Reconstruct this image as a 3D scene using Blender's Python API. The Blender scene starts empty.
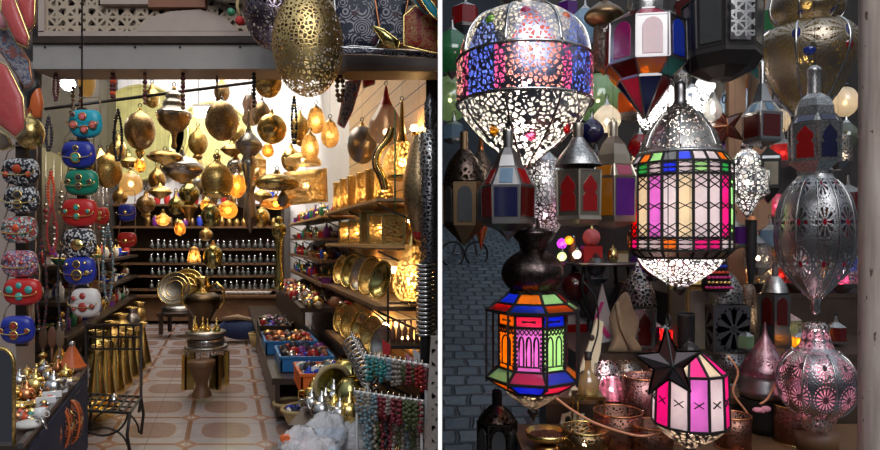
import bpy, math, random
from mathutils import Vector, Matrix
random.seed(11)
PI = math.pi
FOC = 600.0; HZ = 240.0; CAMZ = 1.2; K = (226-440)/600.0
TOPZ = 3.3
scene = bpy.context.scene
COL = scene.collection

def P(px, py, Y): return Vector(((px-440)/FOC*Y, Y, CAMZ-(py-HZ)/FOC*Y))
def S(Y): return Y/FOC
def cth(px): return 1/math.sqrt(1+((px-440)/FOC)**2)
def RU(u, Y, z): return Vector((u+K*Y, Y, z))           # shop coordinates: the stall runs back at a slant
def YU(px, u): return u/((px-440)/FOC-K)

# ------------------------------------------------------------------ node helper
class X:
    def __init__(s, t, o): s.t = t; s.o = o
    def _m(s, op, *a, clamp=False):
        n = s.t.nt.nodes.new('ShaderNodeMath'); n.operation = op; n.use_clamp = clamp
        for i, x in enumerate((s,)+a):
            if isinstance(x, X): s.t.nt.links.new(x.o, n.inputs[i])
            else: n.inputs[i].default_value = x
        return X(s.t, n.outputs[0])
    def __add__(s, b): return s._m('ADD', b)
    def __radd__(s, b): return s._m('ADD', b)
    def __sub__(s, b): return s._m('SUBTRACT', b)
    def __rsub__(s, b): return (s*-1)+b
    def __mul__(s, b): return s._m('MULTIPLY', b)
    def __rmul__(s, b): return s._m('MULTIPLY', b)
    def __truediv__(s, b): return s._m('DIVIDE', b)
    def gt(s, b): return s._m('GREATER_THAN', b)
    def lt(s, b): return s._m('LESS_THAN', b)
    def sin(s): return s._m('SINE')
    def cos(s): return s._m('COSINE')
    def fr(s): return s._m('FRACT')
    def fl(s): return s._m('FLOOR')
    def abs(s): return s._m('ABSOLUTE')
    def sqrt(s): return s._m('SQRT')
    def pow(s, b): return s._m('POWER', b)
    def min(s, b): return s._m('MINIMUM', b)
    def max(s, b): return s._m('MAXIMUM', b)
    def atan2(s, b): return s._m('ARCTAN2', b)

def rgba(c): return (c[0], c[1], c[2], 1.0)
class T:
    def __init__(s, name):
        s.mat = bpy.data.materials.new(name); s.mat.use_nodes = True
        s.nt = s.mat.node_tree; s.nt.nodes.clear()
        s.tc = s.nt.nodes.new('ShaderNodeTexCoord')
    def put(s, sock, v):
        if isinstance(v, X): s.nt.links.new(v.o, sock)
        elif isinstance(v, tuple) and len(v) == 3 and len(sock.default_value) == 4: sock.default_value = rgba(v)
        else: sock.default_value = v
    def node(s, ty, **kw):
        n = s.nt.nodes.new(ty)
        for k, v in kw.items():
            if hasattr(n, k) and not k[0].isupper(): setattr(n, k, v)
            else: s.put(n.inputs[k.replace('_', ' ')], v)
        return n
    def obj(s): return X(s, s.tc.outputs['Object'])
    def uv(s):
        n = s.node('ShaderNodeSeparateXYZ'); s.nt.links.new(s.tc.outputs['UV'], n.inputs[0])
        return X(s, n.outputs[0]), X(s, n.outputs[1])
    def xyz(s):
        n = s.node('ShaderNodeSeparateXYZ'); s.nt.links.new(s.tc.outputs['Object'], n.inputs[0])
        return X(s, n.outputs[0]), X(s, n.outputs[1]), X(s, n.outputs[2])
    def vec(s, a, b, c=0.0):
        n = s.node('ShaderNodeCombineXYZ'); s.put(n.inputs[0], a); s.put(n.inputs[1], b); s.put(n.inputs[2], c)
        return X(s, n.outputs[0])
    def noise(s, scale=5.0, detail=3.0, v=None, rough=.55):
        n = s.node('ShaderNodeTexNoise', Scale=scale, Detail=detail, Roughness=rough); s.put(n.inputs['Vector'], v or s.obj())
        return X(s, n.outputs[0])
    def vor(s, scale=20.0, feature='DISTANCE_TO_EDGE', v=None, out=0, rnd=1.0):
        n = s.node('ShaderNodeTexVoronoi', feature=feature, Scale=scale, Randomness=rnd); s.put(n.inputs['Vector'], v or s.obj())
        return X(s, n.outputs[out])
    def mix(s, f, a, b):
        n = s.node('ShaderNodeMix', data_type='RGBA')
        s.put(n.inputs[0], f); s.put(n.inputs[6], a); s.put(n.inputs[7], b)
        return X(s, n.outputs[2])
    def ramp(s, f, stops, const=False):
        n = s.node('ShaderNodeValToRGB'); s.put(n.inputs[0], f); cr = n.color_ramp
        if const: cr.interpolation = 'CONSTANT'
        while len(cr.elements) < len(stops): cr.elements.new(.5)
        for e, (p, c) in zip(cr.elements, stops): e.position = p; e.color = rgba(c)
        return X(s, n.outputs[0])
    def bump(s, h, strength=.4, dist=.005):
        n = s.node('ShaderNodeBump', Strength=strength, Distance=dist); s.put(n.inputs['Height'], h)
        return X(s, n.outputs[0])
    def bsdf(s, col, metal=0.0, rough=.5, bump=None, spec=.5, alpha=None):
        n = s.node('ShaderNodeBsdfPrincipled'); s.put(n.inputs['Base Color'], col); s.put(n.inputs['Metallic'], metal)
        s.put(n.inputs['Roughness'], rough); n.inputs['Specular IOR Level'].default_value = spec
        if bump is not None: s.put(n.inputs['Normal'], bump)
        return X(s, n.outputs[0])
    def clear(s, c=(1, 1, 1)):
        n = s.node('ShaderNodeBsdfTransparent'); s.put(n.inputs[0], c); return X(s, n.outputs[0])
    def trl(s, c):
        n = s.node('ShaderNodeBsdfTranslucent'); s.put(n.inputs[0], c); return X(s, n.outputs[0])
    def gls(s, c, rough=.1):
        n = s.node('ShaderNodeBsdfGlossy'); s.put(n.inputs[0], c); n.inputs['Roughness'].default_value = rough
        return X(s, n.outputs[0])
    def emi(s, c, st):
        n = s.node('ShaderNodeEmission'); s.put(n.inputs[0], c); n.inputs[1].default_value = st; return X(s, n.outputs[0])
    def mixs(s, f, a, b):
        n = s.node('ShaderNodeMixShader'); s.put(n.inputs[0], f)
        s.nt.links.new(a.o, n.inputs[1]); s.nt.links.new(b.o, n.inputs[2]); return X(s, n.outputs[0])
    def end(s, sh):
        o = s.node('ShaderNodeOutputMaterial'); s.nt.links.new(sh.o, o.inputs[0]); return s.mat

MATS = {}
def plain(name, col, metal=0.0, rough=.5, nz=0.0, scale=8.0, bump=0.0, spec=.5, bscale=None):
    t = T(name); c = col
    if nz: c = t.mix(t.noise(scale), tuple(max(0, x*(1-nz)) for x in col), tuple(min(1, x*(1+nz)) for x in col))
    b = t.bump(t.noise(bscale or scale*4), bump) if bump else None
    MATS[name] = t.end(t.bsdf(c, metal, rough, b, spec)); return MATS[name]
def engraved(name, col, rough=.3, scale=60.0, dark=.35, strength=.5):
    t = T(name); v = t.vor(scale); line = v.lt(.09); nz = t.noise(6.0)
    big = t.noise(14.0)
    c = t.mix(line*dark*2.0, t.mix(nz, tuple(x*.75 for x in col), col), tuple(x*dark for x in col))
    MATS[name] = t.end(t.bsdf(c, 1.0, big*.25+(rough-.1), t.bump(v.min(.12), strength, .004))); return MATS[name]
def perf(name, col, scale=40.0, thr=.12, rough=.3, glass=None, rnd=1.0, extra=None):
    """pierced sheet metal; holes are open or backed by coloured glass"""
    t = T(name); v = t.vor(scale, rnd=rnd); hole = v.gt(thr)
    if extra: hole = extra(t, hole)
    met = t.bsdf(t.mix(t.noise(7.0), tuple(x*.6 for x in col), col), 1.0, rough, t.bump(v.min(thr), .5, .004))
    if glass is None: back = t.clear()
    else:
        g = glass(t) if callable(glass) else glass
        back = t.mixs(.35, t.trl(g), t.clear(g))
    MATS[name] = t.end(t.mixs(hole, met, back)); return MATS[name]
def polar(t, a, b):
    x = a.fr()-.5; y = b.fr()-.5
    return (x*x+y*y).sqrt(), y.atan2(x), x, y
def rosette(name, col, nu, nv, rough=.3, glass=None, petals=12, centre=(.5, .02, .05), r0=.12, r1=.40, fine=70.0, off=0.0, cells=0):
    """sheet metal with pierced rosettes laid out in a grid, finely embossed between"""
    t = T(name); u, v = t.uv(); r, th, x, y = polar(t, u*nu, v*nv+off)
    pet = (th*petals).cos().gt(-.1)*r.gt(r0)*r.lt(r1)
    ring = (r-.44).abs().lt(.018)
    hole = pet.max(ring*(th*24.0).cos().gt(0))
    e = t.vor(fine)
    if cells: hole = (pet*e.gt(.07)).max(t.vor(cells).gt(.27)*r.gt(r1))
    met = t.bsdf(t.mix(t.noise(9.0), tuple(c*.55 for c in col), col), 1.0, rough, t.bump(e.min(.15), .6, .004))
    back = t.clear() if glass is None else t.mixs(.4, t.trl(glass), t.clear(glass))
    m = t.mixs(hole, met, back)
    m = t.mixs(r.lt(r0*.8), m, t.mixs(.5, t.trl(centre), t.bsdf(centre, 0, .1)))
    MATS[name] = t.end(m); return MATS[name]
def lattice(name, col, sc=1.0, w=.11, rough=.3, glass=None, metal=1.0, uvs=(1, 1), dirs=4):
    t = T(name); u, v = t.uv(); u = u*uvs[0]; v = v*uvs[1]; d = None
    for k in range(dirs):
        a = PI*k/dirs; e = ((u*math.cos(a)+v*math.sin(a)*1.0)*sc).fr()-.5
        e = e.abs(); d = e if d is None else d.min(e)
    hole = d.gt(w)
    met = t.bsdf(t.mix(t.noise(7.0), tuple(x*.65 for x in col), col), metal, rough)
    back = t.clear() if glass is None else t.mixs(.35, t.trl(glass), t.clear(glass))
    MATS[name] = t.end(t.mixs(hole, met, back)); return MATS[name]
def glassm(name, col, clear=.35, rough=.12):
    """thin coloured pane: lets light through, diffuses part of it, keeps a sheen"""
    t = T(name); nz = t.noise(25.0); c = t.mix(nz, tuple(x*.75 for x in col), col)
    body = t.mixs(clear, t.trl(c), t.clear(c))
    body = t.mixs(.25, body, t.bsdf(c, 0, .3))
    MATS[name] = t.end(t.mixs(.09, body, t.gls((1, 1, 1), rough))); return MATS[name]
def lamp(name, col, st):
    t = T(name); MATS[name] = t.end(t.emi(col, st)); return MATS[name]

# ------------------------------------------------------------------ mesh builder
class M:
    def __init__(s): s.v = []; s.f = []; s.uv = []; s.m = []; s.sm = []; s.mats = []; s.T = None
    def mi(s, mat):
        if mat not in s.mats: s.mats.append(mat)
        return s.mats.index(mat)
    def add(s, vs, fs, mat, uvs=None, smooth=False):
        o = len(s.v)
        if s.T is not None: vs = [s.T @ Vector(v) for v in vs]
        s.v += [tuple(v) for v in vs]; k = s.mi(mat)
        for i, f in enumerate(fs):
            s.f.append(tuple(o+j for j in f)); s.m.append(k); s.sm.append(smooth)
            s.uv += uvs[i] if uvs else [(0, 0)]*len(f)
    def lathe(s, pr, n, mat, c=(0, 0, 0), smooth=True, rot=0.0, sx=1.0, sy=1.0, flute=0, fd=.0, arc=1.0):
        vs = []; L = [0]
        for a, b in zip(pr, pr[1:]): L.append(L[-1]+math.hypot(a[0]-b[0], a[1]-b[1]))
        tot = L[-1] or 1; m = n+1
        for r, z in pr:
            r = max(r, 1e-4)
            for i in range(m):
                a = 2*PI*arc*i/n+rot; q = r*(1+(fd*(abs(math.cos(a*flute/2))-.5) if flute else 0))
                vs.append((c[0]+q*math.cos(a)*sx, c[1]+q*math.sin(a)*sy, c[2]+z))
        fs = []; uv = []
        for j in range(len(pr)-1):
            for i in range(n):
                fs.append((j*m+i, j*m+i+1, (j+1)*m+i+1, (j+1)*m+i))
                a, b = L[j]/tot, L[j+1]/tot
                uv.append([(i/n, a), ((i+1)/n, a), ((i+1)/n, b), (i/n, b)])
        s.add(vs, fs, mat, uv, smooth)
    def ball(s, c, r, mat, n=10, m=7, sx=1, sy=1, sz=1):
        pr = [(r*math.sin(PI*j/m), r*sz*math.cos(PI*j/m)) for j in range(m+1)]
        s.lathe(pr, n, mat, c, True, 0, sx, sy)
    def box(s, c, d, mat, rz=0.0):
        x, y, z = d[0]/2, d[1]/2, d[2]/2; R = Matrix.Rotation(rz, 3, 'Z')
        vs = [Vector(c)+R @ Vector((a*x, b*y, e*z)) for e in (-1, 1) for b in (-1, 1) for a in (-1, 1)]
        s.hexa(vs, mat)
    def hexa(s, vs, mat):
        fs = [(0, 2, 3, 1), (4, 5, 7, 6), (0, 1, 5, 4), (1, 3, 7, 5), (3, 2, 6, 7), (2, 0, 4, 6)]
        uv = []
        for f in fs:
            p = [Vector(vs[i]) for i in f]; w = (p[1]-p[0]).length; h = (p[2]-p[1]).length
            uv.append([(0, 0), (w, 0), (w, h), (0, h)])
        s.add(vs, fs, mat, uv)
    def bar(s, a, b, r, mat, n=4):
        s.tube([a, b], r, mat, n, smooth=False)
    def tube(s, pts, r, mat, n=6, smooth=True, closed=False):
        pts = [Vector(p) for p in pts]; vs = []; N = len(pts)
        up = None
        for i, p in enumerate(pts):
            if closed: d = pts[(i+1) % N]-pts[i-1]
            else: d = pts[min(i+1, N-1)]-pts[max(i-1, 0)]
            if d.length < 1e-9: d = Vector((0, 0, 1))
            d.normalize()
            if up is None: up = Vector((0, 0, 1)) if abs(d.z) < .9 else Vector((1, 0, 0))
            a = d.cross(up)
            if a.length < 1e-4: a = d.cross(Vector((0, 1, .1)))
            a.normalize(); b = a.cross(d); up = b
            rr = r[i] if isinstance(r, (list, tuple)) else r
            for k in range(n):
                t = 2*PI*(k+.5)/n; vs.append(p+a*rr*math.cos(t)+b*rr*math.sin(t))
        fs = []
        for i in range(N if closed else N-1):
            for k in range(n):
                j = (i+1) % N; fs.append((i*n+k, i*n+(k+1) % n, j*n+(k+1) % n, j*n+k))
        if not closed: fs += [tuple(range(n))[::-1], tuple((N-1)*n+k for k in range(n))]
        s.add(vs, fs, mat, None, smooth)
    def ring(s, c, R, r, mat, n=20, k=6, axis='Z', sx=1.0):
        pts = []
        for i in range(n):
            a = 2*PI*i/n; x, y = R*math.cos(a)*sx, R*math.sin(a)
            o = {'Z': (x, y, 0), 'Y': (x, 0, y), 'X': (0, x, y)}[axis]
            pts.append(Vector(c)+Vector(o))
        s.tube(pts, r, mat, k, True, True)
    def plate(s, pts, nrm, mat):
        """polygon pts thickened along nrm"""
        n = len(pts); pts = [Vector(p) for p in pts]; nrm = Vector(nrm)
        mx = [min(p[i] for p in pts) for i in range(3)]
        vs = [p-nrm/2 for p in pts]+[p+nrm/2 for p in pts]
        fs = [tuple(range(n))[::-1], tuple(range(n, 2*n))]+[(i, (i+1) % n, n+(i+1) % n, n+i) for i in range(n)]
        w = (pts[1]-pts[0]).normalized() if (pts[1]-pts[0]).length > 0 else Vector((1, 0, 0))
        h = nrm.normalized().cross(w) if nrm.length else Vector((0, 0, 1))
        q = [((p-pts[0]).dot(w), (p-pts[0]).dot(h)) for p in pts]
        uv = [q[::-1], q]+[[q[i], q[(i+1) % n], q[(i+1) % n], q[i]] for i in range(n)]
        s.add(vs, fs, mat, uv)
    def pillow(s, out, th, mat, c=(0, 0, 0), layers=4):
        """outline (x,z) swollen in y by th (half thickness)"""
        n = len(out); cx = sum(p[0] for p in out)/n; cz = sum(p[1] for p in out)/n
        rings = []
        for j in range(-layers, layers+1):
            a = PI/2*j/layers*.96; rings.append((math.cos(a)**.55, math.sin(a)))
        vs = []; uvl = []
        for q, y in rings:
            for p in out: vs.append((c[0]+cx+(p[0]-cx)*q, c[1]+y*th, c[2]+cz+(p[1]-cz)*q)); uvl.append((p[0]*q, p[1]*q))
        fs = []; uv = []
        for j in range(len(rings)-1):
            for i in range(n):
                f = (j*n+i, (j+1)*n+i, (j+1)*n+(i+1) % n, j*n+(i+1) % n); fs.append(f)
        fs += [tuple(range(n)), tuple((len(rings)-1)*n+i for i in range(n))[::-1]]
        uv = [[uvl[k] for k in f] for f in fs]
        s.add(vs, fs, mat, uv, True)
    def build(s, name, parent=None, loc=None):
        me = bpy.data.meshes.new(name); me.from_pydata(s.v, [], s.f)
        for m in s.mats: me.materials.append(MATS[m] if isinstance(m, str) else m)
        me.polygons.foreach_set('material_index', s.m); me.polygons.foreach_set('use_smooth', s.sm)
        l = me.uv_layers.new(name='UVMap'); flat = [x for p in s.uv for x in p]
        l.data.foreach_set('uv', flat); me.update()
        o = bpy.data.objects.new(name, me); COL.objects.link(o)
        if parent is not None: o.parent = parent
        if loc is not None: o.location = loc
        return o

def tag(o, label, cat, group=None, kind=None):
    if label: o['label'] = label
    if cat: o['category'] = cat
    if group: o['group'] = group
    if kind: o['kind'] = kind
    return o
def thing(name, label, cat, loc, group=None, rz=0.0):
    o = bpy.data.objects.new(name, None); COL.objects.link(o); o.location = loc; o.rotation_euler = (0, 0, rz)
    o.empty_display_size = .05
    return tag(o, label, cat, group)
def struct(name, m, label=None):
    o = m.build(name); o['kind'] = 'structure'
    if label: o['label'] = label
    return o
def clone(o, loc, label=None, group=None, rz=None, sc=None):
    r = o.copy(); COL.objects.link(r); r.location = loc
    if rz is not None: r.rotation_euler = (0, 0, rz)
    if sc is not None: r.scale = (sc, sc, sc) if not isinstance(sc, tuple) else sc
    if label: r['label'] = label
    if group: r['group'] = group
    for ch in list(o.children):
        c = ch.copy(); COL.objects.link(c); c.parent = r
        for g in list(ch.children):
            d = g.copy(); COL.objects.link(d); d.parent = c
    return r
def spline(pts, sub=4):
    """Catmull-Rom through (a,b) points"""
    out = []
    for i in range(len(pts)-1):
        p0 = pts[max(i-1, 0)]; p1 = pts[i]; p2 = pts[i+1]; p3 = pts[min(i+2, len(pts)-1)]
        for k in range(sub):
            t = k/sub
            out.append(tuple(.5*((2*p1[d])+(-p0[d]+p2[d])*t+(2*p0[d]-5*p1[d]+4*p2[d]-p3[d])*t*t+(-p0[d]+3*p1[d]-3*p2[d]+p3[d])*t**3) for d in range(len(p1))))
    out.append(tuple(pts[-1])); return out
def ell(cy, ry, rx, a=0.0, b=1.0, n=10):
    return [(cy-ry*math.cos(PI*(a+(b-a)*i/n)), rx*math.sin(PI*(a+(b-a)*i/n))) for i in range(n+1)]

# ------------------------------------------------------------------ lanterns traced as (image row, half width) and revolved at their own depth
def lan(name, label, cat, cx, Y, parts, group=None, hang=True, bulb=None, hook=True, chainmat='iron', rot=.3, top=None):
    s = S(Y); c = cth(cx); allp = [q for p in parts for q in p[3]]
    base = max(q[0] for q in allp); tp = min(q[0] for q in allp)
    root = thing(name, label, cat, P(cx, base, Y), group)
    for pn, mat, n, pts, *op in parts:
        op = op[0] if op else {}
        if n >= 12 and not op.get('sharp'): pts = spline(pts, 3)
        pr = [(max(h, 0)*s*c, (base-y)*s) for y, h in pts]
        m = M(); m.lathe(pr, n, mat, smooth=(n >= 12), rot=op.get('rot', rot), flute=op.get('flute', 0), fd=op.get('fd', 0))
        if op.get('seams'):
            k = op['seams']
            for i in range(k):
                a = 2*PI*(i+.5)/k+rot
                m.tube([(r*1.01*math.cos(a), r*1.01*math.sin(a), z) for r, z in pr], op.get('sr', .9)*s, op.get('smat', mat if isinstance(mat, str) else 'silver'), 4)
        m.build(pn, root)
    if hook:
        m = M(); m.ring((0, 0, (base-tp+1.6)*s), 1.8*s, .4*s, chainmat, 12, 5, 'Y')
        m.build('hook', root)
    if hang:
        m = M(); zt = (top or TOPZ)-root.location.z; z0 = (base-tp+3)*s
        m.tube([(0, 0, z0), (0, 0, zt)], .0007, 'chain_dark', 4); m.build('chain', root)
    if bulb:
        for by, br, bm in ([bulb] if isinstance(bulb[0], (int, float)) else bulb):
            m = M(); m.ball((0, 0, (base-by)*s), br, bm, 8, 5); m.build('bulb', root)
    return root

def facets(root, cx, Y, base, levels, n, rot, fmat, fr, panels, wfac=1.0):
    """faceted lantern cage: levels [(row, half width)], bars on all edges, a glass_panel part per facet and level.
    panels: {level index: function(facet)->(kind, material) or None}"""
    s = S(Y); c = cth(cx)*wfac; m = M(); V = []
    for y, h in levels:
        V.append([Vector((h*s*c*math.cos(2*PI*k/n+rot), h*s*c*math.sin(2*PI*k/n+rot), (base-y)*s)) for k in range(n)])
    for j in range(len(levels)):
        for k in range(n):
            if levels[j][1] > 1: m.bar(V[j][k], V[j][(k+1) % n], fr, fmat)
            if j+1 < len(levels): m.bar(V[j][k], V[j+1][k], fr, fmat)
    m.build('frame', root)
    for j, fn in panels.items():
        for k in range(n):
            a, b, c2, d = V[j+1][k], V[j+1][(k+1) % n], V[j][(k+1) % n], V[j][k]
            nr = (b-a).cross(d-a).normalized()
            if (a+b+c2+d).dot(nr) < 0: nr = -nr
            pane(root, a, b, c2, d, nr, fn(k), fmat, fr)
def key_arch(w, h, kind):
    """window outline, x in -w/2..w/2, z in 0..h"""
    if kind == 'key':
        pts = [(-.5, 0), (.5, 0), (.5, .42), (.34, .5), (.5, .62), (.46, .75), (.25, .86), (0, 1), (-.25, .86), (-.46, .75), (-.5, .62), (-.34, .5), (-.5, .42)]
    elif kind == 'arch':
        pts = [(-.5, 0), (.5, 0)]+[(.5*math.cos(PI*i/10), .72+.28*math.sin(PI*i/10)) for i in range(11)]
    elif kind == 'hexa':
        pts = [(-.5, .18), (0, 0), (.5, .18), (.5, .82), (0, 1), (-.5, .82)]
    else: pts = [(-.5, 0), (.5, 0), (.5, 1), (-.5, 1)]
    return [(x*w, z*h) for x, z in pts]
def pane(root, a, b, c, d, nr, spec, fmat, fr):
    """a,b bottom, c,d top corners of the facet"""
    if spec is None: return
    kind, mat = spec[0], spec[1]
    ctr = (a+b+c+d)/4; up = ((c+d)-(a+b))/2; h = up.length; up = up.normalized()
    rt = (b-a).normalized() if (b-a).length > 1e-5 else (c-d).normalized(); wb = (b-a).length; wt = (c-d).length
    if kind == 'full':
        m = M(); q = [ctr+(p-ctr)*.97 for p in (a, b, c, d)]
        if wt < 1e-3: q = q[:3]
        m.plate(q, nr*.002, mat); m.build('glass_panel', root)
    elif kind == 'metal':
        m = M(); m.plate([a, b, c, d], nr*.002, mat); m.build('side_panel', root)
    elif kind in ('key', 'arch', 'hexa', 'rect'):
        wm = spec[2] if len(spec) > 2 else .6; hm = spec[3] if len(spec) > 3 else .8; pl = spec[4] if len(spec) > 4 else fmat
        m = M(); m.plate([a, b, c, d], nr*.002, pl); m.build('side_panel', root)
        m = M(); w = min(wb, wt)*wm; hh = h*hm
        m.plate([ctr+rt*x+up*(z-hh/2)+nr*.003 for x, z in key_arch(w, hh, kind)], nr*.003, mat); m.build('glass_panel', root)
    elif kind == 'arches':      # dark lattice plate with a row of lit arched windows
        m = M(); m.plate([ctr+(p-ctr)*.97 for p in (a, b, c, d)], nr*.002, mat); g = m.build('glass_panel', root)
        m = M(); w = min(wb, wt); na = spec[3]; f2 = spec[2]
        for i in range(na):
            x0 = (i-(na-1)/2)*w*.8/na
            m.tube([ctr+rt*(x+x0)+up*(z-h*.36)+nr*.004 for x, z in key_arch(w*.5/na, h*.66, 'arch')], fr*.55, f2, 4, False, True)
        for e in (-1, 1):
            for i in range(9): m.bar(ctr+rt*(e*w*.40)+up*(h*(-.45+i*.1))+nr*.003, ctr+rt*(e*w*.5)+up*(h*(-.40+i*.1))+nr*.003, fr*.4, f2)
            for i in range(9): m.bar(ctr+rt*(e*w*.5)+up*(h*(-.45+i*.1))+nr*.003, ctr+rt*(e*w*.40)+up*(h*(-.40+i*.1))+nr*.003, fr*.4, f2)
        for i in range(5): m.bar(ctr+rt*(w*(-.4+i*.16))+up*(h*.34)+nr*.003, ctr+rt*(w*(-.24+i*.16))+up*(h*.48)+nr*.003, fr*.4, f2); m.bar(ctr+rt*(w*(-.24+i*.16))+up*(h*.34)+nr*.003, ctr+rt*(w*(-.4+i*.16))+up*(h*.48)+nr*.003, fr*.4, f2)
        m.bar(ctr-rt*w*.45-up*h*.38+nr*.003, ctr+rt*w*.45-up*h*.38+nr*.003, fr*.4, f2)
        m.build('arched_grille', g)
    elif kind == 'inlay':      # lit pane with pierced corner motifs: glass with an hourglass lattice of bars
        m = M(); q = [ctr+(p-ctr)*.97 for p in (a, b, c, d)]
        m.plate(q, nr*.002, mat); g = m.build('glass_panel', root)
        m = M(); w = min(wb, wt)*.42; r2 = fr*.4; N = spec[2] if len(spec) > 2 else 3
        if N == 1: w *= .6
        for z0, z1 in (((-h*.06, h*.06),) if N == 1 else ((-h*.5, -h*.27), (h*.27, h*.5), (-h*.05, h*.05))):
            for i in range(1 if abs(z0) < h*.1 else N-1):
                nn = 1 if abs(z0) < h*.1 else N-1
                za, zb = z0+(z1-z0)*i/nn, z0+(z1-z0)*(i+1)/nn
                m.bar(ctr+rt*-w+up*za+nr*.003, ctr+rt*w+up*zb+nr*.003, r2, fmat, 4)
                m.bar(ctr+rt*w+up*za+nr*.003, ctr+rt*-w+up*zb+nr*.003, r2, fmat, 4)
        m.build('pierced_overlay', g)
# ------------------------------------------------------------------ materials
BR = (.88, .60, .20); GO = (1.0, .72, .26); SI = (.62, .60, .57); DS = (.30, .28, .27); DB = (.58, .37, .13)
plain('brass', BR, 1, .25, .2); plain('brass_dark', DB, 1, .3, .3); plain('silver', SI, 1, .25, .15); plain('pewter', DS, 1, .35, .2)
plain('gold', GO, 1, .2, .1); plain('copper', (.7, .28, .12), 1, .3, .2); plain('bronze', (.24, .15, .08), 1, .38, .3)
plain('iron', (.035, .03, .028), .6, .45, .2); plain('chain_dark', (.03, .025, .02), 0, .6); plain('black', (.012, .011, .011), 0, .5); plain('chrome', (.85, .85, .87), 1, .12)
plain('olive_brass', (.42, .38, .15), 1, .22, .3)
engraved('brass_eng', BR, .36, 55); engraved('brass_dark_eng', (.5, .32, .12), .33, 45, .3); engraved('silver_eng', SI, .3, 70, .35)
engraved('gold_eng', GO, .28, 40, .5); plain('plate_eng', (.80, .70, .28), .5, .36, .35, 7, 1.0, .5, 16); engraved('bronze_eng', (.66, .46, .24), .34, 50, .3)
perf('brass_perf', (.95, .68, .28), 62, .155, .40, None, .85); perf('brass_perf_dark', (.3, .2, .1), 60, .13, .3)
perf('silver_perf', SI, 55, .11, .3); perf('silver_perf_open', SI, 42, .085, .3); perf('pewter_perf', (.26, .25, .26), 60, .12, .35)
perf('gold_lit', (.80, .48, .14), 48, .19, .3, (1, .70, .28)); perf('gold_open', (.85, .55, .18), 50, .14, .28, (1, .8, .45))
perf('violet_ball', (.35, .28, .33), 45, .16, .25)
perf('amber_lit', (.6, .36, .12), 80, .12, .3, (1, .62, .2))
perf('pink_perf', (.62, .36, .38), 70, .12, .3, (1, .35, .5)); perf('rose_tin', (.55, .28, .26), 95, .2, .35)
perf('rust_tin', (.35, .17, .12), 80, .22, .4)
perf('filigree_white', (.72, .72, .75), 48, .12, .25, (1, 1, 1))
perf('filigree_blue', (.42, .45, .6), 40, .085, .3, lambda t: t.ramp((t.uv()[0]*12.0).fr(), [(0, (.25, .3, 1)), (.55, (.45, .45, 1)), (.8, (.9, .25, .6)), (1, (.3, .35, 1))]))
perf('filigree_rose', (.30, .25, .3), 32, .1, .3, (1, .55, .45)); perf('filigree_green', (.4, .45, .4), 36, .09, .3, (.65, .95, .3))
perf('filigree_clear', (.50, .50, .55), 38, .15, .3, (1, .96, .85))
perf('filigree_dark', (.25, .2, .18), 50, .1, .35, (.7, .6, .5))
perf('blue_metal_perf', (.5, .55, .68), 45, .12, .3, (.5, .6, .8))
rosette('urn_rosette', (.52, .50, .49), 10, 3.2, .3, None, 10, (.5, .02, .04), .1, .36, 80, .35)
rosette('globe_rosette', (.66, .60, .60), 10, 2.4, .22, (1, .5, .6), 14, (.1, .05, .06), .12, .36, 75)
rosette('jar_rosette', (.50, .42, .32), 6, 1.6, .33, (.28, .22, .08), 22, (.03, .04, .22), .1, .42, 75, .1, 55)
rosette('cone_rosette', (.6, .35, .38), 8, 3.5, .3, (1, .35, .5), 10, (1, .4, .5), .1, .42, 90)
rosette('box_rosette', (.35, .34, .36), 4.6, 3.9, .35, (.15, .13, .15), 8, (.1, .1, .12), .1, .42, 60)
lattice('silver_lattice', (.7, .69, .66), 3, .1, .3, None, 1, (8, 8))
for nm, c in dict(red=(.85, .02, .02), blue=(.04, .12, .9), green=(.1, .5, .2), amber=(1, .42, .02), purple=(.35, .05, .6), pink=(1, .06, .50), hotpink=(1, .12, .3),
                  white=(1, .93, .95), cream=(1, .9, .7), lilac=(.95, .42, .9), teal=(.1, .5, .5), darkred=(.32, .02, .015), navy=(.03, .03, .22), palegreen=(.6, .9, .5),
                  smoke=(.25, .25, .25), lime=(.45, .9, .1), paleblue=(.55, .8, 1), orange=(1, .2, .02), olive=(.3, .33, .2)).items():
    glassm('g_'+nm, c, .10 if nm in ('white', 'cream', 'pink', 'lilac') else .28)
glassm('smoked_glass', (.5, .38, .3), .75, .08); glassm('gilt_glass', (.95, .72, .35), .6, .1); glassm('clear_glass', (.9, .92, .9), .85, .05); glassm('bottle_glass', (.35, .38, .36), .8, .08)
lamp('bulb_warm', (1, .62, .25), 70); lamp('bulb_amber', (1, .5, .14), 45); lamp('bulb_white', (1, .9, .8), 60); lamp('bulb_pink', (1, .62, .72), 55)
lamp('bulb_cool', (.9, .93, 1), 130); lamp('bulb_soft', (1, .75, .5), 22); lamp('tube_white', (.97, .98, 1), 26); lamp('candle', (1, .6, .3), 35)
lamp('divider_glow', (1, 1, 1), 1.05)  # self-glowing white for the added partition edge, not a lamp
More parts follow.
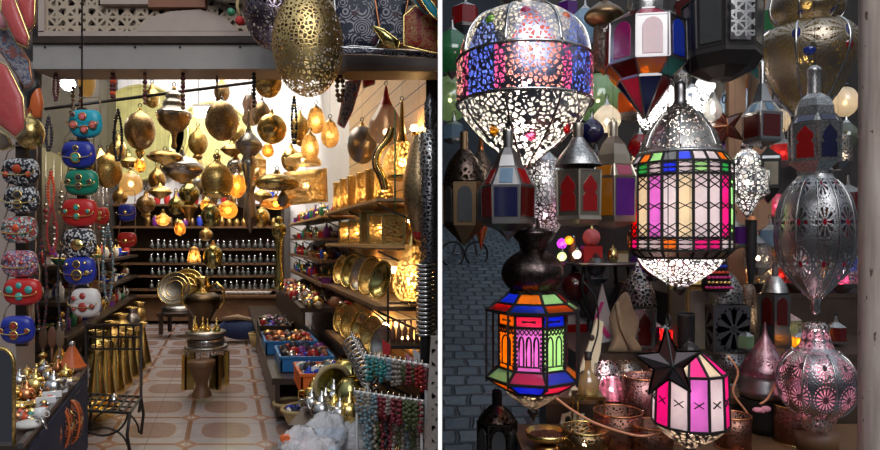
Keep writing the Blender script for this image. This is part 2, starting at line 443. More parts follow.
# setting
t = T('tiles'); x, y, z = t.xyz()
uu = (x-y*K)/.47; vv = y/.53
r, th, a, b = polar(t, uu+.5, vv+.35)
sup = ((a*2.0).abs().pow(3.0)+(b*2.2).abs().pow(3.0)).pow(1/3.)
nz = t.noise(9.0, 5.0); n2 = t.noise(40.0, 4.0)
c = t.mix(n2, (.22, .125, .10), (.36, .25, .22))
c = t.mix(sup.gt(.63), c, t.mix(n2, (.34, .18, .13), (.42, .26, .2)))
c = t.mix(sup.gt(.66), c, t.mix(nz, (.32, .28, .29), (.50, .45, .46)))
c = t.mix(((a.abs()-.5).abs().lt(.035)).max((b.abs()-.5).abs().lt(.03)), c, t.mix(n2, (.22, .10, .06), (.34, .18, .12)))
dm = (a.abs()-.5).abs()+(b.abs()-.5).abs()
c = t.mix(dm.lt(.17), c, t.mix(n2, (.30, .15, .10), (.42, .24, .18)))
c = t.mix(dm.lt(.08), c, (.5, .42, .36))
gr = ((uu*2.0).fr()-.5).abs().gt(.488).max(((vv*2.0+.2).fr()-.5).abs().gt(.488))
c = t.mix(gr*.6, c, (.12, .08, .07))
MATS['tiles'] = t.end(t.bsdf(c, 0, n2*.15+.16, None, .5))
t = T('cobbles'); n = t.node('ShaderNodeTexBrick', offset=.5); x, y, z = t.xyz()
wob = t.noise(3.0)*.12
t.put(n.inputs['Vector'], t.vec(x+wob, y*.93+wob*.6))
for k_, v_ in dict(Scale=1.0, Mortar_Size=.014, Mortar_Smooth=.5, Bias=0.0, Brick_Width=.165, Row_Height=.135).items(): n.inputs[k_.replace('_', ' ')].default_value = v_
n.inputs['Color1'].default_value = (.17, .21, .24, 1); n.inputs['Color2'].default_value = (.08, .105, .13, 1); n.inputs['Mortar'].default_value = (.03, .036, .042, 1)
colx = X(t, n.outputs[0]); fac = X(t, n.outputs[1])
MATS['cobbles'] = t.end(t.bsdf(t.mix(t.noise(20.0)*.5, colx, (.05, .06, .07)), 0, .42, t.bump((1-fac)+t.noise(14.0)*.5, .8, .02)))
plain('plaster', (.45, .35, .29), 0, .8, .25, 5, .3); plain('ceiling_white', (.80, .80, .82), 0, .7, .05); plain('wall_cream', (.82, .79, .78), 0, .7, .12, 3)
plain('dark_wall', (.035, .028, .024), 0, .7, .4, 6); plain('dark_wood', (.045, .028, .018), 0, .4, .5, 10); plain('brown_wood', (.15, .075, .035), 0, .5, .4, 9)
plain('shutter', (.42, .38, .34), .3, .45, .2, 4, .1); plain('shutter_brown', (.10, .07, .06), .3, .45, .2, 4)
plain('slate_wall', (.06, .07, .08), 0, .8, .4, 2)
t = T('pine'); x, y, z = t.xyz(); sc_ = z*8.5
w = sc_.fr(); c = t.mix(t.noise(3.0, 5.0, t.vec(x*1.5, y*1.5, z*30)), (.50, .27, .09), (.78, .50, .22)); c = t.mix(w.lt(.07), c, (.10, .05, .02))
MATS['pine'] = t.end(t.bsdf(c, 0, .45, t.bump(w.min(.08), .5, .01)))
t = T('weathered_post'); x, y, z = t.xyz()
c = t.ramp(t.noise(2.0, 5.0, t.vec(x*14, y*14, z*1.2)), [(.3, (.30, .22, .18)), (.55, (.52, .41, .34)), (.75, (.66, .55, .47))])
c = t.mix(t.noise(9.0, 2.0, t.vec(x*5, y*5, z*2)).gt(.68), c, (.16, .10, .07))
MATS['weathered_post'] = t.end(t.bsdf(c, 0, .6, t.bump(t.noise(20.0), .3)))
plain('warm_post', (.40, .22, .12), 0, .55, .35, 6, .2)
lattice('fretwork', (.58, .45, .32), 1, .135, .6, None, 0, (20, 20)); lattice('lat_pink', (.03, .02, .02), 3.2, .16, .4, (1, .12, .55), .5, (9, 9), 4); lattice('lat_green', (.03, .02, .02), 3.2, .16, .4, (.75, .85, .4), .5, (9, 9), 4); lattice('lat_amber', (.03, .02, .02), 3.2, .16, .4, (1, .5, .05), .5, (9, 9), 4); lattice('lat_blue', (.03, .02, .02), 3.2, .14, .4, (.1, .25, 1), .5, (9, 9), 4); lattice('lat_red', (.03, .02, .02), 3.2, .14, .4, (1, .1, .15), .5, (9, 9), 4)
lattice('carved_white', (.62, .55, .50), 1, .17, .6, None, 0, (26, 26), 3)
lattice('bone_plank', (.70, .60, .52), 1, .2, .5, None, 0, (22, 22), 4)
# cloth, leather and mosaic
def mosaic(name, cols, scale=70, gap=.07, gcol=(.02, .02, .02), rough=.35, metal=0.0):
    t = T(name); cellc = t.vor(scale, 'F1', out=1); sp = t.node('ShaderNodeSeparateColor'); t.nt.links.new(cellc.o, sp.inputs[0])
    c = t.ramp(X(t, sp.outputs[0]), [(i/len(cols), k) for i, k in enumerate(cols)], True); d = t.vor(scale)
    MATS[name] = t.end(t.bsdf(t.mix(d.lt(gap), c, gcol), metal, rough, t.bump(d.min(.1), .5, .004)))
mosaic('mos_bw', [(.75, .72, .68), (.02, .02, .03), (.8, .78, .74), (.03, .03, .04)], 110)
mosaic('mos_multi', [(.6, .05, .05), (.7, .65, .6), (.1, .35, .35), (.6, .2, .15), (.75, .7, .6)], 110)
mosaic('mos_pink', [(.7, .25, .3), (.3, .35, .55), (.8, .6, .55), (.25, .12, .3), (.6, .1, .12)], 120)
plain('leather_red', (.55, .025, .02), 0, .35, .2, 12, .2); plain('leather_teal', (.02, .38, .48), 0, .4, .15, 12, .2); plain('leather_blue', (.025, .04, .32), 0, .35, .3, 15, .2)
plain('leather_green', (.01, .22, .13), 0, .4, .2, 12, .2); plain('leather_white', (.72, .66, .60), 0, .45, .1, 12, .2); plain('stone_pink', (.85, .18, .18), 0, .25, .2)
plain('stone_teal', (.05, .35, .3), 0, .25); plain('stone_red', (.35, .04, .03), 0, .25); plain('stone_dark', (.05, .04, .05), 0, .15); plain('coral', (.8, .10, .03), 0, .3)
plain('wine', (.10, .015, .02), 0, .3); plain('bronze_grey', (.42, .36, .28), 1, .36, .25); plain('strap_tan', (.30, .20, .12), 0, .6); plain('cloth_cream', (.75, .7, .62), 0, .8, .1, 6); plain('cloth_pink', (.80, .30, .36), 0, .8, .2, 6)
plain('cloth_blue', (.10, .42, .68), 0, .8, .2, 8); plain('cloth_navy', (.015, .025, .07), 0, .8, .3, 8); plain('cloth_red', (.6, .03, .03), 0, .7, .2); plain('straw', (.50, .36, .16), 0, .7, .4, 60, .6)
plain('crate_blue', (.03, .20, .50), 0, .4); plain('crate_orange', (.85, .16, .02), 0, .4); plain('clay', (.27, .11, .06), 0, .6, .2); plain('tagine_orange', (.75, .16, .04), 0, .3, .2, 30)
plain('white_ceramic', (.8, .78, .75), 0, .2); plain('purple_pot', (.18, .03, .25), 0, .3); plain('blue_pot', (.03, .07, .55), 0, .2); plain('red_pot', (.5, .03, .03), 0, .25); plain('green_pot', (.05, .25, .12), 0, .3)
plain('cord_orange', (.75, .3, .15), 0, .5); plain('cord_green', (.02, .25, .1), 0, .5); plain('skin', (.5, .3, .2), 0, .6)
def paisley(name, a, b, c_, sc=30):
    t = T(name); w = t.vor(sc, 'F1'); n = t.noise(sc*1.4, 3.0)
    c = t.mix((w*40.0).sin().gt(.2)*n.gt(.45), a, b); c = t.mix(t.noise(sc*.5).gt(.58), c, c_)
    MATS[name] = t.end(t.bsdf(c, 0, .5, t.bump(n, .6, .006)))
paisley('brocade_dark', (.015, .02, .045), (.42, .38, .40), (.06, .015, .03), 16); paisley('brocade_red', (.42, .03, .02), (.55, .36, .10), (.30, .02, .03), 40)
paisley('pouch_blue', (.08, .10, .2), (.7, .65, .6), (.45, .1, .06), 50); paisley('embroidered', (.015, .01, .01), (.65, .15, .04), (.5, .35, .2), 22)
t = T('film'); MATS['film'] = t.end(t.mixs(.92, t.bsdf((.8, .78, .75), 0, .12, t.bump(t.noise(18.0), .8, .02)), t.clear((.93, .93, .93))))
t = T('mirror'); MATS['mirror'] = t.end(t.bsdf((.75, .78, .82), 1, .04))
t = T('plastic_bag'); MATS['plastic_bag'] = t.end(t.mixs(.42, t.bsdf((.97, .95, .96), 0, .15, t.bump(t.noise(22.0), 1.0, .03)), t.clear((.95, .95, .97))))
mosaic('goods', [(.45, .04, .03), (.5, .4, .3), (.04, .08, .3), (.6, .55, .5), (.25, .15, .08), (.1, .3, .35), (.03, .03, .03)], 45, .06)
mosaic('goods_fine', [(.4, .25, .12), (.6, .5, .35), (.15, .08, .05), (.7, .1, .05), (.08, .05, .04), (.6, .55, .55)], 70, .1)
mosaic('beads_mix', [(.05, .3, .3), (.5, .05, .05), (.7, .6, .5), (.1, .1, .1), (.2, .3, .1)], 90, .05)
plain('bead_teal', (.06, .30, .29), 0, .3); plain('bead_wine', (.25, .03, .04), 0, .3); plain('bead_bone', (.36, .30, .24), 0, .4); plain('bead_olive', (.11, .13, .05), 0, .35); plain('bead_red', (.38, .02, .02), 0, .3); plain('bead_grey', (.18, .27, .30), 0, .3)
# ================================================================== LEFT STALL: the room
CEIL = 3.7
def slab(name, pts, thick, mat, label=None):
    """pts: closed polygon in 3D thickened by vector thick"""
    m = M(); m.plate(pts, Vector(thick), mat); return struct(name, m, label)
slab('floor', [(-4.2, 1.2, -.05), (-.02, 1.2, -.05), (-.02, 3.45, -.05), RU(1.25, 9.1, -.05), RU(-1.75, 9.1, -.05), RU(-1.75, 3.0, -.05)], (0, 0, .1), 'tiles')
slab('ceiling', [(-2.9, 3.05, CEIL+.05), (-.02, 3.05, CEIL+.05), RU(1.3, 9.2, CEIL+.05), RU(-1.8, 9.2, CEIL+.05)], (0, 0, .1), 'ceiling_white')
slab('wall_back', [RU(-1.75, 9.05, .0), RU(1.25, 9.05, .0), RU(1.25, 9.05, CEIL), RU(-1.75, 9.05, CEIL)], (0, .08, 0), 'wall_cream')
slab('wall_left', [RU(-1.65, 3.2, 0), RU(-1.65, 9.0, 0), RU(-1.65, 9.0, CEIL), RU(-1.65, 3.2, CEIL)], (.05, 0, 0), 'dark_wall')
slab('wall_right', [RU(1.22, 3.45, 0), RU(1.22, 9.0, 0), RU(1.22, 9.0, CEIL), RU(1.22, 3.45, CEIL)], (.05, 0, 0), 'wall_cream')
slab('trim_1', [RU(1.18, 3.5, 0.05), RU(1.18, 5.7, 0.05), RU(1.18, 5.7, 2.6), RU(1.18, 3.5, 2.6)], (.02, 0, 0), 'pine')
slab('wall_front', [(-2.9, 3.2, 2.235), (-.02, 3.2, 2.235), (-.02, 3.2, CEIL), (-2.9, 3.2, CEIL)], (0, .1, 0), 'dark_wall')
slab('wall_front_left', [(-3.3, 3.1, 0), (-2.14, 3.1, 0), (-2.14, 3.1, CEIL), (-3.3, 3.1, CEIL)], (0, .14, 0), 'plaster')
# thin boarded partition added between the two stalls to keep their light apart
m = M(); m.box((0, 7.2, 1.6), (.008, 11.2, 4.4), 'dark_wall'); struct('added_partition', m)
m = M(); m.box((0, 1.59, 1.3), (.0105, .02, 2.6), 'divider_glow'); struct('glow_strip', m, 'added white glowing strip down the front edge of the added partition')  # glowing strip added as a white dividing line, no light fixture
# frieze above the opening: pierced panel over a backing, plain plaster patch, mouldings
def px_box(m, x0, x1, y0, y1, Y, d, mat, dy=0):
    a = P(x0, y1, Y); b = P(x1, y0, Y); m.box(((a.x+b.x)/2, Y+d/2+dy, (a.z+b.z)/2), (b.x-a.x, d, b.z-a.z), mat)
r = thing('carved_frieze', 'beige carved lattice frieze panel above the shutter box of the left stall', 'frieze', P(150, 36, 3.0))
def sub_px(m, root): # shift world verts to root space
    o = root.location; m.v = [(v[0]-o.x, v[1]-o.y, v[2]-o.z) for v in m.v]; return m
def part_px(m, name, root): return sub_px(m, root).build(name, root)
m = M(); px_box(m, 42, 440-2, -24, 32, 3.0, .02, 'fretwork'); part_px(m, 'lattice_panel', r)
m = M(); px_box(m, 38, 440-2, -26, 34, 3.06, .03, 'dark_wood'); part_px(m, 'backing_board', r)
m = M(); px_box(m, 38, 440-2, 31, 36, 2.98, .05, 'plaster'); px_box(m, 38, 44, -24, 32, 2.98, .05, 'plaster'); part_px(m, 'moulding', r)
m = M(); px_box(m, 148, 205, -10, 7, 2.965, .04, 'clay'); px_box(m, 100, 148, -8, 4, 2.965, .04, 'plaster'); part_px(m, 'arch_block', r)
m = M(); out = [(P(q[0], q[1], 2.99)) for q in [(138, 32), (150, 18), (172, 12), (200, 10), (225, 18), (240, 32)]]; m.plate(out, (0, .02, 0), 'plaster'); part_px(m, 'plaster_patch', r)
r = thing('shutter_box', 'grey metal roller shutter housing across the top of the left stall opening', 'shutter', P(190, 70, 3.0))
for nm, y0, y1, d, dy in (('housing', 42, 66, .17, 0), ('top_lip', 38, 44, .2, -.02), ('bottom_rail', 63, 70, .2, -.02)):
    m = M(); px_box(m, 33, 341, y0, y1, 3.0, d, 'shutter' if nm != 'top_lip' else 'dark_wood', dy); part_px(m, nm, r)
m = M(); px_box(m, 341, 438, 52, 70, 3.0, .16, 'shutter_brown'); px_box(m, 341, 438, 66, 71, 2.99, .17, 'brown_wood'); part_px(m, 'brown_end_section', r)
m = M()
for px in (45, 80, 135, 180, 240, 300): m.ball(P(px, 47, 2.995), .006, 'iron', 6, 4)
part_px(m, 'rivet', r)
# dark upright at the left jamb and the black door frame at the right jamb
m = M(); px_box(m, 12, 34, 38, 300, 3.05, .06, 'dark_wall'); struct('jamb_left', m)
m = M(); px_box(m, 426, 438, 71, 330, 3.3, .05, 'black'); struct('jamb_right', m)
# ------------------------------------------------ the back shelving with bottles
r = thing('bottle_shelving', 'dark wooden shelving with rows of glass bottles across the back wall', 'shelving', RU(-.3, 8.8, 0.05))
a = P(108, 240, 8.8).x; b = P(286, 240, 8.8).x; mid = (a+b)/2; w = b-a
m = M(); m.box((mid, 8.96, .88), (w, .03, 1.66), 'dark_wood'); part_px(m, 'back_panel', r)
rows = [248.5, 263, 275.5, 289]
SHZ = [CAMZ-(y-240)/600*8.6 for y in rows]
for z in SHZ+[1.40, 1.72]:
    m = M(); m.box((mid, 8.78, z-.015), (w-.06, .32, .03), 'brown_wood'); part_px(m, 'shelf', r)
for x in (a, b):
    m = M(); m.box((x, 8.78, .88), (.05, .34, 1.66), 'dark_wood'); part_px(m, 'side_panel', r)
m = M(); m.box((mid, 8.74, .22), (w-.1, .4, .34), 'brown_wood'); part_px(m, 'base_cabinet', r)
m = M(); m.box((mid, 8.7, .40), (w-.06, .46, .03), 'brown_wood'); part_px(m, 'counter', r)
def bottle(name, label, cat, loc, group, h, rr, mat, cap):
    t = thing(name, label, cat, loc, group)
    m = M(); m.lathe([(0, 0), (rr, .0), (rr, h*.45), (rr*.35, h*.62), (rr*.3, h*.8), (0, h*.8)], 8, mat); m.build('bottle_body', t)
    m = M(); m.lathe([(0, h*.8), (rr*.5, h*.8), (rr*.6, h*.9), (rr*.2, h), (0, h)], 6, cap); m.build('stopper', t)
    return t
ordn = ['top', 'second', 'third', 'lowest']
proto = None
for j, z in enumerate(SHZ):
    for i in range(22):
        px = 152+i*6.05+random.uniform(-.8, .8)
        lab = f'small clear glass bottle with silver stopper on the {ordn[j]} bottle shelf of the back wall'
        grp = f'bottles on the {ordn[j]} shelf of the back wall'
        loc = Vector(((px-440)/600*8.64, 8.64, z))
        if px > 284: continue
        if proto is None: proto = bottle('glass_bottle', lab, 'bottle', loc, grp, .125, .03, 'bottle_glass', 'chrome')
        else: clone(proto, loc, lab, grp, sc=(1, 1, random.uniform(.85, 1.12)))
cols = ['purple_pot', 'red_pot', 'blue_pot', 'brass_dark', 'brass_dark', 'bronze']; cn = dict(brass_dark='dark brass', bronze='bronze', purple_pot='purple', red_pot='red', blue_pot='blue', green_pot='green')
for lv, (z, n0, step, h0) in enumerate(((1.40, 18, 7.4, .17), (1.72, 14, 9.5, .22))):
    for i in range(n0):
        c_ = random.choice(cols); px = 148+i*step; px = min(px, 278)
        t_ = thing('ceramic_jar', f'{cn[c_]} glazed jar on the {"shelf above the bottles" if lv == 0 else "top of the back shelving"}', 'jar', Vector(((px-440)/600*8.72, 8.72, z)), f'{cn[c_]} jars {"above the bottles" if lv == 0 else "on top of the back shelving"}')
        h = h0*random.uniform(.7, 1.1)
        m = M(); m.lathe(spline([(0, 0), (.03, 0), (.045, h*.4), (.03, h*.8)], 3), 9, c_); m.build('jar_body', t_)
        m = M(); m.lathe([(.034, h*.8), (.03, h*.88), (.008, h*.93), (0, h)], 9, 'brass_dark'); m.build('lid', t_)
for i in range(9):
    m = M(); m.lathe([(0, 0), (.03, 0), (.06, .05), (.055, .055), (0, .02)], 10, 'white_ceramic')
    tag(m.build('bowl', None, Vector(((226+i*5.2-440)/600*8.6, 8.6, .415))), 'small white bowl in the row on the counter below the bottles', 'bowl', 'white bowls on the back counter')
# big engraved trays on the back wall
for px, py, rad, lab in ((143, 133, 49, 'huge round pale brass tray hung high on the back wall, left of two'), (214, 146, 45, 'huge round pale brass tray behind the hanging globes, right of two'),
                         ):
    Y = 8.9; s = S(Y); t_ = thing('wall_tray', lab, 'tray', P(px, py+rad, Y)); R_ = rad*s
    m = M(); m.T = Matrix.Translation((0, 0, R_)) @ Matrix.Rotation(PI/2, 4, 'X')
    m.lathe([(0, .01), (R_*.5, .012), (R_*.62, .02), (R_*.85, .02), (R_*.93, .05)], 48, 'plate_eng'); m.build('tray_face', t_)
    m = M(); m.ring((0, -.055, R_), R_*.95, .022, 'plate_eng', 48, 6, 'Y'); m.build('rolled_rim', t_)
# ------------------------------------------------ lamps of the room
t_ = thing('globe_lamp', 'glowing white round lamp under the shutter box, left end', 'lamp', P(68, 90, 4.5))
m = M(); m.ball((0, 0, .045), .05, 'tube_white', 12, 8); m.build('bulb', t_)
m = M(); m.lathe([(0, .14), (.03, .14), (.035, .1), (.02, .09)], 12, 'white_ceramic'); m.tube([(0, 0, .14), (0, 0, CEIL-t_.location.z)], .004, 'iron'); m.build('socket', t_)
t_ = thing('strip_lamp', 'bright white rectangular strip lamp among the hanging globes', 'lamp', P(208, 117, 6.5))
m = M(); m.box((0, 0, .05), (.28, .08, .1), 'tube_white'); m.build('diffuser', t_)
m = M(); m.box((0, 0, .115), (.30, .1, .03), 'white_ceramic'); m.tube([(-.1, 0, .12), (-.1, 0, CEIL-t_.location.z)], .004, 'iron'); m.tube([(.1, 0, .12), (.1, 0, CEIL-t_.location.z)], .004, 'iron'); m.build('housing', t_)
m = M(); m.bar(P(45, 109, 4.6), P(256, 82, 4.6), .012, 'black', 8); o = tag(m.build('hanging_rail'), 'thin black rail slanting behind the hanging bead strings', 'rail')
# ------------------------------------------------ hanging lanterns of the left stall
def ballp(cy, ry, rx, neck=2.0, n=10): return ell(cy, ry, rx, .04, .97, n)
L = lan
def globe(cat_, name, label, cx, cy, rx, ry, Y, mat, cap='brass_dark', fin=0, seams=0, **kw):
    parts = [('cap', cap, 12, [(cy-ry-5, 0), (cy-ry-4, 1.2), (cy-ry-1, 2.2), (cy-ry+1, 4)]), ('globe', mat, 24, ell(cy, ry, rx, .05, .96, 10), dict(seams=seams, smat=cap))]
    if fin: parts.append(('finial', cap, 12, [(cy+ry-1, 3.5), (cy+ry+2, 5), (cy+ry+fin*.6, 3.5), (cy+ry+fin, 0)]))
    return lan(name, label, cat_, cx, Y, parts, **kw)
globe('lantern', 'hanging_lantern', 'large egg-shaped pierced brass lantern hanging in front of the shutter box', 308, 44, 36, 53, 2.45, 'brass_perf', 'brass')
globe('lantern', 'hanging_lantern', 'violet-grey pierced ball lantern touching the large egg-shaped brass lantern', 274, 10, 31, 40, 2.7, 'violet_ball', 'pewter')
globe('lantern', 'hanging_lantern', 'brass lantern cut by the top edge above the grey shutter box', 232, -14, 30, 18, 2.95, 'silver_eng', 'pewter')
globe('globe', 'hanging_globe', 'small brown glass globe beside the glowing white round lamp', 87, 82, 9, 15, 4.0, 'gilt_glass')
globe('globe', 'hanging_globe', 'dark bronze engraved globe in front of the left big tray', 140, 131, 16, 19, 4.2, 'bronze_eng', 'brass', 10)
lan('hanging_lantern', 'ribbed silver beehive-shaped lantern left of the strip lamp', 'lantern', 174, 4.2, [
    ('cap', 'brass_dark', 12, [(86, 0), (88, 2), (92, 3)]), ('tiered_dome', 'silver_eng', 20, [(91, 4), (96, 9), (99, 8), (104, 12), (107, 11), (112, 17)]),
    ('collar', 'silver', 20, [(112, 17), (114, 18.5), (117, 18)]), ('bowl', 'bronze_eng', 20, [(117, 17.5), (124, 15), (130, 9), (132, 4), (140, 2), (147, 3), (150, 0)])])
globe('globe', 'hanging_globe', 'large smoky globe with golden sheen just right of the strip lamp', 222, 121, 17, 20, 3.9, 'bronze_eng', 'silver', 0)
globe('globe', 'hanging_globe', 'polished brass ball at the foot of a black bead string', 272, 129, 15, 15, 3.8, 'brass', 'brass')
globe('globe', 'hanging_globe', 'golden drum-like globe half behind the big egg-shaped lantern', 268, 82, 14, 16, 3.6, 'gold_eng', 'brass')
lan('hanging_lantern', 'flat lens-shaped brass lantern under the dark bronze globe', 'lantern', 165, 3.9, [('upper_shell', 'brass_dark', 24, [(150, 0), (151, 8), (154, 16), (157, 19)]), ('lower_shell', 'gold', 24, [(157, 19), (160, 16), (163, 9), (165, 0)])])
lan('hanging_lantern', 'silver onion lantern with tall spire below the smoky globe', 'lantern', 249, 3.9, [
    ('spire', 'silver', 16, [(110, 0), (112, 1.5), (128, 2.2), (134, 5)]), ('bulb_body', 'silver_eng', 20, [(134, 5), (140, 11), (146, 14), (151, 11), (156, 6)]), ('skirt', 'silver', 20, [(156, 6), (163, 8), (172, 6), (186, 3), (200, 0)])])
lan('hanging_lantern', 'tall silver glass lantern behind the silver onion lantern', 'lantern', 250, 4.6, [('neck', 'silver', 16, [(92, 2), (96, 5)]), ('body', 'smoked_glass', 20, [(96, 5), (104, 8), (112, 6), (120, 8), (126, 4)])])
globe('globe', 'hanging_globe', 'silver oval lantern hanging behind the brass ball', 262, 116, 9, 14, 4.4, 'bronze_eng', 'silver')
lan('hanging_lantern', 'wide silvery mushroom-shaped lantern below the flat brass lens', 'lantern', 182, 4.25, [('neck', 'silver', 12, [(150, 2), (156, 4)]), ('mushroom_dome', 'silver', 24, [(156, 4), (159, 13), (165, 21), (170, 22), (175, 17)]), ('base_bowl', 'brass_dark', 24, [(175, 17), (180, 9), (184, 0)])])
lan('hanging_lantern', 'round brass pot lantern with small neck beside the pink glowing cup', 'lantern', 217, 3.7, [('neck', 'gold', 14, [(153, 2), (156, 4), (160, 3), (163, 5)]), ('body', 'brass_eng', 24, [(163, 5), (168, 12), (177, 16), (187, 15), (192, 13)]), ('foot', 'gold', 20, [(192, 13), (194, 14), (197, 10), (199, 0)])])
lan('hanging_lantern', 'dark brass baluster-shaped lantern in front of the back shelving', 'lantern', 189, 4.6, [('neck', 'brass_dark', 14, [(180, 3), (184, 4)]), ('vase_body', 'olive_brass', 20, [(184, 4), (190, 10), (197, 10), (204, 5)]), ('drop', 'brass_dark', 16, [(204, 5), (207, 9), (212, 6), (221, 1.5), (225, 0)])])
globe('globe', 'hanging_globe', 'clear golden glass ball above the small blue purse', 131, 184, 12, 12, 4.65, 'gilt_glass', 'brass', bulb=(184, .02, 'bulb_soft'))
globe('globe', 'hanging_globe', 'golden ball right of the teal and blue purses', 108, 171, 15, 17, 3.9, 'brass_eng')
lan('hanging_lantern', 'pale gold cone lantern behind the blue purse', 'lantern', 100, 4.2, [('cone_shade', 'gold', 20, [(148, 1), (152, 4), (160, 12), (168, 18)]), ('rim', 'brass', 20, [(168, 18), (170, 17), (171, 0)])])
globe('lantern', 'candle_globe', 'small lit amber glass globe over the bottle shelves', 163, 220, 7.5, 6, 4.6, 'amber_lit', bulb=(220, .017, 'candle'))
globe('lantern', 'candle_globe', 'lit orange pumpkin-shaped globe left of the purple jars', 228, 210, 10, 9, 4.2, 'amber_lit', bulb=(210, .02, 'bulb_amber'))
globe('globe', 'hanging_globe', 'dark olive brass egg hanging left of the lit orange globe', 211, 216, 10, 12, 4.0, 'olive_brass')
globe('globe', 'hanging_globe', 'olive brass egg hanging lowest in front of the bottle shelves', 213, 257, 10, 12, 4.4, 'olive_brass')
lan('candle_globe', 'small lit bell-shaped cup hanging in front of the bottle shelves', 'lantern', 194, 4.4, [('cap', 'brass_dark', 12, [(246, 1), (248, 4), (250, 5)]), ('bell_shade', 'amber_lit', 16, [(250, 5), (255, 6), (262, 7)]), ('base', 'brass', 16, [(262, 7), (263, 5), (264, 0)])], bulb=(257, .018, 'candle'))
globe('globe', 'hanging_globe', 'tiny brass globe above the lowest olive egg', 206, 235, 7, 6, 4.9, 'gold_eng')
globe('globe', 'hanging_globe', 'small pewter globe left of the brass pot lantern', 198, 186, 7, 9, 4.8, 'silver_eng')
lan('hanging_lantern', 'wide flat golden dish lantern at the right of the brass pot', 'lantern', 277, 3.7, [('neck', 'gold', 14, [(170, 2), (174, 4)]), ('dish_top', 'gold_eng', 28, [(174, 4), (176, 15), (181, 22), (185, 22)]), ('dish_bottom', 'gold', 28, [(185, 22), (189, 17), (191, 0)])])
lan('hanging_lantern', 'pink glowing shallow bowl lantern under the flat golden dish', 'lantern', 276, 4.1, [('finial', 'brass', 12, [(194, 1), (198, 3)]), ('shade', 'amber_lit', 24, [(198, 3), (200, 12), (204, 15), (208, 11), (210, 0)])], bulb=(204, .02, 'bulb_amber'))
globe('globe', 'hanging_globe', 'dark round globe resting against the pink glowing bowl', 283, 200, 6, 7, 3.8, 'pewter')
globe('lantern', 'hanging_lantern', 'peach pierced glass cup glowing beside the brass pot lantern', 237, 186, 9, 12, 4.3, 'amber_lit', 'silver', bulb=(186, .02, 'bulb_amber'))
lan('hanging_lantern', 'small square golden lantern hanging over the purple jars', 'lantern', 256, 4.4, [('cap', 'gold', 4, [(150, 1), (156, 6), (160, 11)]), ('body', 'gold_open', 4, [(160, 11), (178, 10)], dict(rot=.6)), ('base', 'gold', 4, [(178, 10), (181, 8), (183, 0)], dict(rot=.6))], bulb=(169, .02, 'bulb_soft'))
lan('hanging_lantern', 'dark pewter trumpet lantern hanging down beside the square golden one', 'lantern', 250, 4.75, [('stem', 'pewter', 14, [(178, 3), (186, 6), (194, 4), (214, 7), (222, 5), (234, 0)])])
lan('hanging_lantern', 'olive brass bird-shaped lantern with long tail in front of the white panel', 'lantern', 279, 4.4, [('head', 'olive_brass', 14, [(216, 1), (219, 4), (223, 3)]), ('body', 'olive_brass', 18, [(223, 3), (227, 7), (234, 7), (240, 4), (262, 3), (285, 5), (292, 0)])])
# three small amber teardrops
for cx, cy, lab in ((316, 121, 'topmost of three lit amber teardrop lamps'), (330, 135, 'rightmost of three lit amber teardrop lamps'), (310, 148, 'lowest of three lit amber teardrop lamps')):
    lan('teardrop_lamp', lab+' under the egg-shaped lantern', 'lamp', cx, 3.3+.15*(cy % 4), [('cap', 'brass_dark', 12, [(cy-17, 0), (cy-15, 2), (cy-12, 5.5)]), ('glass_shade', 'amber_lit', 18, [(cy-12, 5.5), (cy-4, 8.5), (cy+3, 9), (cy+9, 7), (cy+12, 3.5), (cy+13, 0)])], group=None, bulb=(cy, .021, 'bulb_soft'))
# glass gourds on the right
lan('gourd_lamp', 'large smoked glass teardrop with red neck in front of the pine wall', 'lamp', 386, 3.6, [('neck', 'red_pot', 16, [(85, 0), (88, 1.5), (98, 3.5), (106, 7)]), ('glass_body', 'smoked_glass', 28, [(106, 7), (114, 12), (124, 17), (133, 17), (140, 12), (145, 5), (146, 0)])], bulb=(132, .02, 'bulb_soft'))
lan('gourd_lamp', 'golden pierced onion lamp with a long thin neck', 'lamp', 402, 3.5, [('neck', 'gold', 14, [(100, 0), (103, 1.5), (130, 3), (142, 6)]), ('pierced_body', 'gold_open', 28, [(142, 6), (150, 14), (160, 19), (170, 19), (176, 15)]), ('base', 'brass', 24, [(176, 15), (180, 13), (181, 0)])], bulb=(163, .028, 'bulb_warm'))
globe('lantern', 'wall_disc', 'round dark metal disc lamp with square black centre beside the teardrops', 362, 145, 15, 19, 4.0, 'pewter')
lan('gourd_lamp', 'tall glowing pierced gold gourd behind the stack of rings', 'lamp', 412, 3.4, [('neck', 'gold', 14, [(232, 0), (236, 2), (244, 5)]), ('pierced_body', 'gold_open', 28, [(244, 5), (255, 10), (266, 15), (280, 19), (292, 18), (300, 12)]), ('base', 'gold', 24, [(300, 12), (303, 10), (304, 0)])], hang=False, hook=False, bulb=(280, .035, 'bulb_warm'))
# red-tipped plastic-wrapped piece
lan('wrapped_pendant', 'brown pendant in clear plastic with a red tip beside the silver column', 'pendant', 419, 3.1, [('body', 'bronze_eng', 20, [(136, 6), (150, 10), (180, 16), (205, 15), (222, 10), (232, 7)]), ('tip', 'leather_red', 16, [(232, 7), (238, 5), (241, 0)])])
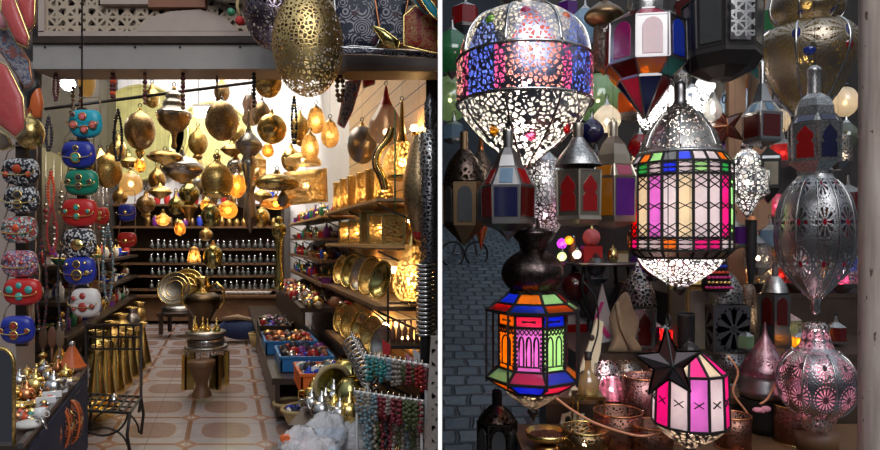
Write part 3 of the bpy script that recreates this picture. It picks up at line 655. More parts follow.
# silver pierced column and stack of rings, bone inlay plank, at the right jamb
Y = 2.7; t_ = thing('pierced_column', 'tall silver pierced cylinder standing up at the right edge of the left stall', 'column', P(430, 262, Y)); s = S(Y)
m = M(); m.lathe([(9.5*s, 0), (9.5*s, 128*s), (8*s, 130*s)], 20, 'pewter_perf'); m.build('pierced_tube', t_)
m = M(); m.lathe([(11.5*s, 88*s), (11.8*s, 130*s), (9.7*s, 131*s)], 20, 'silver_perf'); m.build('silver_sleeve', t_)
m = M(); m.lathe([(5*s, 130*s), (6*s, 134*s), (6*s, 160*s), (0, 170*s)], 16, 'pewter_perf'); m.build('upper_tube', t_)
t_ = thing('ring_stack', 'stack of silver rings standing like a ribbed tube below the pierced cylinder', 'rings', P(426, 336, 2.75)); s = S(2.75)
for i in range(17):
    m = M(); m.ring((0, 0, (2+i*4.3)*s), 8.5*s, 1.7*s, 'silver', 20, 6); m.build('ring', t_)
m = M(); m.lathe([(0, -90*s), (6*s, -90*s), (6*s, 75*s), (0, 75*s)], 12, 'black'); m.build('core', t_)
m = M(); m.plate([P(424, 450, 2.5), P(437, 450, 2.5), P(439, 336, 2.5), P(431, 336, 2.5)], (0, .02, 0), 'bone_plank')
m.plate([P(420, 620, 2.52), P(438, 620, 2.52), P(439, 336, 2.52), P(430, 336, 2.52)], (0, .012, 0), 'dark_wood')
tag(m.build('inlaid_plank'), 'bone-coloured fretwork plank leaning at the right edge of the left stall', 'plank')
m = M(); m.tube([P(395, 110, 3.3), P(395, 210, 3.3)], .004, 'cord_green'); tag(m.build('green_cord'), 'green cord hanging down in front of the lit sconces', 'cord')
# curved gilt frames in front of the onion lamp
for (pts, lab) in (([(393, 128), (388, 140), (379, 152), (377, 165), (383, 178), (386, 190)], 'curved gilt mirror frame snaking left of the golden onion lamp'),):
    m = M(); m.tube([P(a, b, 3.45) for a, b in spline(pts, 4)], .018, 'gold'); m.tube([P(a-3.5, b, 3.47) for a, b in spline(pts, 4)], .009, 'dark_wood'); tag(m.build('curved_frame'), lab, 'frame')
# ------------------------------------------------ right-hand shelves with glowing sconces
U0, U1 = .86, 1.16
def shelf(name, lab, Ya, Yb, z, mat='brown_wood', th=.025, u0=U0, brackets=True):
    t_ = thing(name, lab, 'shelf', RU(1.0, (Ya+Yb)/2, z-th))
    m = M(); m.hexa([RU(u0, Ya, z-th), RU(U1, Ya, z-th), RU(u0, Yb, z-th), RU(U1, Yb, z-th), RU(u0, Ya, z), RU(U1, Ya, z), RU(u0, Yb, z), RU(U1, Yb, z)], mat); part_px(m, 'board', t_)
    if brackets:
        for Y in (Ya+.05, (Ya+Yb)/2, Yb-.05):
            m = M(); m.bar(RU(u0+.02, Y, z-th-.01), RU(U1, Y, z-th-.14), .008, 'iron'); part_px(m, 'bracket', t_)
    return t_
shelf('wall_shelf', 'upper wooden shelf of glowing gold sconces on the right wall', 3.42, 5.2, 1.44, 'pine')
shelf('wall_shelf', 'middle wooden shelf of square gold lamps on the right wall', 3.42, 5.2, 1.17, 'pine')
shelf('wall_shelf', 'third shelf holding upright gold plates on the right wall', 3.42, 5.2, .82, 'brown_wood')
shelf('wall_shelf', 'lowest lit shelf above the bracelet stand on the right wall', 3.42, 5.2, .42, 'brown_wood')
for i, z in enumerate((1.42, 1.22, 1.02, .80)):
    shelf('wall_shelf', ['highest', 'second', 'third', 'lowest'][i]+' shelf of small wares at the far end of the right wall', 5.4, 8.2, z, 'brown_wood' if i else 'pine')
def sconce(px, z, w, h, lab, lit=True, mat='gold_lit'):
    u = 1.02; Y = YU(px, u); t_ = thing('gold_sconce', lab, 'lamp', RU(u, Y, z))
    n = 10
    m = M(); m.lathe([(w/2, 0), (w/2, h)], n, mat, (0, 0, 0), rot=PI*.75, arc=.75); m.build('pierced_shade', t_)
    m = M(); m.lathe([(0, 0), (w/2+.006, 0), (w/2+.006, .012), (0, .012)], n, 'gold', rot=.5); m.lathe([(w/2+.001, h-.006), (w/2+.006, h-.006), (w/2+.006, h), (w/2+.001, h)], n, 'gold'); m.build('rim', t_)
    if lit: m = M(); m.ball((0, 0, h*.4), .02, 'bulb_warm', 6, 4); m.build('bulb', t_)
    return t_
pos = ['nearest', 'second nearest', 'third', 'fourth', 'fifth', 'farthest']
for i, (px, h) in enumerate(((384, .22), (374, .24), (364, .25), (355, .26), (347, .27), (340, .27))):
    sconce(px, 1.442, .12, h, f'{pos[i]} of the lit pierced gold sconces on the upper right shelf', i % 2 == 0 or i > 3)
def square_lamp(px, z, w, h, lab, lit, u=1.02):
    Y = YU(px, u); t_ = thing('square_lamp', lab, 'lamp', RU(u, Y, z)); f = .006
    m = M(); m.box((0, 0, h/2), (w-.01, .06, h-.01), 'gold_lit'); m.build('pierced_box', t_)
    m = M()
    for sx in (-1, 1):
        m.box((sx*w/2, -.0, h/2), (f*2, .075, h), 'gold')
    for z_ in (f, h-f): m.box((0, 0, z_), (w, .075, f*2), 'gold')
    m.build('frame', t_)
    if lit: m = M(); m.ball((0, 0, h*.5), .018, 'bulb_warm', 6, 4); m.build('bulb', t_)
for i, (px, w, h) in enumerate(((394, .13, .19), (380, .15, .2), (368, .1, .24), (357, .12, .18), (347, .12, .18))):
    square_lamp(px, 1.172, w, h, f'{pos[i]} of the square pierced gold lamps on the middle right shelf', i in (1, 3, 4))
def disc_stand(px, z, r, lab, mat, tilt=.25, u=1.0):
    Y = YU(px, u); t_ = thing('standing_plate', lab, 'plate', RU(u, Y, z))
    m = M(); m.T = Matrix.Translation((0, 0, r)) @ Matrix.Rotation(-.9, 4, 'Z') @ Matrix.Rotation(PI/2-tilt, 4, 'X')
    m.lathe([(0, .0), (r*.6, .01), (r*.7, .03), (r, .04)], 28, mat); m.build('plate_face', t_)
    m.T = None; m2 = M(); m2.T = Matrix.Translation((0, 0, r)) @ Matrix.Rotation(-.9, 4, 'Z') @ Matrix.Rotation(PI/2-tilt, 4, 'X'); m2.ring((0, 0, .04), r, .006, 'gold', 28, 5); m2.build('rim', t_)
for i, (px, r, mt) in enumerate(((385, .12, 'olive_brass'), (374, .13, 'brass_eng'), (364, .13, 'silver_eng'), (354, .13, 'olive_brass'), (345, .12, 'gold_eng'))):
    disc_stand(px, .822, r, f'{pos[i]} of the round metal plates standing on the third right shelf', mt)
for i, (px, r, mt) in enumerate(((386, .12, 'silver_eng'), (375, .13, 'gold_eng'), (364, .13, 'gold'), (353, .13, 'gold_eng'), (345, .12, 'gold'))):
    disc_stand(px, .422, r, f'{pos[i]} of the round metal plates standing on the lowest lit shelf', mt)
for i, (u, Y, z) in enumerate(((1.12, 3.75, .56), (1.12, 4.2, .58), (1.12, 4.7, .56), (1.12, 4.0, .98), (1.12, 4.6, .98), (1.13, 3.6, 1.85), (1.1, 5.0, 1.9), (1.12, 3.62, 1.3))):
    t_ = thing('wall_lamp', ['lamp behind the plates of the lowest lit shelf', 'lamp behind the plates of the third shelf', 'lamp on the pine boards'][0 if i < 3 else 1 if i < 5 else 2]+[' near end', ' middle', ' far end', ' near end', ' far end', ' above the onion lamp', ' beyond the round disc', ' beside the square lamps'][i], 'lamp', RU(u, Y, z))
    m = M(); m.ball((0, 0, .02), .024, 'bulb_warm', 8, 5); m.build('bulb', t_)
    m = M(); m.lathe([(.012, -.03), (.018, 0), (.012, .004)], 8, 'brass'); m.bar((0, 0, -.02), (.06, 0, -.02), .006, 'brass'); m.build('holder', t_)
t_ = None
# small wares on the far shelves
kinds = ['cup', 'jar', 'bottle', 'bowl', 'box']
wm = [('blue', 'blue_pot'), ('red', 'red_pot'), ('amber', 'clay'), ('white', 'white_ceramic'), ('brass', 'brass'), ('purple', 'purple_pot'), ('green', 'green_pot'), ('silver', 'silver')]
def ware(kind, mat, loc, label, group, sc=1.0):
    t_ = thing('small_'+kind, label, kind, loc, group); m = M()
    if kind == 'cup':
        m.lathe([(0, 0), (.025*sc, 0), (.035*sc, .07*sc), (.032*sc, .07*sc), (.02*sc, .01), (0, .01)], 10, mat); m.build('cup_body', t_)
        m = M(); m.ring((.04*sc, 0, .038*sc), .018*sc, .004*sc, mat, 10, 4, 'Y'); m.build('handle', t_)
    elif kind == 'jar':
        m.lathe(spline([(0, 0), (.028*sc, 0), (.042*sc, .05*sc), (.03*sc, .1*sc)], 3), 12, mat); m.build('jar_body', t_)
        m = M(); m.lathe([(.033*sc, .1*sc), (.02*sc, .115*sc), (.006*sc, .12*sc), (.006*sc, .135*sc), (0, .14*sc)], 10, 'brass_dark'); m.build('lid', t_)
    elif kind == 'bottle':
        m.lathe([(0, 0), (.03*sc, 0), (.032*sc, .08*sc), (.012*sc, .11*sc), (.01*sc, .14*sc), (0, .14*sc)], 10, mat); m.build('bottle_body', t_)
        m = M(); m.ball((0, 0, .15*sc), .013*sc, 'silver', 8, 5); m.build('stopper', t_)
    elif kind == 'bowl':
        m.lathe([(0, 0), (.025*sc, 0), (.05*sc, .025*sc), (.065*sc, .05*sc), (.06*sc, .05*sc), (.04*sc, .02*sc), (0, .012*sc)], 14, mat); m.build('bowl_body', t_)
        m = M(); m.ring((0, 0, .05*sc), .062*sc, .004*sc, 'brass', 16, 4); m.build('rim', t_)
    else:
        m.box((0, 0, .03*sc), (.09*sc, .07*sc, .06*sc), mat); m.build('box_body', t_)
        m = M(); m.box((0, 0, .066*sc), (.094*sc, .074*sc, .014*sc), 'brass_dark'); m.build('lid', t_)
    return t_
protos = {}
for i, z in enumerate((1.42, 1.22, 1.02, .80)):
    Y = 5.55
    while Y < 8.1:
        for u in (.93, 1.06):
            k = random.choice(kinds); cn_, mt = random.choice(wm); key = (k, mt)
            lab = f'small {cn_} {k} on the {["highest", "second", "third", "lowest"][i]} far shelf of the right wall'; grp = f'{cn_} {k} wares on the {["highest", "second", "third", "lowest"][i]} far right shelf'
            loc = RU(u, Y+(.03 if u > 1 else 0), z)
            if key not in protos: protos[key] = ware(k, mt, loc, lab, grp, .95)
            else: clone(protos[key], loc, lab, grp, rz=random.uniform(0, 6))
        Y += .17
# ================================================================== LEFT STALL: bags, tables, floor goods
def bag(cx, cy, w, h, Y, mat, meds, label, rimmat='brass', strap=14, group=None, flap=None):
    s = S(Y); c = cth(cx); t_ = thing('handbag', label, 'bag', P(cx, cy+h/2, Y), group); a = w/2*s*1.0; H_ = h*s
    out = []
    N = 22
    for i in range(N):
        th = 2*PI*i/N; x = math.cos(th); z = math.sin(th)
        x = math.copysign(abs(x)**(.75 if z < 0 else .45), x); z = math.copysign(abs(z)**(.8 if z < 0 else .45), z)
        x *= 1 if z < 0 else 1-.14*z
        out.append((x*a, H_/2+z*H_/2))
    m = M(); m.pillow(out, .024, mat); m.build('bag_body', t_)
    fl = [(x*1.015, H_*.5+(z-H_*.5)*1.02) for x, z in out if z > H_*.5]
    fl = sorted(fl, key=lambda p: math.atan2(p[1]-H_*.45, p[0]))
    low = [(a*.98*math.cos(PI+PI*i/8), H_*.52+H_*.16*math.sin(PI+PI*i/8)) for i in range(9)]
    m = M(); m.pillow(fl+low, .028, flap or mat); m.build('flap', t_)
    m = M(); m.tube([(p[0]*.99, -.030, p[1]) for p in [(-a*.98, H_*.55)]+low[1:-1]+[(a*.98, H_*.55)]], .0025, rimmat, 4); m.build('flap_trim', t_)
    for dx, dy, r, mt, *rim in meds:
        m = M(); m.T = Matrix.Translation((dx*a, -.026, H_/2+dy*H_/2)) @ Matrix.Rotation(PI/2, 4, 'X')
        rr = r*s
        if not rim: m.lathe([(rr*1.0, 0), (rr*1.05, .002), (rr*.7, .003), (rr*.65, .002)], 12, rimmat); m.lathe([(rr*.66, .004), (rr*.5, .005), (0, .006)], 12, mt)
        else: m.lathe([(rr, 0), (rr*.8, .004), (0, .006)], 10, mt)
        m.build('medallion', t_)
    m = M()
    for sx in (-1, 1): m.tube([(sx*a*.86, .0, H_*.9), (sx*a*.8, .01, H_+strap*s*.5), (sx*a*.55, .03, H_+strap*s)], .003, 'strap_tan', 4)
    m.tube([(-a*.55, .03, H_+strap*s), (a*.55, .03, H_+strap*s)], .003, 'strap_tan', 4)
    m.build('strap', t_); return t_
def dots(mat, r=3.2, n=3, r2=2.4, mat2=None): 
    return [(0, .38, r, mat), (0, -.25, r, mat), (-.62, .1, r2, mat2 or mat), (.62, .1, r2, mat2 or mat)]
YA = 2.5; YB = 2.65; plain('urn_dark', (.10, .07, .04), 1, .35, .3)
bag(21, 172, 37, 27, YA, 'mos_bw', [(0, .2, 5, 'coral', 1), (-.6, -.2, 3, 'coral', 1), (.6, -.2, 3, 'coral', 1)], 'black and white mosaic handbag with red stones, top of the far left column')
bag(22, 200, 35, 27, YA, 'mos_bw', [(0, .35, 4.5, 'stone_dark'), (0, -.35, 4.5, 'stone_dark')], 'black and white mosaic handbag with two dark brass-ringed stones')
bag(20, 230, 36, 27, YA, 'mos_multi', [(0, .2, 3.6, 'coral', 1)], 'red white and teal mosaic handbag in the far left column')
bag(20, 264, 36, 27, YA, 'mos_pink', [(-.3, .3, 2.4, 'stone_red', 1), (.3, .1, 2.4, 'stone_red', 1)], 'pink and blue speckled mosaic handbag in the far left column')
bag(23, 292, 38, 27, YA, 'leather_red', [(-.5, .2, 4, 'stone_teal', 1), (0, -.3, 4, 'stone_teal', 1), (.5, .2, 4, 'stone_teal', 1), (0, .5, 3.4, 'stone_teal', 1)], 'red handbag with green leaf-shaped stones in the far left column')
bag(18, 330, 34, 28, YA, 'leather_blue', [(0, .35, 4.4, 'stone_red'), (0, -.3, 4.6, 'stone_red'), (-.75, 0, 2.6, 'stone_red'), (.75, 0, 2.6, 'stone_red')], 'blue handbag with gold-ringed red stones, lowest of the far left column')
bag(86, 124, 33, 28, YB, 'leather_teal', [(0, .45, 4.2, 'stone_pink'), (-.55, -.15, 4.2, 'stone_pink'), (.62, -.15, 4.2, 'stone_pink'), (.1, -.45, 4.2, 'stone_pink'), (-.6, .6, 2.6, 'stone_dark')], 'turquoise handbag with pink dots at the top of the second column', 'copper')
bag(79, 155, 34, 27, YB, 'leather_blue', [(0, .45, 3, 'stone_dark'), (0, -.25, 5.6, 'stone_teal')], 'deep blue handbag with one big round stone, below the turquoise one')
bag(82, 183, 34, 26, YB, 'leather_green', dots('stone_dark', 3.6), 'green handbag with gold-ringed stones in the second column')
bag(80, 213, 36, 28, YB, 'leather_red', dots('stone_teal', 3.4), 'red handbag with teal stones and gold flap edge in the second column')
bag(80, 243, 33, 29, YB, 'mos_bw', [(0, -.1, 6, 'gold', 1)], 'black and white patterned handbag with a large gold flower clasp')
bag(80, 271, 33, 28, YB, 'leather_blue', [(0, .5, 4, 'stone_dark'), (0, -.25, 5.6, 'stone_dark'), (.6, -.1, 2.5, 'gold'), (-.6, .5, 1.6, 'gold', 1), (.5, .6, 1.6, 'gold', 1)], 'dark blue handbag with brass rings above the white one')
bag(86, 303, 30, 29, YB, 'leather_white', [(0, .5, 3.6, 'stone_red', 1), (0, -.25, 4.8, 'stone_red', 1), (-.6, .35, 2.6, 'stone_red', 1), (.6, -.2, 2.8, 'stone_red', 1), (-.6, -.35, 2.2, 'stone_red', 1)], 'white handbag with oval red stones, lowest of the second column', strap=30)
bag(127, 213, 18, 17, 3.9, 'leather_blue', [(0, .1, 2, 'gold', 1)], 'small plain blue purse hanging before the left wall')
bag(127, 240, 19, 15, 3.9, 'leather_red', [(0, -.1, 2.2, 'gold', 1)], 'small plain red purse with a gold button below the blue purse', strap=22)
bag(102, 216, 14, 17, 3.5, 'leather_red', [(0, .3, 2.2, 'gold'), (0, -.3, 2.2, 'gold')], 'narrow orange-red purse with square gold studs behind the red bag')
# uprights the bag columns hang from
def upright(name, lab, px, y0, y1, w, Y, mat, foot=True):
    zb = P(px, y1, Y).z; t_ = thing(name, lab, 'hanger', (P(px, 240, Y).x, Y, zb)); zt = P(px, y0, Y).z-zb; ww = w*S(Y)
    m = M(); m.box((0, 0, zt/2), (ww, .02, zt), mat); m.build('board', t_)
    m = M()
    for y in range(y0+5, y1, 29): z = P(px, y, Y).z-zb; m.bar((-ww*1.2, -.02, z), (ww*1.2, -.02, z), .006, 'iron', 6)
    m.build('crossbars', t_)
    m = M(); m.tube([(0, 0, zt), (0, 0, TOPZ-zb)], .004, 'iron', 5); m.build('cord', t_)
upright('bag_hanger', 'dark wooden hanging board behind the far left column of bags', 22, 142, 346, 10, YA+.1, 'dark_wood')
upright('bag_hanger', 'dark wooden hanging board behind the second column of bags', 82, 108, 312, 8, YB+.1, 'dark_wood')
lan('hanging_globe', 'gold engraved ball above the mosaic bags at the far left', 'globe', 30, 2.55, [('cap', 'brass', 12, [(113, 1), (117, 4)]), ('globe', 'gold_eng', 24, ell(133, 16.5, 15.5, .08, .97))])
# leather pouches in clear film, top left
def pouch(pts, Y, mat, label, trim='gold', tilt=.0):
    o = P(pts[0][0], pts[0][1], Y); q = [P(a, b, Y)-o for a, b in pts]; t_ = thing('leather_pouch', label, 'pouch', o)
    dense = []
    for i in range(len(q)):
        for k in range(3): dense.append(q[i].lerp(q[(i+1) % len(q)], k/3))
    m = M(); m.pillow([(p.x, p.z) for p in dense], .02, mat); m.build('pouch_body', t_)
    m = M(); m.tube([(p.x, -.004, p.z) for p in dense], .004, trim, 5, True, True); m.build('edge_trim', t_)
    c_ = sum(q, Vector())/len(q); m = M(); m.pillow([(c_.x+(p.x-c_.x)*1.12, c_.z+(p.z-c_.z)*1.1) for p in dense], .026, 'film'); m.build('clear_wrapper', t_)
pouch([(0, 62), (8, 66), (24, 98), (26, 128), (16, 138), (-8, 120), (-12, 70)], 2.2, 'leather_red', 'large red leather pouch in clear film at the far left edge')
pouch([(-6, 20), (6, 22), (30, 62), (33, 84), (26, 88), (6, 58), (-8, 40)], 2.28, 'pouch_blue', 'blue and white patterned pouch with a pointed end above the large red one', 'copper')
pouch([(2, -4), (14, -4), (30, 38), (28, 48), (18, 44), (2, 12)], 2.16, 'leather_red', 'slim red leather pouch with gold edge hanging second from the left edge')
pouch([(18, -6), (36, -6), (35, 24), (28, 34), (20, 14)], 2.2, 'leather_red', 'short red leather pouch at the top beside the carved frieze')
pouch([(-14, -6), (2, -2), (10, 28), (4, 30), (-14, 20)], 2.22, 'cloth_pink', 'pink pouch in the top left corner')
pouch([(-6, 128), (8, 136), (12, 146), (4, 150), (-10, 146)], 2.3, 'strap_tan', 'tan pouch tip poking out under the large red pouch')
m = M(); m.pillow([((a-33)*S(2.7), (118-b)*S(2.7)) for a, b in [(27, 118), (41, 118), (43, 102), (40, 88), (36, 80), (31, 90), (27, 104)]], .02, 'tagine_orange')
tag(m.build('cloth_doll', None, P(33, 118, 2.7)), 'orange cloth figure with black hair hanging right of the red pouch', 'ornament')
o = bpy.data.objects['cloth_doll']
m = M(); m.pillow([((a-33)*S(2.7), (118-b)*S(2.7)) for a, b in [(26, 112), (31, 112), (35, 96), (40, 88), (38, 79), (33, 82), (28, 96)]], .028, 'black'); m.build('black_hair', o)
# bead strings
def beads(px, y0, y1, Y, mat, lab, r=1.9, loop=0, mat2=None, name='bead_string'):
    s = S(Y); m = M(); n = int((y1-y0)/(r*1.7))
    for sd in ((-1, 1) if loop else (0,)):
        for i in range(n+1):
            t = i/n; x = sd*loop*s*math.sin(PI*min(1, t*.9)) if loop else 0
            rr = r*s*random.uniform(.8, 1.15); m.ball((x, 0, (y1-y0)*(1-t)*s), rr, mat if (i % 3 or not mat2) else mat2, 7, 5)
    m.tube([(0, 0, (y1-y0)*s*.0), (0, 0, (y1-y0+3)*s)], .0015, 'iron', 4) if not loop else m.tube([(0, 0, (y1-y0)*s), (0, 0, (y1-y0+4)*s)], .0015, 'iron', 4)
    return tag(m.build(name, None, P(px, y1, Y)), lab, 'beads')
beads(56, 70, 100, 3.05, 'wine', 'dark wine bead string with two strands under the left end of the shutter box', 1.5, 2.2)
beads(73, 88, 108, 3.2, 'bronze', 'short brown bead string left of the turquoise bag', 2, 0, 'clay')
beads(81, 88, 112, 3.2, 'clay', 'reddish bead string right beside the short brown one', 2)
beads(113, 70, 97, 3.05, 'wine', 'short bead string with a coral end under the shutter box', 2.2, 1.5, 'coral')
beads(145, 70, 103, 3.05, 'clay', 'red-brown bead string above the dark bronze globe', 2.2, 0, 'wine')
beads(183, 70, 108, 3.05, 'wine', 'dark bead string beside the ribbed silver lantern', 2.4, 0, 'bronze')
beads(217, 71, 100, 3.1, 'bronze', 'thin brown tassel string above the smoky globe', 1.2)
beads(254, 70, 106, 3.05, 'black', 'black bead string beside the golden drum globe', 2.2)
beads(294, 97, 143, 3.0, 'black', 'long double black bead string below the large egg-shaped lantern', 1.6, 2.4, 'gold')
beads(340, 72, 100, 3.1, 'bronze', 'brown cluster of beads right of the egg-shaped lantern', 2.4, 3)
beads(51, 172, 206, 2.62, 'coral', 'bright orange coral necklace between the two bag columns', 1.6, 3)
beads(52, 206, 252, 2.6, 'bead_red', 'long red coral loop below the orange necklace', 1.3, 5)
beads(64, 230, 330, 2.9, 'stone_dark', 'long black bead necklace between the bag columns', 1.3, 6)
beads(42, 240, 330, 2.95, 'stone_dark', 'long dark necklace behind the far left bags', 1.3, 5, 'bead_wine')
beads(108, 225, 300, 3.4, 'bead_grey', 'grey bead strands in front of the left wall', 1.4, 5, 'silver')
beads(118, 110, 160, 3.6, 'stone_dark', 'black hanging strand with pale tips left of the bronze globe', 1.6, 4)
beads(49, 118, 150, 2.9, 'stone_dark', 'black leather strands beside the gold engraved ball', 1.8, 3)
# left wall: dark hanging board with rows of necklaces and shelves of small wares
for i, (z, Ya, Yb) in enumerate(((1.0, 4.6, 8.3), (.72, 4.6, 8.3), (.45, 4.6, 8.3))):
    t_ = thing('wall_shelf', ['upper', 'middle', 'lower'][i]+' dark shelf along the left wall', 'shelf', RU(-1.4, 6.4, z-.03))
    m = M(); m.hexa([RU(u, Y, zz) for zz in (z-.03, z) for Y in (Ya, Yb) for u in (-1.6, -1.22)], 'dark_wood'); part_px(m, 'board', t_)
    m = M()
    for Y in (4.8, 6.4, 8.1): m.bar(RU(-1.24, Y, z-.035), RU(-1.6, Y, z-.2), .01, 'iron')
    part_px(m, 'brackets', t_)
    Y = 4.8
    while Y < 8.2:
        for u in (-1.5, -1.33):
            k = random.choice(kinds); cn_, mt = random.choice(wm)
            lv = ['upper', 'middle', 'lower'][i]; lab = f'small {cn_} {k} on the {lv} shelf of the left wall'; grp = f'{cn_} {k} wares on the {lv} left shelf'
            key = (k, mt)
            if key not in protos: protos[key] = ware(k, mt, RU(u, Y, z), lab, grp, .95)
            else: clone(protos[key], RU(u, Y, z), lab, grp, rz=random.uniform(0, 6), sc=1.1)
        Y += .2
t_ = thing('pendant_board', 'dark panel hung with grey pendants on the left wall', 'panel', RU(-1.6, 5.5, 1.1))
m = M(); m.hexa([RU(u, Y, z) for z in (1.1, 2.0) for Y in (4.0, 8.0) for u in (-1.62, -1.58)], 'dark_wood'); part_px(m, 'board', t_)
for i in range(16):
    Y = 4.2+i*.24; z = 1.75-.15*(i % 3); m = M(); m.tube([RU(-1.55, Y, 1.95), RU(-1.55, Y, z-.25)], .003, 'silver', 4)
    for k in range(4): m.ball(RU(-1.55, Y, z-.05*k-.1), .016+.006*(k % 2), random.choice(['silver', 'bead_grey', 'pewter', 'bead_wine']), 7, 5)
    part_px(m, 'pendant_chain', t_)
# display table at the front left with small goods
TZ = .52
def tab_pt(px, py): # point on the table top plane seen at that pixel
    Y = (CAMZ-TZ)*600/(py-240); return P(px, py, Y)
t_ = thing('display_table', 'black display table crowded with jewellery and small metalware at the lower left', 'table', P(40, 420, 2.9)*1.0)
t_.location.z = .05
pts = [tab_pt(86, 366), tab_pt(20, 446), tab_pt(-60, 446), tab_pt(20, 362)]
m = M(); m.plate([p-Vector((0, 0, .02)) for p in pts], (0, 0, .04), 'dark_wood'); part_px(m, 'table_top', t_)
m = M(); m.plate([pts[0]-Vector((0, 0, .04)), pts[1]-Vector((0, 0, .04)), pts[1]-Vector((0, 0, .44)), pts[0]-Vector((0, 0, .44))], (-.02, 0, 0), 'cloth_navy'); part_px(m, 'side_cloth', t_)
m = M(); m.bar(pts[0], pts[1], .012, 'pewter'); part_px(m, 'edge_rail', t_)
for p in pts:
    m = M(); q = p+(sum(pts, Vector())/4-p)*.12; m.box((q.x, q.y, .27), (.04, .04, .44), 'dark_wood'); part_px(m, 'leg', t_)
def teapot(loc, sc, mat, label, group=None, rz=0.):
    t_ = thing('teapot', label, 'teapot', loc, group, rz)
    m = M(); m.lathe(spline([(0, 0), (.03*sc, 0), (.055*sc, .04*sc), (.045*sc, .085*sc), (.025*sc, .1*sc)], 3), 14, mat); m.build('pot_body', t_)
    m = M(); m.lathe([(.027*sc, .1*sc), (.02*sc, .12*sc), (.006*sc, .13*sc), (.008*sc, .145*sc), (0, .15*sc)], 12, mat); m.build('lid', t_)
    m = M(); m.tube([(.05*sc, 0, .04*sc), (.075*sc, 0, .06*sc), (.085*sc, 0, .1*sc)], [.009*sc, .006*sc, .004*sc], mat); m.build('spout', t_)
    m = M(); m.tube([(-.045*sc, 0, .08*sc), (-.08*sc, 0, .075*sc), (-.08*sc, 0, .04*sc), (-.05*sc, 0, .03*sc)], .004*sc, mat); m.build('handle', t_)
    return t_
teapot(tab_pt(54, 396), .75, 'silver', 'silver teapot on the front left display table')
teapot(tab_pt(36, 394), .75, 'brass', 'small brass teapot beside the silver teapot on the display table')
def tagine(loc, sc, mat, label, knob='brass'):
    t_ = thing('tagine', label, 'tagine', loc)
    m = M(); m.lathe([(0, 0), (.06*sc, 0), (.09*sc, .03*sc), (.085*sc, .035*sc)], 18, 'clay'); m.build('dish', t_)
    m = M(); m.lathe([(.082*sc, .036*sc), (.06*sc, .07*sc), (.03*sc, .14*sc), (.015*sc, .17*sc)], 18, mat); m.build('cone_lid', t_)
    m = M(); m.lathe([(.014*sc, .165*sc), (.022*sc, .18*sc), (.012*sc, .195*sc), (0, .2*sc)], 12, knob); m.build('knob', t_)
tagine(tab_pt(72, 372), .8, 'tagine_orange', 'orange cone-lidded tagine at the back corner of the display table', 'silver')
lan('brass_candlestick', 'pale brass candlestick on the display table', 'candlestick', 43, 3.1, [('candlestick_body', 'brass', 16, [(352, 2), (355, 5), (359, 2), (364, 6), (368, 3), (372, 8), (375, 8)]), ('base_plate', 'brass', 16, [(375, 8), (376, 11), (377, 11)])], hang=False, hook=False)
for i, (px, py, k, mt, cn_) in enumerate(((27, 383, 'jar', 'brass', 'brass'), (62, 388, 'cup', 'silver', 'silver'), (12, 382, 'bottle', 'clay', 'brown'), (70, 386, 'bowl', 'silver', 'silver'), (22, 412, 'bowl', 'brass', 'brass'), (40, 420, 'cup', 'white_ceramic', 'white'), (5, 396, 'jar', 'red_pot', 'red'),
    (48, 384, 'jar', 'silver', 'silver'), (58, 376, 'bottle', 'copper', 'copper'), (36, 376, 'bowl', 'clay', 'brown'), (17, 396, 'cup', 'brass', 'brass'))):
    ware(k, mt, tab_pt(px, py), ['squat', 'little', 'tall', 'open', 'shallow', 'plain', 'glossy', 'lidded', 'slender', 'round', 'tiny'][i]+f' {cn_} {k} among the trinkets on the front left display table', None, .62)
m = M()
for i in range(340):
    px = random.uniform(8, 60); py = random.uniform(366, 425)
    if px > 86-(py-366)*.8-4: continue
    p = tab_pt(px, py); r = random.uniform(.006, .014); m.ball((p.x, p.y, p.z+r*.8), r, random.choice(['bead_bone', 'copper', 'brass', 'stone_teal', 'coral', 'silver', 'stone_dark', 'clay', 'gold']), 6, 4, sx=random.uniform(.8, 1.6), sz=random.uniform(.6, 1.8))
tag(m.build('jewellery_trinkets'), 'jumble of small beads and jewellery spread over the front left display table', 'trinkets', kind='stuff')
for px, py, mt, lab in ((52, 342, 'clay', 'left of two brown wooden spoons standing behind the display table goods'), (43, 345, 'brown_wood', 'brown wooden ladle left of the other upright spoons'), (60, 340, 'strap_tan', 'tan wooden spoon with oval bowl standing behind the display table goods')):
    t_ = thing('wooden_spoon', lab, 'spoon', tab_pt(px, 370)); m = M(); m.tube([(0, 0, 0), (0, 0, .12)], .006, mt); m.build('handle', t_)
    m = M(); m.ball((0, 0, .17), .03, mt, 10, 6, sx=.8, sy=.35, sz=2.0); m.build('spoon_bowl', t_)
for i, (px, py) in enumerate(((46, 405), (52, 400), (58, 396))):
    m = M(); p = tab_pt(px, py); m.box((0, 0, .02+.004*i), (.07, .02, .025), 'white_ceramic', .5)
    tag(m.build('white_box', None, p), ['front', 'middle', 'rear'][i]+' of three slim white boxes lying near the table edge', 'box')
t_ = thing('draped_cloth_roll', 'pale cloth with a silver handle on the front corner of the display table', 'cloth', tab_pt(28, 430))
m = M(); m.ball((0, 0, .02), .04, 'cloth_cream', 12, 7, sx=1.2, sz=.4); m.build('cloth', t_)
m = M(); m.tube([(.03, 0, .03), (.06, -.02, .05), (.08, -.02, .01)], .006, 'silver'); m.build('handle', t_)
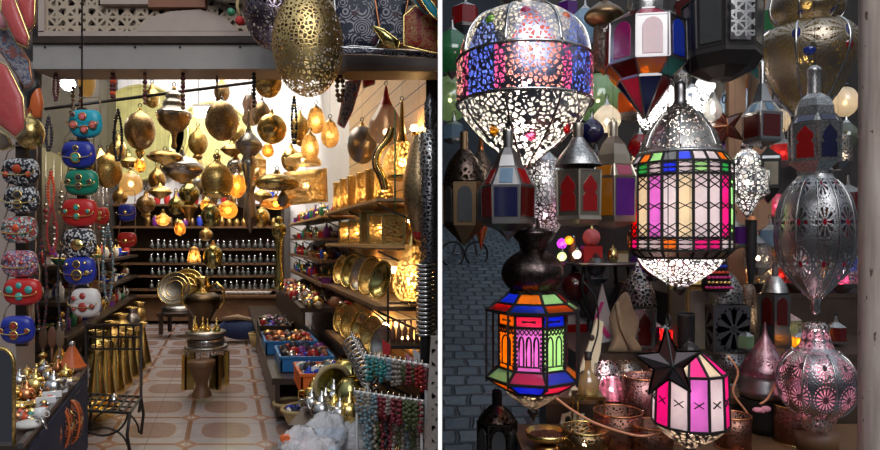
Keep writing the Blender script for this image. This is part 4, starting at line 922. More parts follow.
# arched mirror at the left front edge
t_ = thing('arched_mirror', 'arched brass-framed mirror at the lower left corner', 'mirror', P(0, 470, 2.0)); s = S(2.0)
pts = [(14*s, 0)]+[(14*s*math.cos(a), 105*s+14*s*math.sin(a)*1.2) for a in [PI*i/12 for i in range(13)]]+[(-14*s, 0)]
m = M(); m.tube([(x, 0, z) for x, z in pts], 1.9*s, 'brass_eng', 6, True, True); m.build('frame', t_)
m = M(); m.plate([(x*.96, .005, z) for x, z in pts], (0, .006, 0), 'mirror'); m.build('mirror_glass', t_)
m = M(); m.box((0, .03, -(t_.location.z-.05)/2), (.06, .03, t_.location.z-.05), 'dark_wood'); m.build('support_post', t_)
# embroidered slippers hanging from the table side
for i, (cx, cy) in enumerate(((50, 432), (62, 424), (72, 417))):
    Y = 2.55+i*.12; s = S(Y); t_ = thing('embroidered_pouch', ['front', 'middle', 'rear'][i]+' of three black pouches with orange embroidery hanging from the table edge', 'pouch', P(cx, cy+26, Y))
    out = [(s*11*math.cos(a), s*22+s*22*math.sin(a)) for a in [2*PI*k/20 for k in range(20)]]
    m = M(); m.pillow(out, .03, 'embroidered'); m.build('pouch_body', t_)
    m = M(); m.tube([(x*.95, -.022, z) for x, z in out], .0045, 'tagine_orange', 4, True, True); m.tube([(x*.6, -.031, s*22+(z-s*22)*.6) for x, z in out], .003, 'gold', 4, True, True); m.build('edge_trim', t_)
    m = M(); m.tube([(0, 0, 42*s), (0, .06, 50*s)], .004, 'black', 4); m.build('cord', t_)
# wrought iron chair
CY = 3.55
t_ = thing('iron_chair', 'black wrought iron chair with latticed back and slatted seat on the tiled floor', 'chair', (P(108, 240, CY).x, CY, .05))
o = t_.location
def C3(px, py, Y): return P(px, py, Y)-o
m = M()
bl, br = 86, 143
yt = 325; zt = 347
for y in (yt, 337, 349): m.bar(C3(bl, y, CY), C3(141, y, CY), .007, 'iron', 6)
for i in range(8): x = bl+2+i*7.6; m.bar(C3(x, yt, CY), C3(x, 349, CY), .005, 'iron', 4)
m.build('back_lattice', t_)
for sx, xx in ((0, bl), (1, 141)):
    m = M(); m.tube([C3(xx, yt-2, CY), C3(xx, 400, CY), C3(xx-2 if sx else xx, 412, CY-.05)], .009, 'iron'); m.build('back_upright', t_)
m = M(); sy = .0
a, b, c_, d = C3(75, 410, CY-.30), C3(130, 413, CY-.30), C3(141, 397, CY), C3(88, 394, CY)
for p, q in ((a, b), (b, c_), (c_, d), (d, a)): m.bar(p, q, .008, 'iron', 6)
for i in range(1, 8): m.bar(a.lerp(b, i/8), d.lerp(c_, i/8), .006, 'iron', 4)
for i in range(1, 3): m.bar(a.lerp(d, i/3), b.lerp(c_, i/3), .006, 'iron', 4)
m.build('seat', t_)
for p, q in ((a, (-.02, -.36)), (b, (.30, -.34)), (c_, None), (d, None)):
    m = M(); f = Vector((p.x, p.y, 0)); mid_ = (p+f)/2+Vector((0, -.03 if p.y < -.1 else .03, 0)); m.tube([p, mid_, f], .009, 'iron'); m.build('leg', t_)
for y0 in (a, ):
    ctr = (a+b)/2; R_ = (b-a).length/2*.92
    m = M(); m.tube([(ctr.x+R_*math.cos(t), ctr.y, ctr.z-.0+R_*math.sin(t)*.95) for t in [PI+PI*k/14 for k in range(15)]], .006, 'iron'); m.build('front_hoop', t_)
    m = M(); m.tube([(ctr.x+R_*math.cos(t), ctr.y+.01, R_*math.sin(t)*.95+.0) for t in [PI*k/14 for k in range(15)]], .006, 'iron'); m.build('front_hoop', t_)
ctr = (c_+d)/2; R_ = (c_-d).length/2*.92
m = M(); m.tube([(ctr.x+R_*math.cos(t), ctr.y, R_*math.sin(t)*.95+.01) for t in [PI*k/14 for k in range(15)]], .006, 'iron'); m.build('rear_hoop', t_)
m = M(); m.lathe([(.0, 0), (.03, 0), (.035, .02), (.015, .04), (.0, .05)], 10, 'silver'); pz = (a+b+c_+d)/4+o
tag(m.build('small_bell', None, (pz.x+.03, pz.y, pz.z+.007)), 'small silver bell lying on the iron chair seat', 'bell')
# tall brass vases standing behind the chair
vp = spline([(0, 0), (.062, .0), (.070, .03), (.058, .10), (.040, .22), (.022, .33), (.020, .38), (.032, .415), (.034, .42)], 3)
vt = None
for i, (px, py, k) in enumerate(((97, 411, 1.0), (106, 402, .98), (115, 394, .97), (123, 386, .94), (130, 378, .92), (137, 371, .9), (143, 365, .88))):
    Y = (CAMZ-.05)*600/(py-240)+.0; lab = ['nearest', 'second', 'third', 'fourth', 'fifth', 'sixth', 'farthest'][i]+' of the row of tall tapering brass vases on the floor behind the chair'
    t_ = thing('floor_vase', lab, 'vase', Vector((P(px, py, Y).x, Y, .05)), 'row of tall brass floor vases')
    m = M(); m.lathe([(r*1.05, z*1.05*k) for r, z in vp], 20, 'gold' if i < 3 else 'brass'); m.build('vase_body', t_)
    m = M(); m.ring((0, 0, .42*1.05*k), .034, .006, 'gold', 18, 5); m.build('lip', t_)
for i, (px, py, sc) in enumerate(((88, 420, 1.5), (98, 425, 1.2), (80, 408, 1.3))):
    Y = (CAMZ-.05)*600/(py-240); t_ = thing('brass_bowl', ['large', 'small', 'rear'][i]+' shiny brass bowl on the floor under the iron chair', 'bowl', Vector((P(px, py, Y).x-.05, Y+.12, .05)))
    m = M(); m.lathe(spline([(0, 0), (.05*sc, 0), (.085*sc, .04*sc), (.09*sc, .07*sc)], 3)+[(.082*sc, .07*sc), (.03, .02), (0, .018)], 18, 'olive_brass' if i == 2 else 'brass'); m.build('bowl_body', t_)
    m = M(); m.ring((0, 0, .07*sc), .088*sc, .005, 'gold', 18, 5); m.build('rim', t_)
# ------------------------------------------------ middle of the floor: plate stand, tea table, drum
def fl(px, py): Y = (CAMZ-.05)*600/(py-240); return Vector((P(px, py, Y).x, Y, .05))
p = fl(180, 333); t_ = thing('low_table', 'dark low table with silver box against the back cabinet', 'table', p)
m = M(); m.box((0, 0, .24), (.44, .3, .04), 'dark_wood'); m.build('table_top', t_)
for sx in (-1, 1):
    for sy in (-1, 1): m = M(); m.box((sx*.18, sy*.12, .11), (.04, .04, .22), 'dark_wood'); m.build('leg', t_)
t2 = thing('metal_box', 'flat pewter box on the dark low table', 'box', p+Vector((0, -.02, .26))); m = M(); m.lathe([(0, 0), (.2, 0), (.2, .06), (0, .06)], 18, 'pewter'); m.build('box_body', t2)
m = M(); m.lathe([(.205, .06), (.2, .08), (0, .085)], 18, 'silver_eng'); m.build('lid', t2)
def up_plate(loc, r, mat, lab, rings=3, tilt=.3, yaw=0.):
    t_ = thing('round_plate', lab, 'plate', loc); T_ = Matrix.Translation((0, 0, r)) @ Matrix.Rotation(yaw, 4, 'Z') @ Matrix.Rotation(PI/2-tilt, 4, 'X')
    m = M(); m.T = T_; m.lathe([(0, 0), (r*.6, .005), (r*.7, .02), (r, .03)], 30, mat); m.build('plate_face', t_)
    for k in range(rings): m = M(); m.T = T_; m.ring((0, 0, .032-.006*k), r*(1-.24*k), .006, 'gold', 26, 5); m.build('inlaid_ring', t_)
up_plate(p+Vector((-.06, 0, .345)), .2, 'silver_eng', 'silver plate with gold rings propped on the low table near the back wall')
up_plate(p+Vector((.05, .08, .345)), .22, 'brass_eng', 'brass plate half hidden behind the silver plate near the back wall')
p = fl(206, 388); YT = p.y
t_ = thing('tea_table', 'brass tea table with engraved top and slatted sides in the middle of the floor', 'table', p); s = S(YT)
m = M(); m.lathe([(0, 40*s), (20*s, 40*s), (21*s, 42*s), (19*s, 43*s), (0, 42*s)], 28, 'silver_eng'); m.build('tray_top', t_)
m = M(); m.lathe([(20*s, 34*s), (20.5*s, 40*s)], 28, 'silver_perf'); m.build('pierced_band', t_)
for sx in (-17, 17):
    for sy in (-10, 10): m = M(); m.box((sx*s, sy*s, 18*s), (5*s, 3*s, 35*s), 'brass'); m.build('leg', t_)
m = M(); m.box((-12*s, -11*s, 18*s), (9*s, 1*s, 34*s), 'olive_brass'); m.box((12*s, -11*s, 18*s), (9*s, 1*s, 34*s), 'olive_brass'); m.box((-17*s, 0, 18*s), (1*s, 20*s, 30*s), 'olive_brass'); m.box((17*s, 0, 18*s), (1*s, 20*s, 30*s), 'olive_brass'); m.build('side_panel', t_)
t_ = thing('goblet_drum', 'brown clay goblet drum standing in front of the brass tea table', 'drum', fl(208, 392)-Vector((0, .12, 0)))
m = M(); m.lathe(spline([(9*s, 0), (8*s, 4*s), (5.6*s, 10*s), (6.5*s, 16*s), (10.5*s, 26*s), (11.5*s, 32*s)], 3), 24, 'brown_wood'); m.build('drum_body', t_)
m = M(); m.lathe([(12*s, 29*s), (12.3*s, 33*s), (11.7*s, 34*s), (0, 34*s)], 24, 'brown_wood'); m.build('drum_head', t_)
t_ = thing('inlaid_box', 'round inlaid box stack on the brass tea table', 'box', p+Vector((0, 0, 43*s)))
m = M(); m.lathe([(0, 0), (17*s, 0), (18*s, 6*s), (17*s, 7*s), (0, 7*s)], 26, 'silver_lattice'); m.lathe([(0, .5*s), (16.4*s, .5*s), (17.2*s, 6*s), (0, 6*s)], 26, 'wine'); m.build('box_body', t_)
m = M(); m.lathe([(17*s, 8*s), (19.5*s, 12*s), (19*s, 14*s), (0, 14*s)], 26, 'silver_eng'); m.build('wide_dish', t_)
m = M(); m.lathe([(12*s, 7*s), (13*s, 9*s)], 20, 'silver'); m.build('collar', t_)
for i, (dx, dy, k, mt) in enumerate(((-11, -3, 1.7, 'brass'), (-4, 2, 2.0, 'gold'), (3, -4, 1.8, 'brass'), (10, 1, 1.9, 'gold'), (13, -5, 1.5, 'olive_brass'), (-13, 5, 2.1, 'gold'))):
    lab = ['front left', 'rear left', 'front middle', 'rear right', 'front right', 'farthest left'][i]+' small brass spired bell jar on the dish of the tea table'
    t2 = thing('spired_jar', lab, 'jar', p+Vector((dx*s, dy*s, 57*s)), None)
    m = M(); m.lathe(spline([(0, 0), (3*s, 0), (3.2*s, 3*s*k/1.7), (1.3*s, 6*s*k/1.7), (.6*s, 9*s*k/1.7), (0, 11*s*k/1.7)], 3), 12, mt); m.build('jar_body', t2)
    m = M(); m.ball((0, 0, 11*s*k/1.7), .9*s, 'gold', 6, 4); m.build('knob', t2)
# tall urn with two handles behind the tea table
p = fl(203, 345); Y = p.y; s = S(Y); t_ = thing('two_handled_urn', 'tall dark urn with two curved handles and gold neck behind the tea table', 'urn', p)
m = M(); m.lathe(spline([(0, 0), (8*s, 0), (9*s, 4*s), (5*s, 14*s), (8*s, 26*s), (16*s, 40*s), (17*s, 48*s), (10*s, 53*s)], 3), 24, 'urn_dark'); m.build('urn_body', t_)
m = M(); m.lathe([(8*s, 52*s), (6*s, 56*s), (6*s, 66*s), (7.5*s, 68*s)], 18, 'gold', flute=10, fd=.12); m.build('neck', t_)
for sx in (-1, 1): m = M(); m.tube([(sx*7*s, 0, 58*s), (sx*14*s, 0, 62*s), (sx*21*s, 0, 56*s), (sx*21*s, 0, 44*s), (sx*15*s, 0, 36*s)], 1.3*s, 'brass'); m.build('handle', t_)
# figure bending / sitting in dark blue cloth at the back right
p = fl(243, 338); s = S(p.y)*1.1; plain('cloth_dusk', (.02, .04, .13), 0, .8, .3, 8)
t_ = thing('cloth_bundle', 'dark navy cloth heaped on the floor at the back beside the tea table', 'cloth', p)
m = M(); m.ball((0, 0, 9*s), 17*s, 'cloth_dusk', 18, 10, sx=1.3, sy=.7, sz=.62); m.ball((22*s, 1*s, 8*s), 12*s, 'cloth_dusk', 14, 8, sx=1.2, sy=.8, sz=.7); m.build('heaped_cloth', t_)
m = M(); m.tube([(-16*s, -6*s, 18*s), (-2*s, -8*s, 20*s), (10*s, -6*s, 17*s)], [2*s, 2.6*s, 1.8*s], 'strap_tan'); m.build('tan_sash', t_)
t_ = thing('straw_basket', 'small straw basket beside the navy cloth at the back', 'basket', fl(259, 346)); m = M(); m.lathe([(0, 0), (.08, 0), (.11, .14), (.1, .14), (.07, .02), (0, .02)], 16, 'straw'); m.build('basket_body', t_)
m = M(); m.ring((0, 0, .14), .105, .01, 'straw', 16, 5); m.build('rim', t_)
# ------------------------------------------------ right side: stands of trays going back
def crate(px, py, w, d, h, z0, mat, cname, lab, goods='goods', slope=.12):
    Y = (CAMZ-z0-h)*600/(py-240); loc = P(px, py, Y); loc.z = z0
    t_ = thing('plastic_crate', lab, 'crate', loc)
    x0 = K
    def q(a, b, z, e=0): return Vector((a+K*b, b, z))
    m = M(); th = .012
    c8 = [q(-w/2, -d/2, 0), q(w/2, -d/2, 0), q(-w/2, d/2, 0), q(w/2, d/2, 0)]
    def wall(a, b, ex):
        m.hexa([a, b, a+ex, b+ex, a+Vector((0, 0, h)), b+Vector((0, 0, h)), a+ex+Vector((0, 0, h)), b+ex+Vector((0, 0, h))], mat)
    wall(c8[0], c8[1], Vector((0, th, 0))); wall(c8[2], c8[3], Vector((0, -th, 0))); wall(c8[0], c8[2], Vector((th, 0, 0))); wall(c8[1], c8[3], Vector((-th, 0, 0)))
    m.plate([c8[0], c8[1], c8[3], c8[2]], (0, 0, .01), mat); m.build('crate_body', t_)
    m = M(); tp = [p_+Vector((0, 0, h)) for p_ in c8]
    for i, j in ((0, 1), (1, 3), (3, 2), (2, 0)): m.bar(tp[i], tp[j], .012, mat)
    m.build('rim', t_)
    m = M()
    for i in range(90):
        a = random.uniform(-w/2+.03, w/2-.03); b = random.uniform(-d/2+.03, d/2-.03); r = random.uniform(.018, .035)
        v = q(a, b, h-.03+random.uniform(0, .05)); m.ball(v, r, random.choice(GOODS[goods]), 6, 4, sx=random.uniform(.7, 1.6), sy=random.uniform(.7, 1.4), sz=random.uniform(.5, 1.5))
    m.plate([q(-w/2+.02, -d/2+.02, h-.04), q(w/2-.02, -d/2+.02, h-.04), q(w/2-.02, d/2-.02, h-.04), q(-w/2+.02, d/2-.02, h-.04)], (0, 0, .01), 'black')
    tag(m.build('trinket_heap', None, loc), f'heap of small mixed trinkets filling the {cname}', 'trinkets', kind='stuff')
    return t_
GOODS = dict(goods=['stone_dark', 'bead_bone', 'bead_red', 'blue_pot', 'silver', 'clay', 'cloth_navy', 'stone_dark', 'purple_pot', 'stone_dark'], warm=['clay', 'copper', 'bead_bone', 'stone_dark', 'bead_red', 'brown_wood', 'brass_dark'],
             silver=['silver', 'pewter', 'stone_dark', 'bead_grey', 'blue_pot', 'white_ceramic'])
# long low bench under the trays
t_ = thing('tray_bench', 'long dark bench carrying the trays along the right side of the aisle', 'bench', RU(.55, 6, .05))
m = M(); m.hexa([RU(u, Y, z) for z in (.26, .30) for Y in (3.9, 8.2) for u in (.30, .84)], 'dark_wood'); part_px(m, 'bench_top', t_)
m = M(); m.hexa([RU(u, Y, z) for z in (.05, .26) for Y in (3.9, 8.2) for u in (.32, .35)], 'dark_wood'); part_px(m, 'front_board', t_)
for Y in (4.0, 6.0, 8.1): m = M(); p_ = RU(.75, Y, .155); m.box(p_, (.06, .06, .21), 'dark_wood'); part_px(m, 'leg', t_)
crate(322, 369, .30, .34, .11, .30, 'crate_orange', 'orange crate', 'bright orange plastic crate of trinkets on the bench', 'silver')
crate(303, 352, .36, .42, .10, .30, 'crate_blue', 'nearer blue crate', 'nearer of two blue plastic crates, just behind the orange one', 'goods')
crate(288, 337, .40, .50, .10, .30, 'crate_blue', 'farther blue crate', 'farther of two blue plastic crates on the bench', 'warm')
crate(273, 322, .28, .60, .10, .30, 'dark_wood', 'farthest wooden tray', 'dark wooden tray of coloured goods farthest down the bench', 'goods')
# second tier behind the trays
t_ = thing('tray_bench', 'raised rear tier behind the crates on the right side', 'bench', RU(.8, 6, .3))
m = M(); m.hexa([RU(u, Y, z) for z in (.56, .60) for Y in (5.3, 8.2) for u in (.66, 1.12)], 'dark_wood'); part_px(m, 'bench_top', t_)
m = M(); m.hexa([RU(u, Y, z) for z in (.30, .56) for Y in (5.3, 8.2) for u in (.68, .7)], 'dark_wood'); part_px(m, 'front_board', t_)
m = M()
for i in range(230):
    Y = random.uniform(5.3, 8.1); u = random.uniform(.68, 1.08); r = random.uniform(.025, .05); m.ball(RU(u, Y, .60+r*.7), r, random.choice(['clay', 'bead_bone', 'stone_dark', 'copper', 'bead_red', 'brass', 'silver', 'goods']), 6, 4, sx=random.uniform(.7, 1.5), sz=random.uniform(.5, 1.6))
tag(m.build('mixed_wares'), 'dense jumble of small painted and metal wares on the raised rear tier', 'trinkets', kind='stuff')
# leaning dark boards and frames along the aisle foot
for i, (px, py) in enumerate(((272, 352), (279, 362), (286, 374))):
    p = fl(px, py); m = M(); m.hexa([RU(u+K*0, 0, z)+Vector((0, Y, 0)) for z, du in ((0, 0), (.34, .05)) for Y in (0, .35) for u in (du, du+.02)], 'dark_wood' if i != 1 else 'brown_wood')
    tag(m.build('leaning_frame', None, p), ['farthest', 'middle', 'nearest'][i]+' dark wooden frame leaning against the tray bench', 'frame')
# baskets of beads and low trays in front
def basket(px, py, r, h, z0, lab, rim='straw', fill='blue', mat='straw', Y=None):
    Y = Y or (CAMZ-z0-h)*600/(py-240); loc = P(px, py, Y); loc.z = z0; t_ = thing('straw_basket', lab, 'basket', loc)
    m = M(); m.lathe(spline([(0, 0), (r*.62, 0), (r*.85, h*.5), (r, h)], 3)+[(r*.92, h), (r*.6, .02), (0, .02)], 22, mat); m.build('basket_body', t_)
    m = M(); m.ring((0, 0, h), r*.97, .012, rim, 24, 6); m.build('rim', t_)
    return t_, loc
b1, loc = basket(302, 408, .125, .10, .05, 'round straw basket of dark blue beads on the floor near the plastic bags')
m = M(); m.lathe([(0, .07), (.105, .07)], 16, 'black')
for i in range(70):
    a, r = random.uniform(0, 6.28), .1*math.sqrt(random.random()); m.ball((r*math.cos(a), r*math.sin(a), .08+.02*random.random()), .014, random.choice(['blue_pot', 'white_ceramic', 'stone_dark', 'cloth_navy']), 6, 4)
tag(m.build('bead_fill', None, loc), 'dark blue and white beads filling the round straw basket', 'beads', kind='stuff')
b2, loc = basket(289, 402, .10, .08, .05, 'smaller brown basket half behind the basket of blue beads', mat='brown_wood')
# big brass pots
def potv(cx, Y, pts, mat, lab, name='brass_pot', lipm='gold', floor=None):
    t_ = lan(name, lab, 'pot', cx, Y, [('pot_body', mat, 28, pts), ('lip', lipm, 24, [(pts[0][0]-1.5, pts[0][1]+.8), (pts[0][0]+.5, pts[0][1]+1.2)])], hang=False, hook=False)
    return t_
def rack_at(name, lab, px, py, Y, w, d):
    p = P(px, py, Y); h = p.z-.05; t_ = thing(name, lab, 'stand', (p.x, Y, .05))
    m = M(); m.box((0, 0, h-.015), (w, d, .03), 'dark_wood'); m.build('shelf_board', t_)
    for sx in (-1, 1):
        for sy in (-1, 1): m = M(); m.box((sx*(w/2-.03), sy*(d/2-.03), (h-.03)/2), (.035, .035, h-.03), 'dark_wood'); m.build('leg', t_)
    return p
rack_at('pot_stand', 'low dark stand beneath the big olive brass pots', 350, 418, 3.25, .42, .5)
potv(352, 3.3, [(358, 12), (364, 19), (374, 24), (386, 24), (396, 18), (404, 12), (412, 10), (417, 12)], 'olive_brass', 'large round olive brass pot with pale rim right of the orange crate')
t_ = thing('straw_ring', 'pale woven ring leaning against the large olive brass pot', 'ring', P(333, 404, 3.05)); m = M(); m.T = Matrix.Rotation(.5, 4, 'Z'); m.ring((0, 0, .1), .092, .014, 'straw', 24, 6, 'Y'); m.build('ring_body', t_)
m = M(); m.T = Matrix.Rotation(.5, 4, 'Z') @ Matrix.Translation((0, .02, .1)) @ Matrix.Rotation(PI/2, 4, 'X'); m.lathe([(0, 0), (.085, .004)], 20, 'olive_brass'); m.build('dish', t_)
potv(350, 2.9, [(378, 6), (382, 11), (390, 15), (400, 15), (410, 10), (416, 7), (419, 9)], 'olive_brass', 'smaller brass jug with knobbed lid in front of the large olive pot')
potv(370, 2.85, [(384, 4), (388, 9), (396, 14), (406, 15), (414, 12), (422, 9)], 'bronze_eng', 'bronze pot beneath the bracelet rack')
# silver teapots and bells clustered
sp = [(314, 382), (322, 388), (330, 392), (318, 396), (334, 400), (326, 403), (340, 396), (312, 404), (344, 408), (334, 411), (322, 414), (346, 396), (350, 416), (340, 420)]
rack_at('low_stand', 'low black stand crowded with little silver teapots', 332, 414, 2.95, .34, .36)
rz_ = P(332, 414, 2.95).z
for i, (px, py) in enumerate(sp):
    Y = (CAMZ-rz_)*600/(py+8-240); Y = max(2.8, min(3.1, Y)); p = P(px, py, Y); 
    lab = ('silver' if i % 3 else 'brass')+f' little teapot, number {i+1}'; 
    pos_ = ['back left', 'back, second from the left', 'back centre', 'second row left', 'second row right', 'centre', 'back right', 'far left edge', 'right edge', 'front centre', 'front left', 'rear corner', 'front right corner', 'front right'][i]
    teapot(Vector((P(px, py, Y).x, Y, rz_)), .8 if i % 2 else 1.0, 'silver' if i % 3 else 'brass', f'little {"silver" if i % 3 else "brass"} teapot at the {pos_} of the crowded low stand', None, i*.9)
# plastic bags with cloth
def heap_bag(px, py, w, h, Y, lab, inner):
    s = S(Y); p = P(px, py+h/2, Y); t_ = thing('plastic_bag', lab, 'bag', (p.x, p.y, p.z))
    m = M(); N, Mx = 22, 10; vs = []; 
    for j in range(Mx+1):
        for i in range(N):
            th = PI*j/Mx; ph = 2*PI*i/N; rr = 1+.12*math.sin(5*ph+j)+.09*math.sin(9*ph-2*j)+random.uniform(-.05, .05)
            vs.append((w/2*s*rr*math.sin(th)*math.cos(ph), w/2*s*.8*rr*math.sin(th)*math.sin(ph), h/2*s*(1+math.cos(th)*rr)))
    fs = [(j*N+i, (j+1)*N+i, (j+1)*N+(i+1) % N, j*N+(i+1) % N) for j in range(Mx) for i in range(N)]
    m.add(vs, fs, 'plastic_bag', None, True); m.build('plastic_skin', t_)
    for k, (dx, dz, r, mt) in enumerate([(a*1.15, b*1.1-2, c*1.25, d) for a, b, c, d in inner]):
        m = M(); m.ball((dx*s, -w*.1*s, h/2*s+dz*s), r*s, mt, 12, 8, sx=1.3, sy=.8, sz=.8); m.ring((dx*s, -w*.1*s-r*s*.7, h/2*s+dz*s), r*s*.6, r*s*.16, mt, 14, 5, 'Y'); m.build('folded_cloth', t_)
rack_at('bag_shelf', 'low dark platform under the plastic bags at the bottom', 328, 462, 2.72, .62, .45)
heap_bag(300, 446, 40, 36, 2.62, 'clear plastic bag of cream and red cloth at the bottom left of the bag pile', [(-6, 2, 7, 'cloth_cream'), (6, 4, 6, 'cloth_pink'), (0, -6, 7, 'cloth_red'), (-10, 10, 5, 'tagine_orange')])
heap_bag(326, 436, 46, 42, 2.7, 'clear plastic bag with two turquoise rolls inside', [(-7, 3, 7, 'cloth_blue'), (8, 4, 7, 'cloth_blue'), (0, -9, 6, 'cloth_red')])
heap_bag(354, 440, 40, 44, 2.78, 'frosty white plastic bag right of the turquoise rolls', [(-5, 2, 8, 'white_ceramic'), (8, -4, 7, 'cloth_cream'), (-3, -14, 6, 'cloth_red')])
heap_bag(318, 452, 44, 26, 2.56, 'crumpled plastic bag with pink and red cloth at the bottom edge', [(-10, 2, 6, 'cloth_pink'), (4, 0, 7, 'cloth_red'), (14, 3, 5, 'cloth_blue')])
# bracelet display: white rails full of bangles
def bangle_rail(y0, pts, cols, lab, Y, R_=7.5, name='bracelet_rail', rail='white_ceramic'):
    s = S(Y); a = P(pts[0][0], pts[0][1], Y); b = P(pts[1][0], pts[1][1], Y-.25); t_ = thing(name, lab, 'rail', a); d = b-a
    m = M(); m.bar((0, 0, 0), d, .009, rail, 6); m.build('rail_bar', t_)
    return t_, a, d
for ri, (p0, p1, Y, nm) in enumerate((((366, 356), (428, 366), 2.75, 'upper'), ((355, 392), (424, 402), 2.7, 'lower'), ((352, 335), (372, 372), 3.0, 'slanting'))):
    t_, a, d = bangle_rail(0, (p0, p1), None, f'{nm} white wire rail of the bracelet display at the lower right of the left stall', Y)
    m = M(); n_ = 12
    for k in range(0, n_): q = d*(k/n_); m.ring(q+Vector((0, 0, 0)), .02, .004, 'silver', 10, 4, 'X')
    m.build('wire_coil', t_)
    m = M()
    for e in (0.03, .97): m = M(); m.bar(d*e, Vector((d.x*e, d.y*e, -(a.z-.05))), .006, 'white_ceramic' if ri < 2 else 'iron', 6); m.build('support_leg', t_)
    if ri == 2: 
        for k in range(9):
            q = a+d*((k+.5)/9); m = M(); m.ring((0, 0, -.045), .045, .006, 'silver', 16, 5, 'Y'); tag(m.build('silver_bangle', None, q), 'silver bangle hanging on the slanting wire rail', 'bangle', 'bangles on the slanting rail')
        continue
    seq = (['teal', 'teal', 'teal', 'grey', 'bone', 'olive', 'wine', 'red', 'wine'] if ri == 0 else ['grey', 'bone', 'grey', 'wine', 'bone', 'wine', 'olive', 'olive', 'wine'])
    nb = 26; 
    for k in range(nb):
        cn_ = seq[int(k/nb*len(seq))]; cn_ = cn_ if random.random() < .8 else random.choice(['bone', 'wine', 'olive'])
        f = (k+.5+random.uniform(-.5, .5))/nb; q = a+d*f+Vector((0, random.uniform(-.012, .012), 0)); R_ = random.uniform(.03, .056)*(1 if ri == 0 else 1.15); m = M()
        for b_ in range(14): t = 2*PI*b_/14; m.ball((random.uniform(-.003, .003), R_*.55*math.sin(t), -R_+R_*math.cos(t)), .0072, 'bead_'+cn_, 5, 4, sx=1.4)
        word = dict(teal='teal', grey='grey-blue', bone='bone-coloured', olive='olive green', wine='wine red', red='bright red')[cn_]
        tag(m.build('bead_bracelet', None, q), f'{word} bead bracelet hanging on the {nm} white rail', 'bracelet', f'{word} bracelets on the {nm} rail')
for i, (px, y0, y1, mt, lab) in enumerate(((386, 336, 352, 'cloth_red', 'red pointed tag rising behind the upper bracelet rail'), (417, 345, 362, 'white_ceramic', 'white price card standing above the bracelet rail'), (409, 350, 364, 'cloth_pink', 'pink ribbon bow above the upper bracelet rail'))):
    m = M(); s = S(2.72); m.plate([(-3*s, 0, 0), (4*s, 0, 0), (5*s, 0, (y1-y0)*s*.6), (-4*s, 0, (y1-y0)*s)], (0, .004, 0), mt); tag(m.build('small_tag', None, P(px, y1+3, 2.76)), lab, 'tag')
# dense tangle of strands below the rails and the iron rack behind
for i in range(14):
    px = 366+i*4.1; mt = random.choice(['bead_grey', 'bead_bone', 'bead_wine', 'bead_olive', 'stone_dark']); cn_ = dict(bead_grey='grey', bead_bone='bone', bead_wine='wine', bead_olive='olive', stone_dark='black')[mt]
    y0 = 404+random.uniform(0, 4); m = M(); s = S(2.62)
    for k in range(11): m.ball((random.uniform(-1.5, 1.5)*s, random.uniform(-.01, .01), (40-k*4)*s), 2.2*s, mt, 6, 4)
    tag(m.build('bead_strand', None, P(px, y0+42, 2.62)), f'{cn_} bead strand hanging below the lower bracelet rail', 'beads', f'{cn_} strands below the lower rail')
t_ = thing('iron_rack', 'black iron rack with small wine bottles beside the ring stack', 'rack', P(405, 345, 3.05)); s = S(3.05)
m = M(); m.box((0, 0, 1*s), (34*s, .2, 3*s), 'black'); m.build('rack_board', t_)
for x in (-17, 17):
    m = M(); m.bar((x*s, 0, -(t_.location.z-.05)), (x*s, 0, 58*s), 1*s, 'iron', 6); m.build('upright', t_)
m = M(); m.bar((-17*s, 0, 42*s), (17*s, 0, 42*s), .8*s, 'iron', 6); m.bar((-17*s, 0, 24*s), (17*s, 0, 26*s), .6*s, 'iron', 6); m.bar((-40*s, 0, 40*s), (-17*s, 0, 22*s), .8*s, 'iron', 6); m.build('crossbar', t_)
for i in range(5):
    t2 = thing('small_bottle', ['first', 'second', 'third', 'fourth', 'fifth'][i]+' brown bottle from the left on the black iron rack', 'bottle', P(393+i*6, 345, 3.03)+Vector((0, 0, 2.6*s)))
    m = M(); m.lathe([(0, 0), (2.4*s, 0), (2.4*s, 12*s), (.9*s, 16*s), (.9*s, 20*s), (0, 20*s)], 10, 'clay'); m.build('bottle_body', t2)
    m = M(); m.lathe([(0, 20*s), (1*s, 20*s), (.8*s, 23*s), (0, 23*s)], 8, 'wine'); m.build('stopper', t2)
# gold sheet lamp, textiles at the upper right
t_ = thing('sheet_lamp', 'tilted square golden mesh lamp like a pillow left of the sconces', 'lamp', P(306, 206, 4.3)); s = S(4.3)
m = M(); pts = [(-24, 0), (22, 4), (21, 38), (-22, 34)]; d_ = []
for i in range(4):
    for k in range(4): a, b = pts[i], pts[(i+1) % 4]; d_.append(((a[0]+(b[0]-a[0])*k/4)*s, (a[1]+(b[1]-a[1])*k/4)*s))
m.pillow(d_, .09, 'gold_open'); m.build('mesh_body', t_)
m = M(); m.ball((0, 0, 20*s), .022, 'bulb_soft', 6, 4); m.build('bulb', t_)
m = M(); m.tube([(0, 0, 34*s), (0, 0, TOPZ-t_.location.z)], .0016, 'iron', 4); m.build('chain', t_)
lan('hanging_lantern', 'golden pierced drum half hidden above the tilted golden mesh lamp', 'lantern', 303, 4.6, [('rim', 'gold', 16, [(152, 2), (155, 12)]), ('shade', 'gold_open', 20, [(155, 12), (160, 18), (165, 18)])], bulb=(160, .02, 'bulb_soft'))
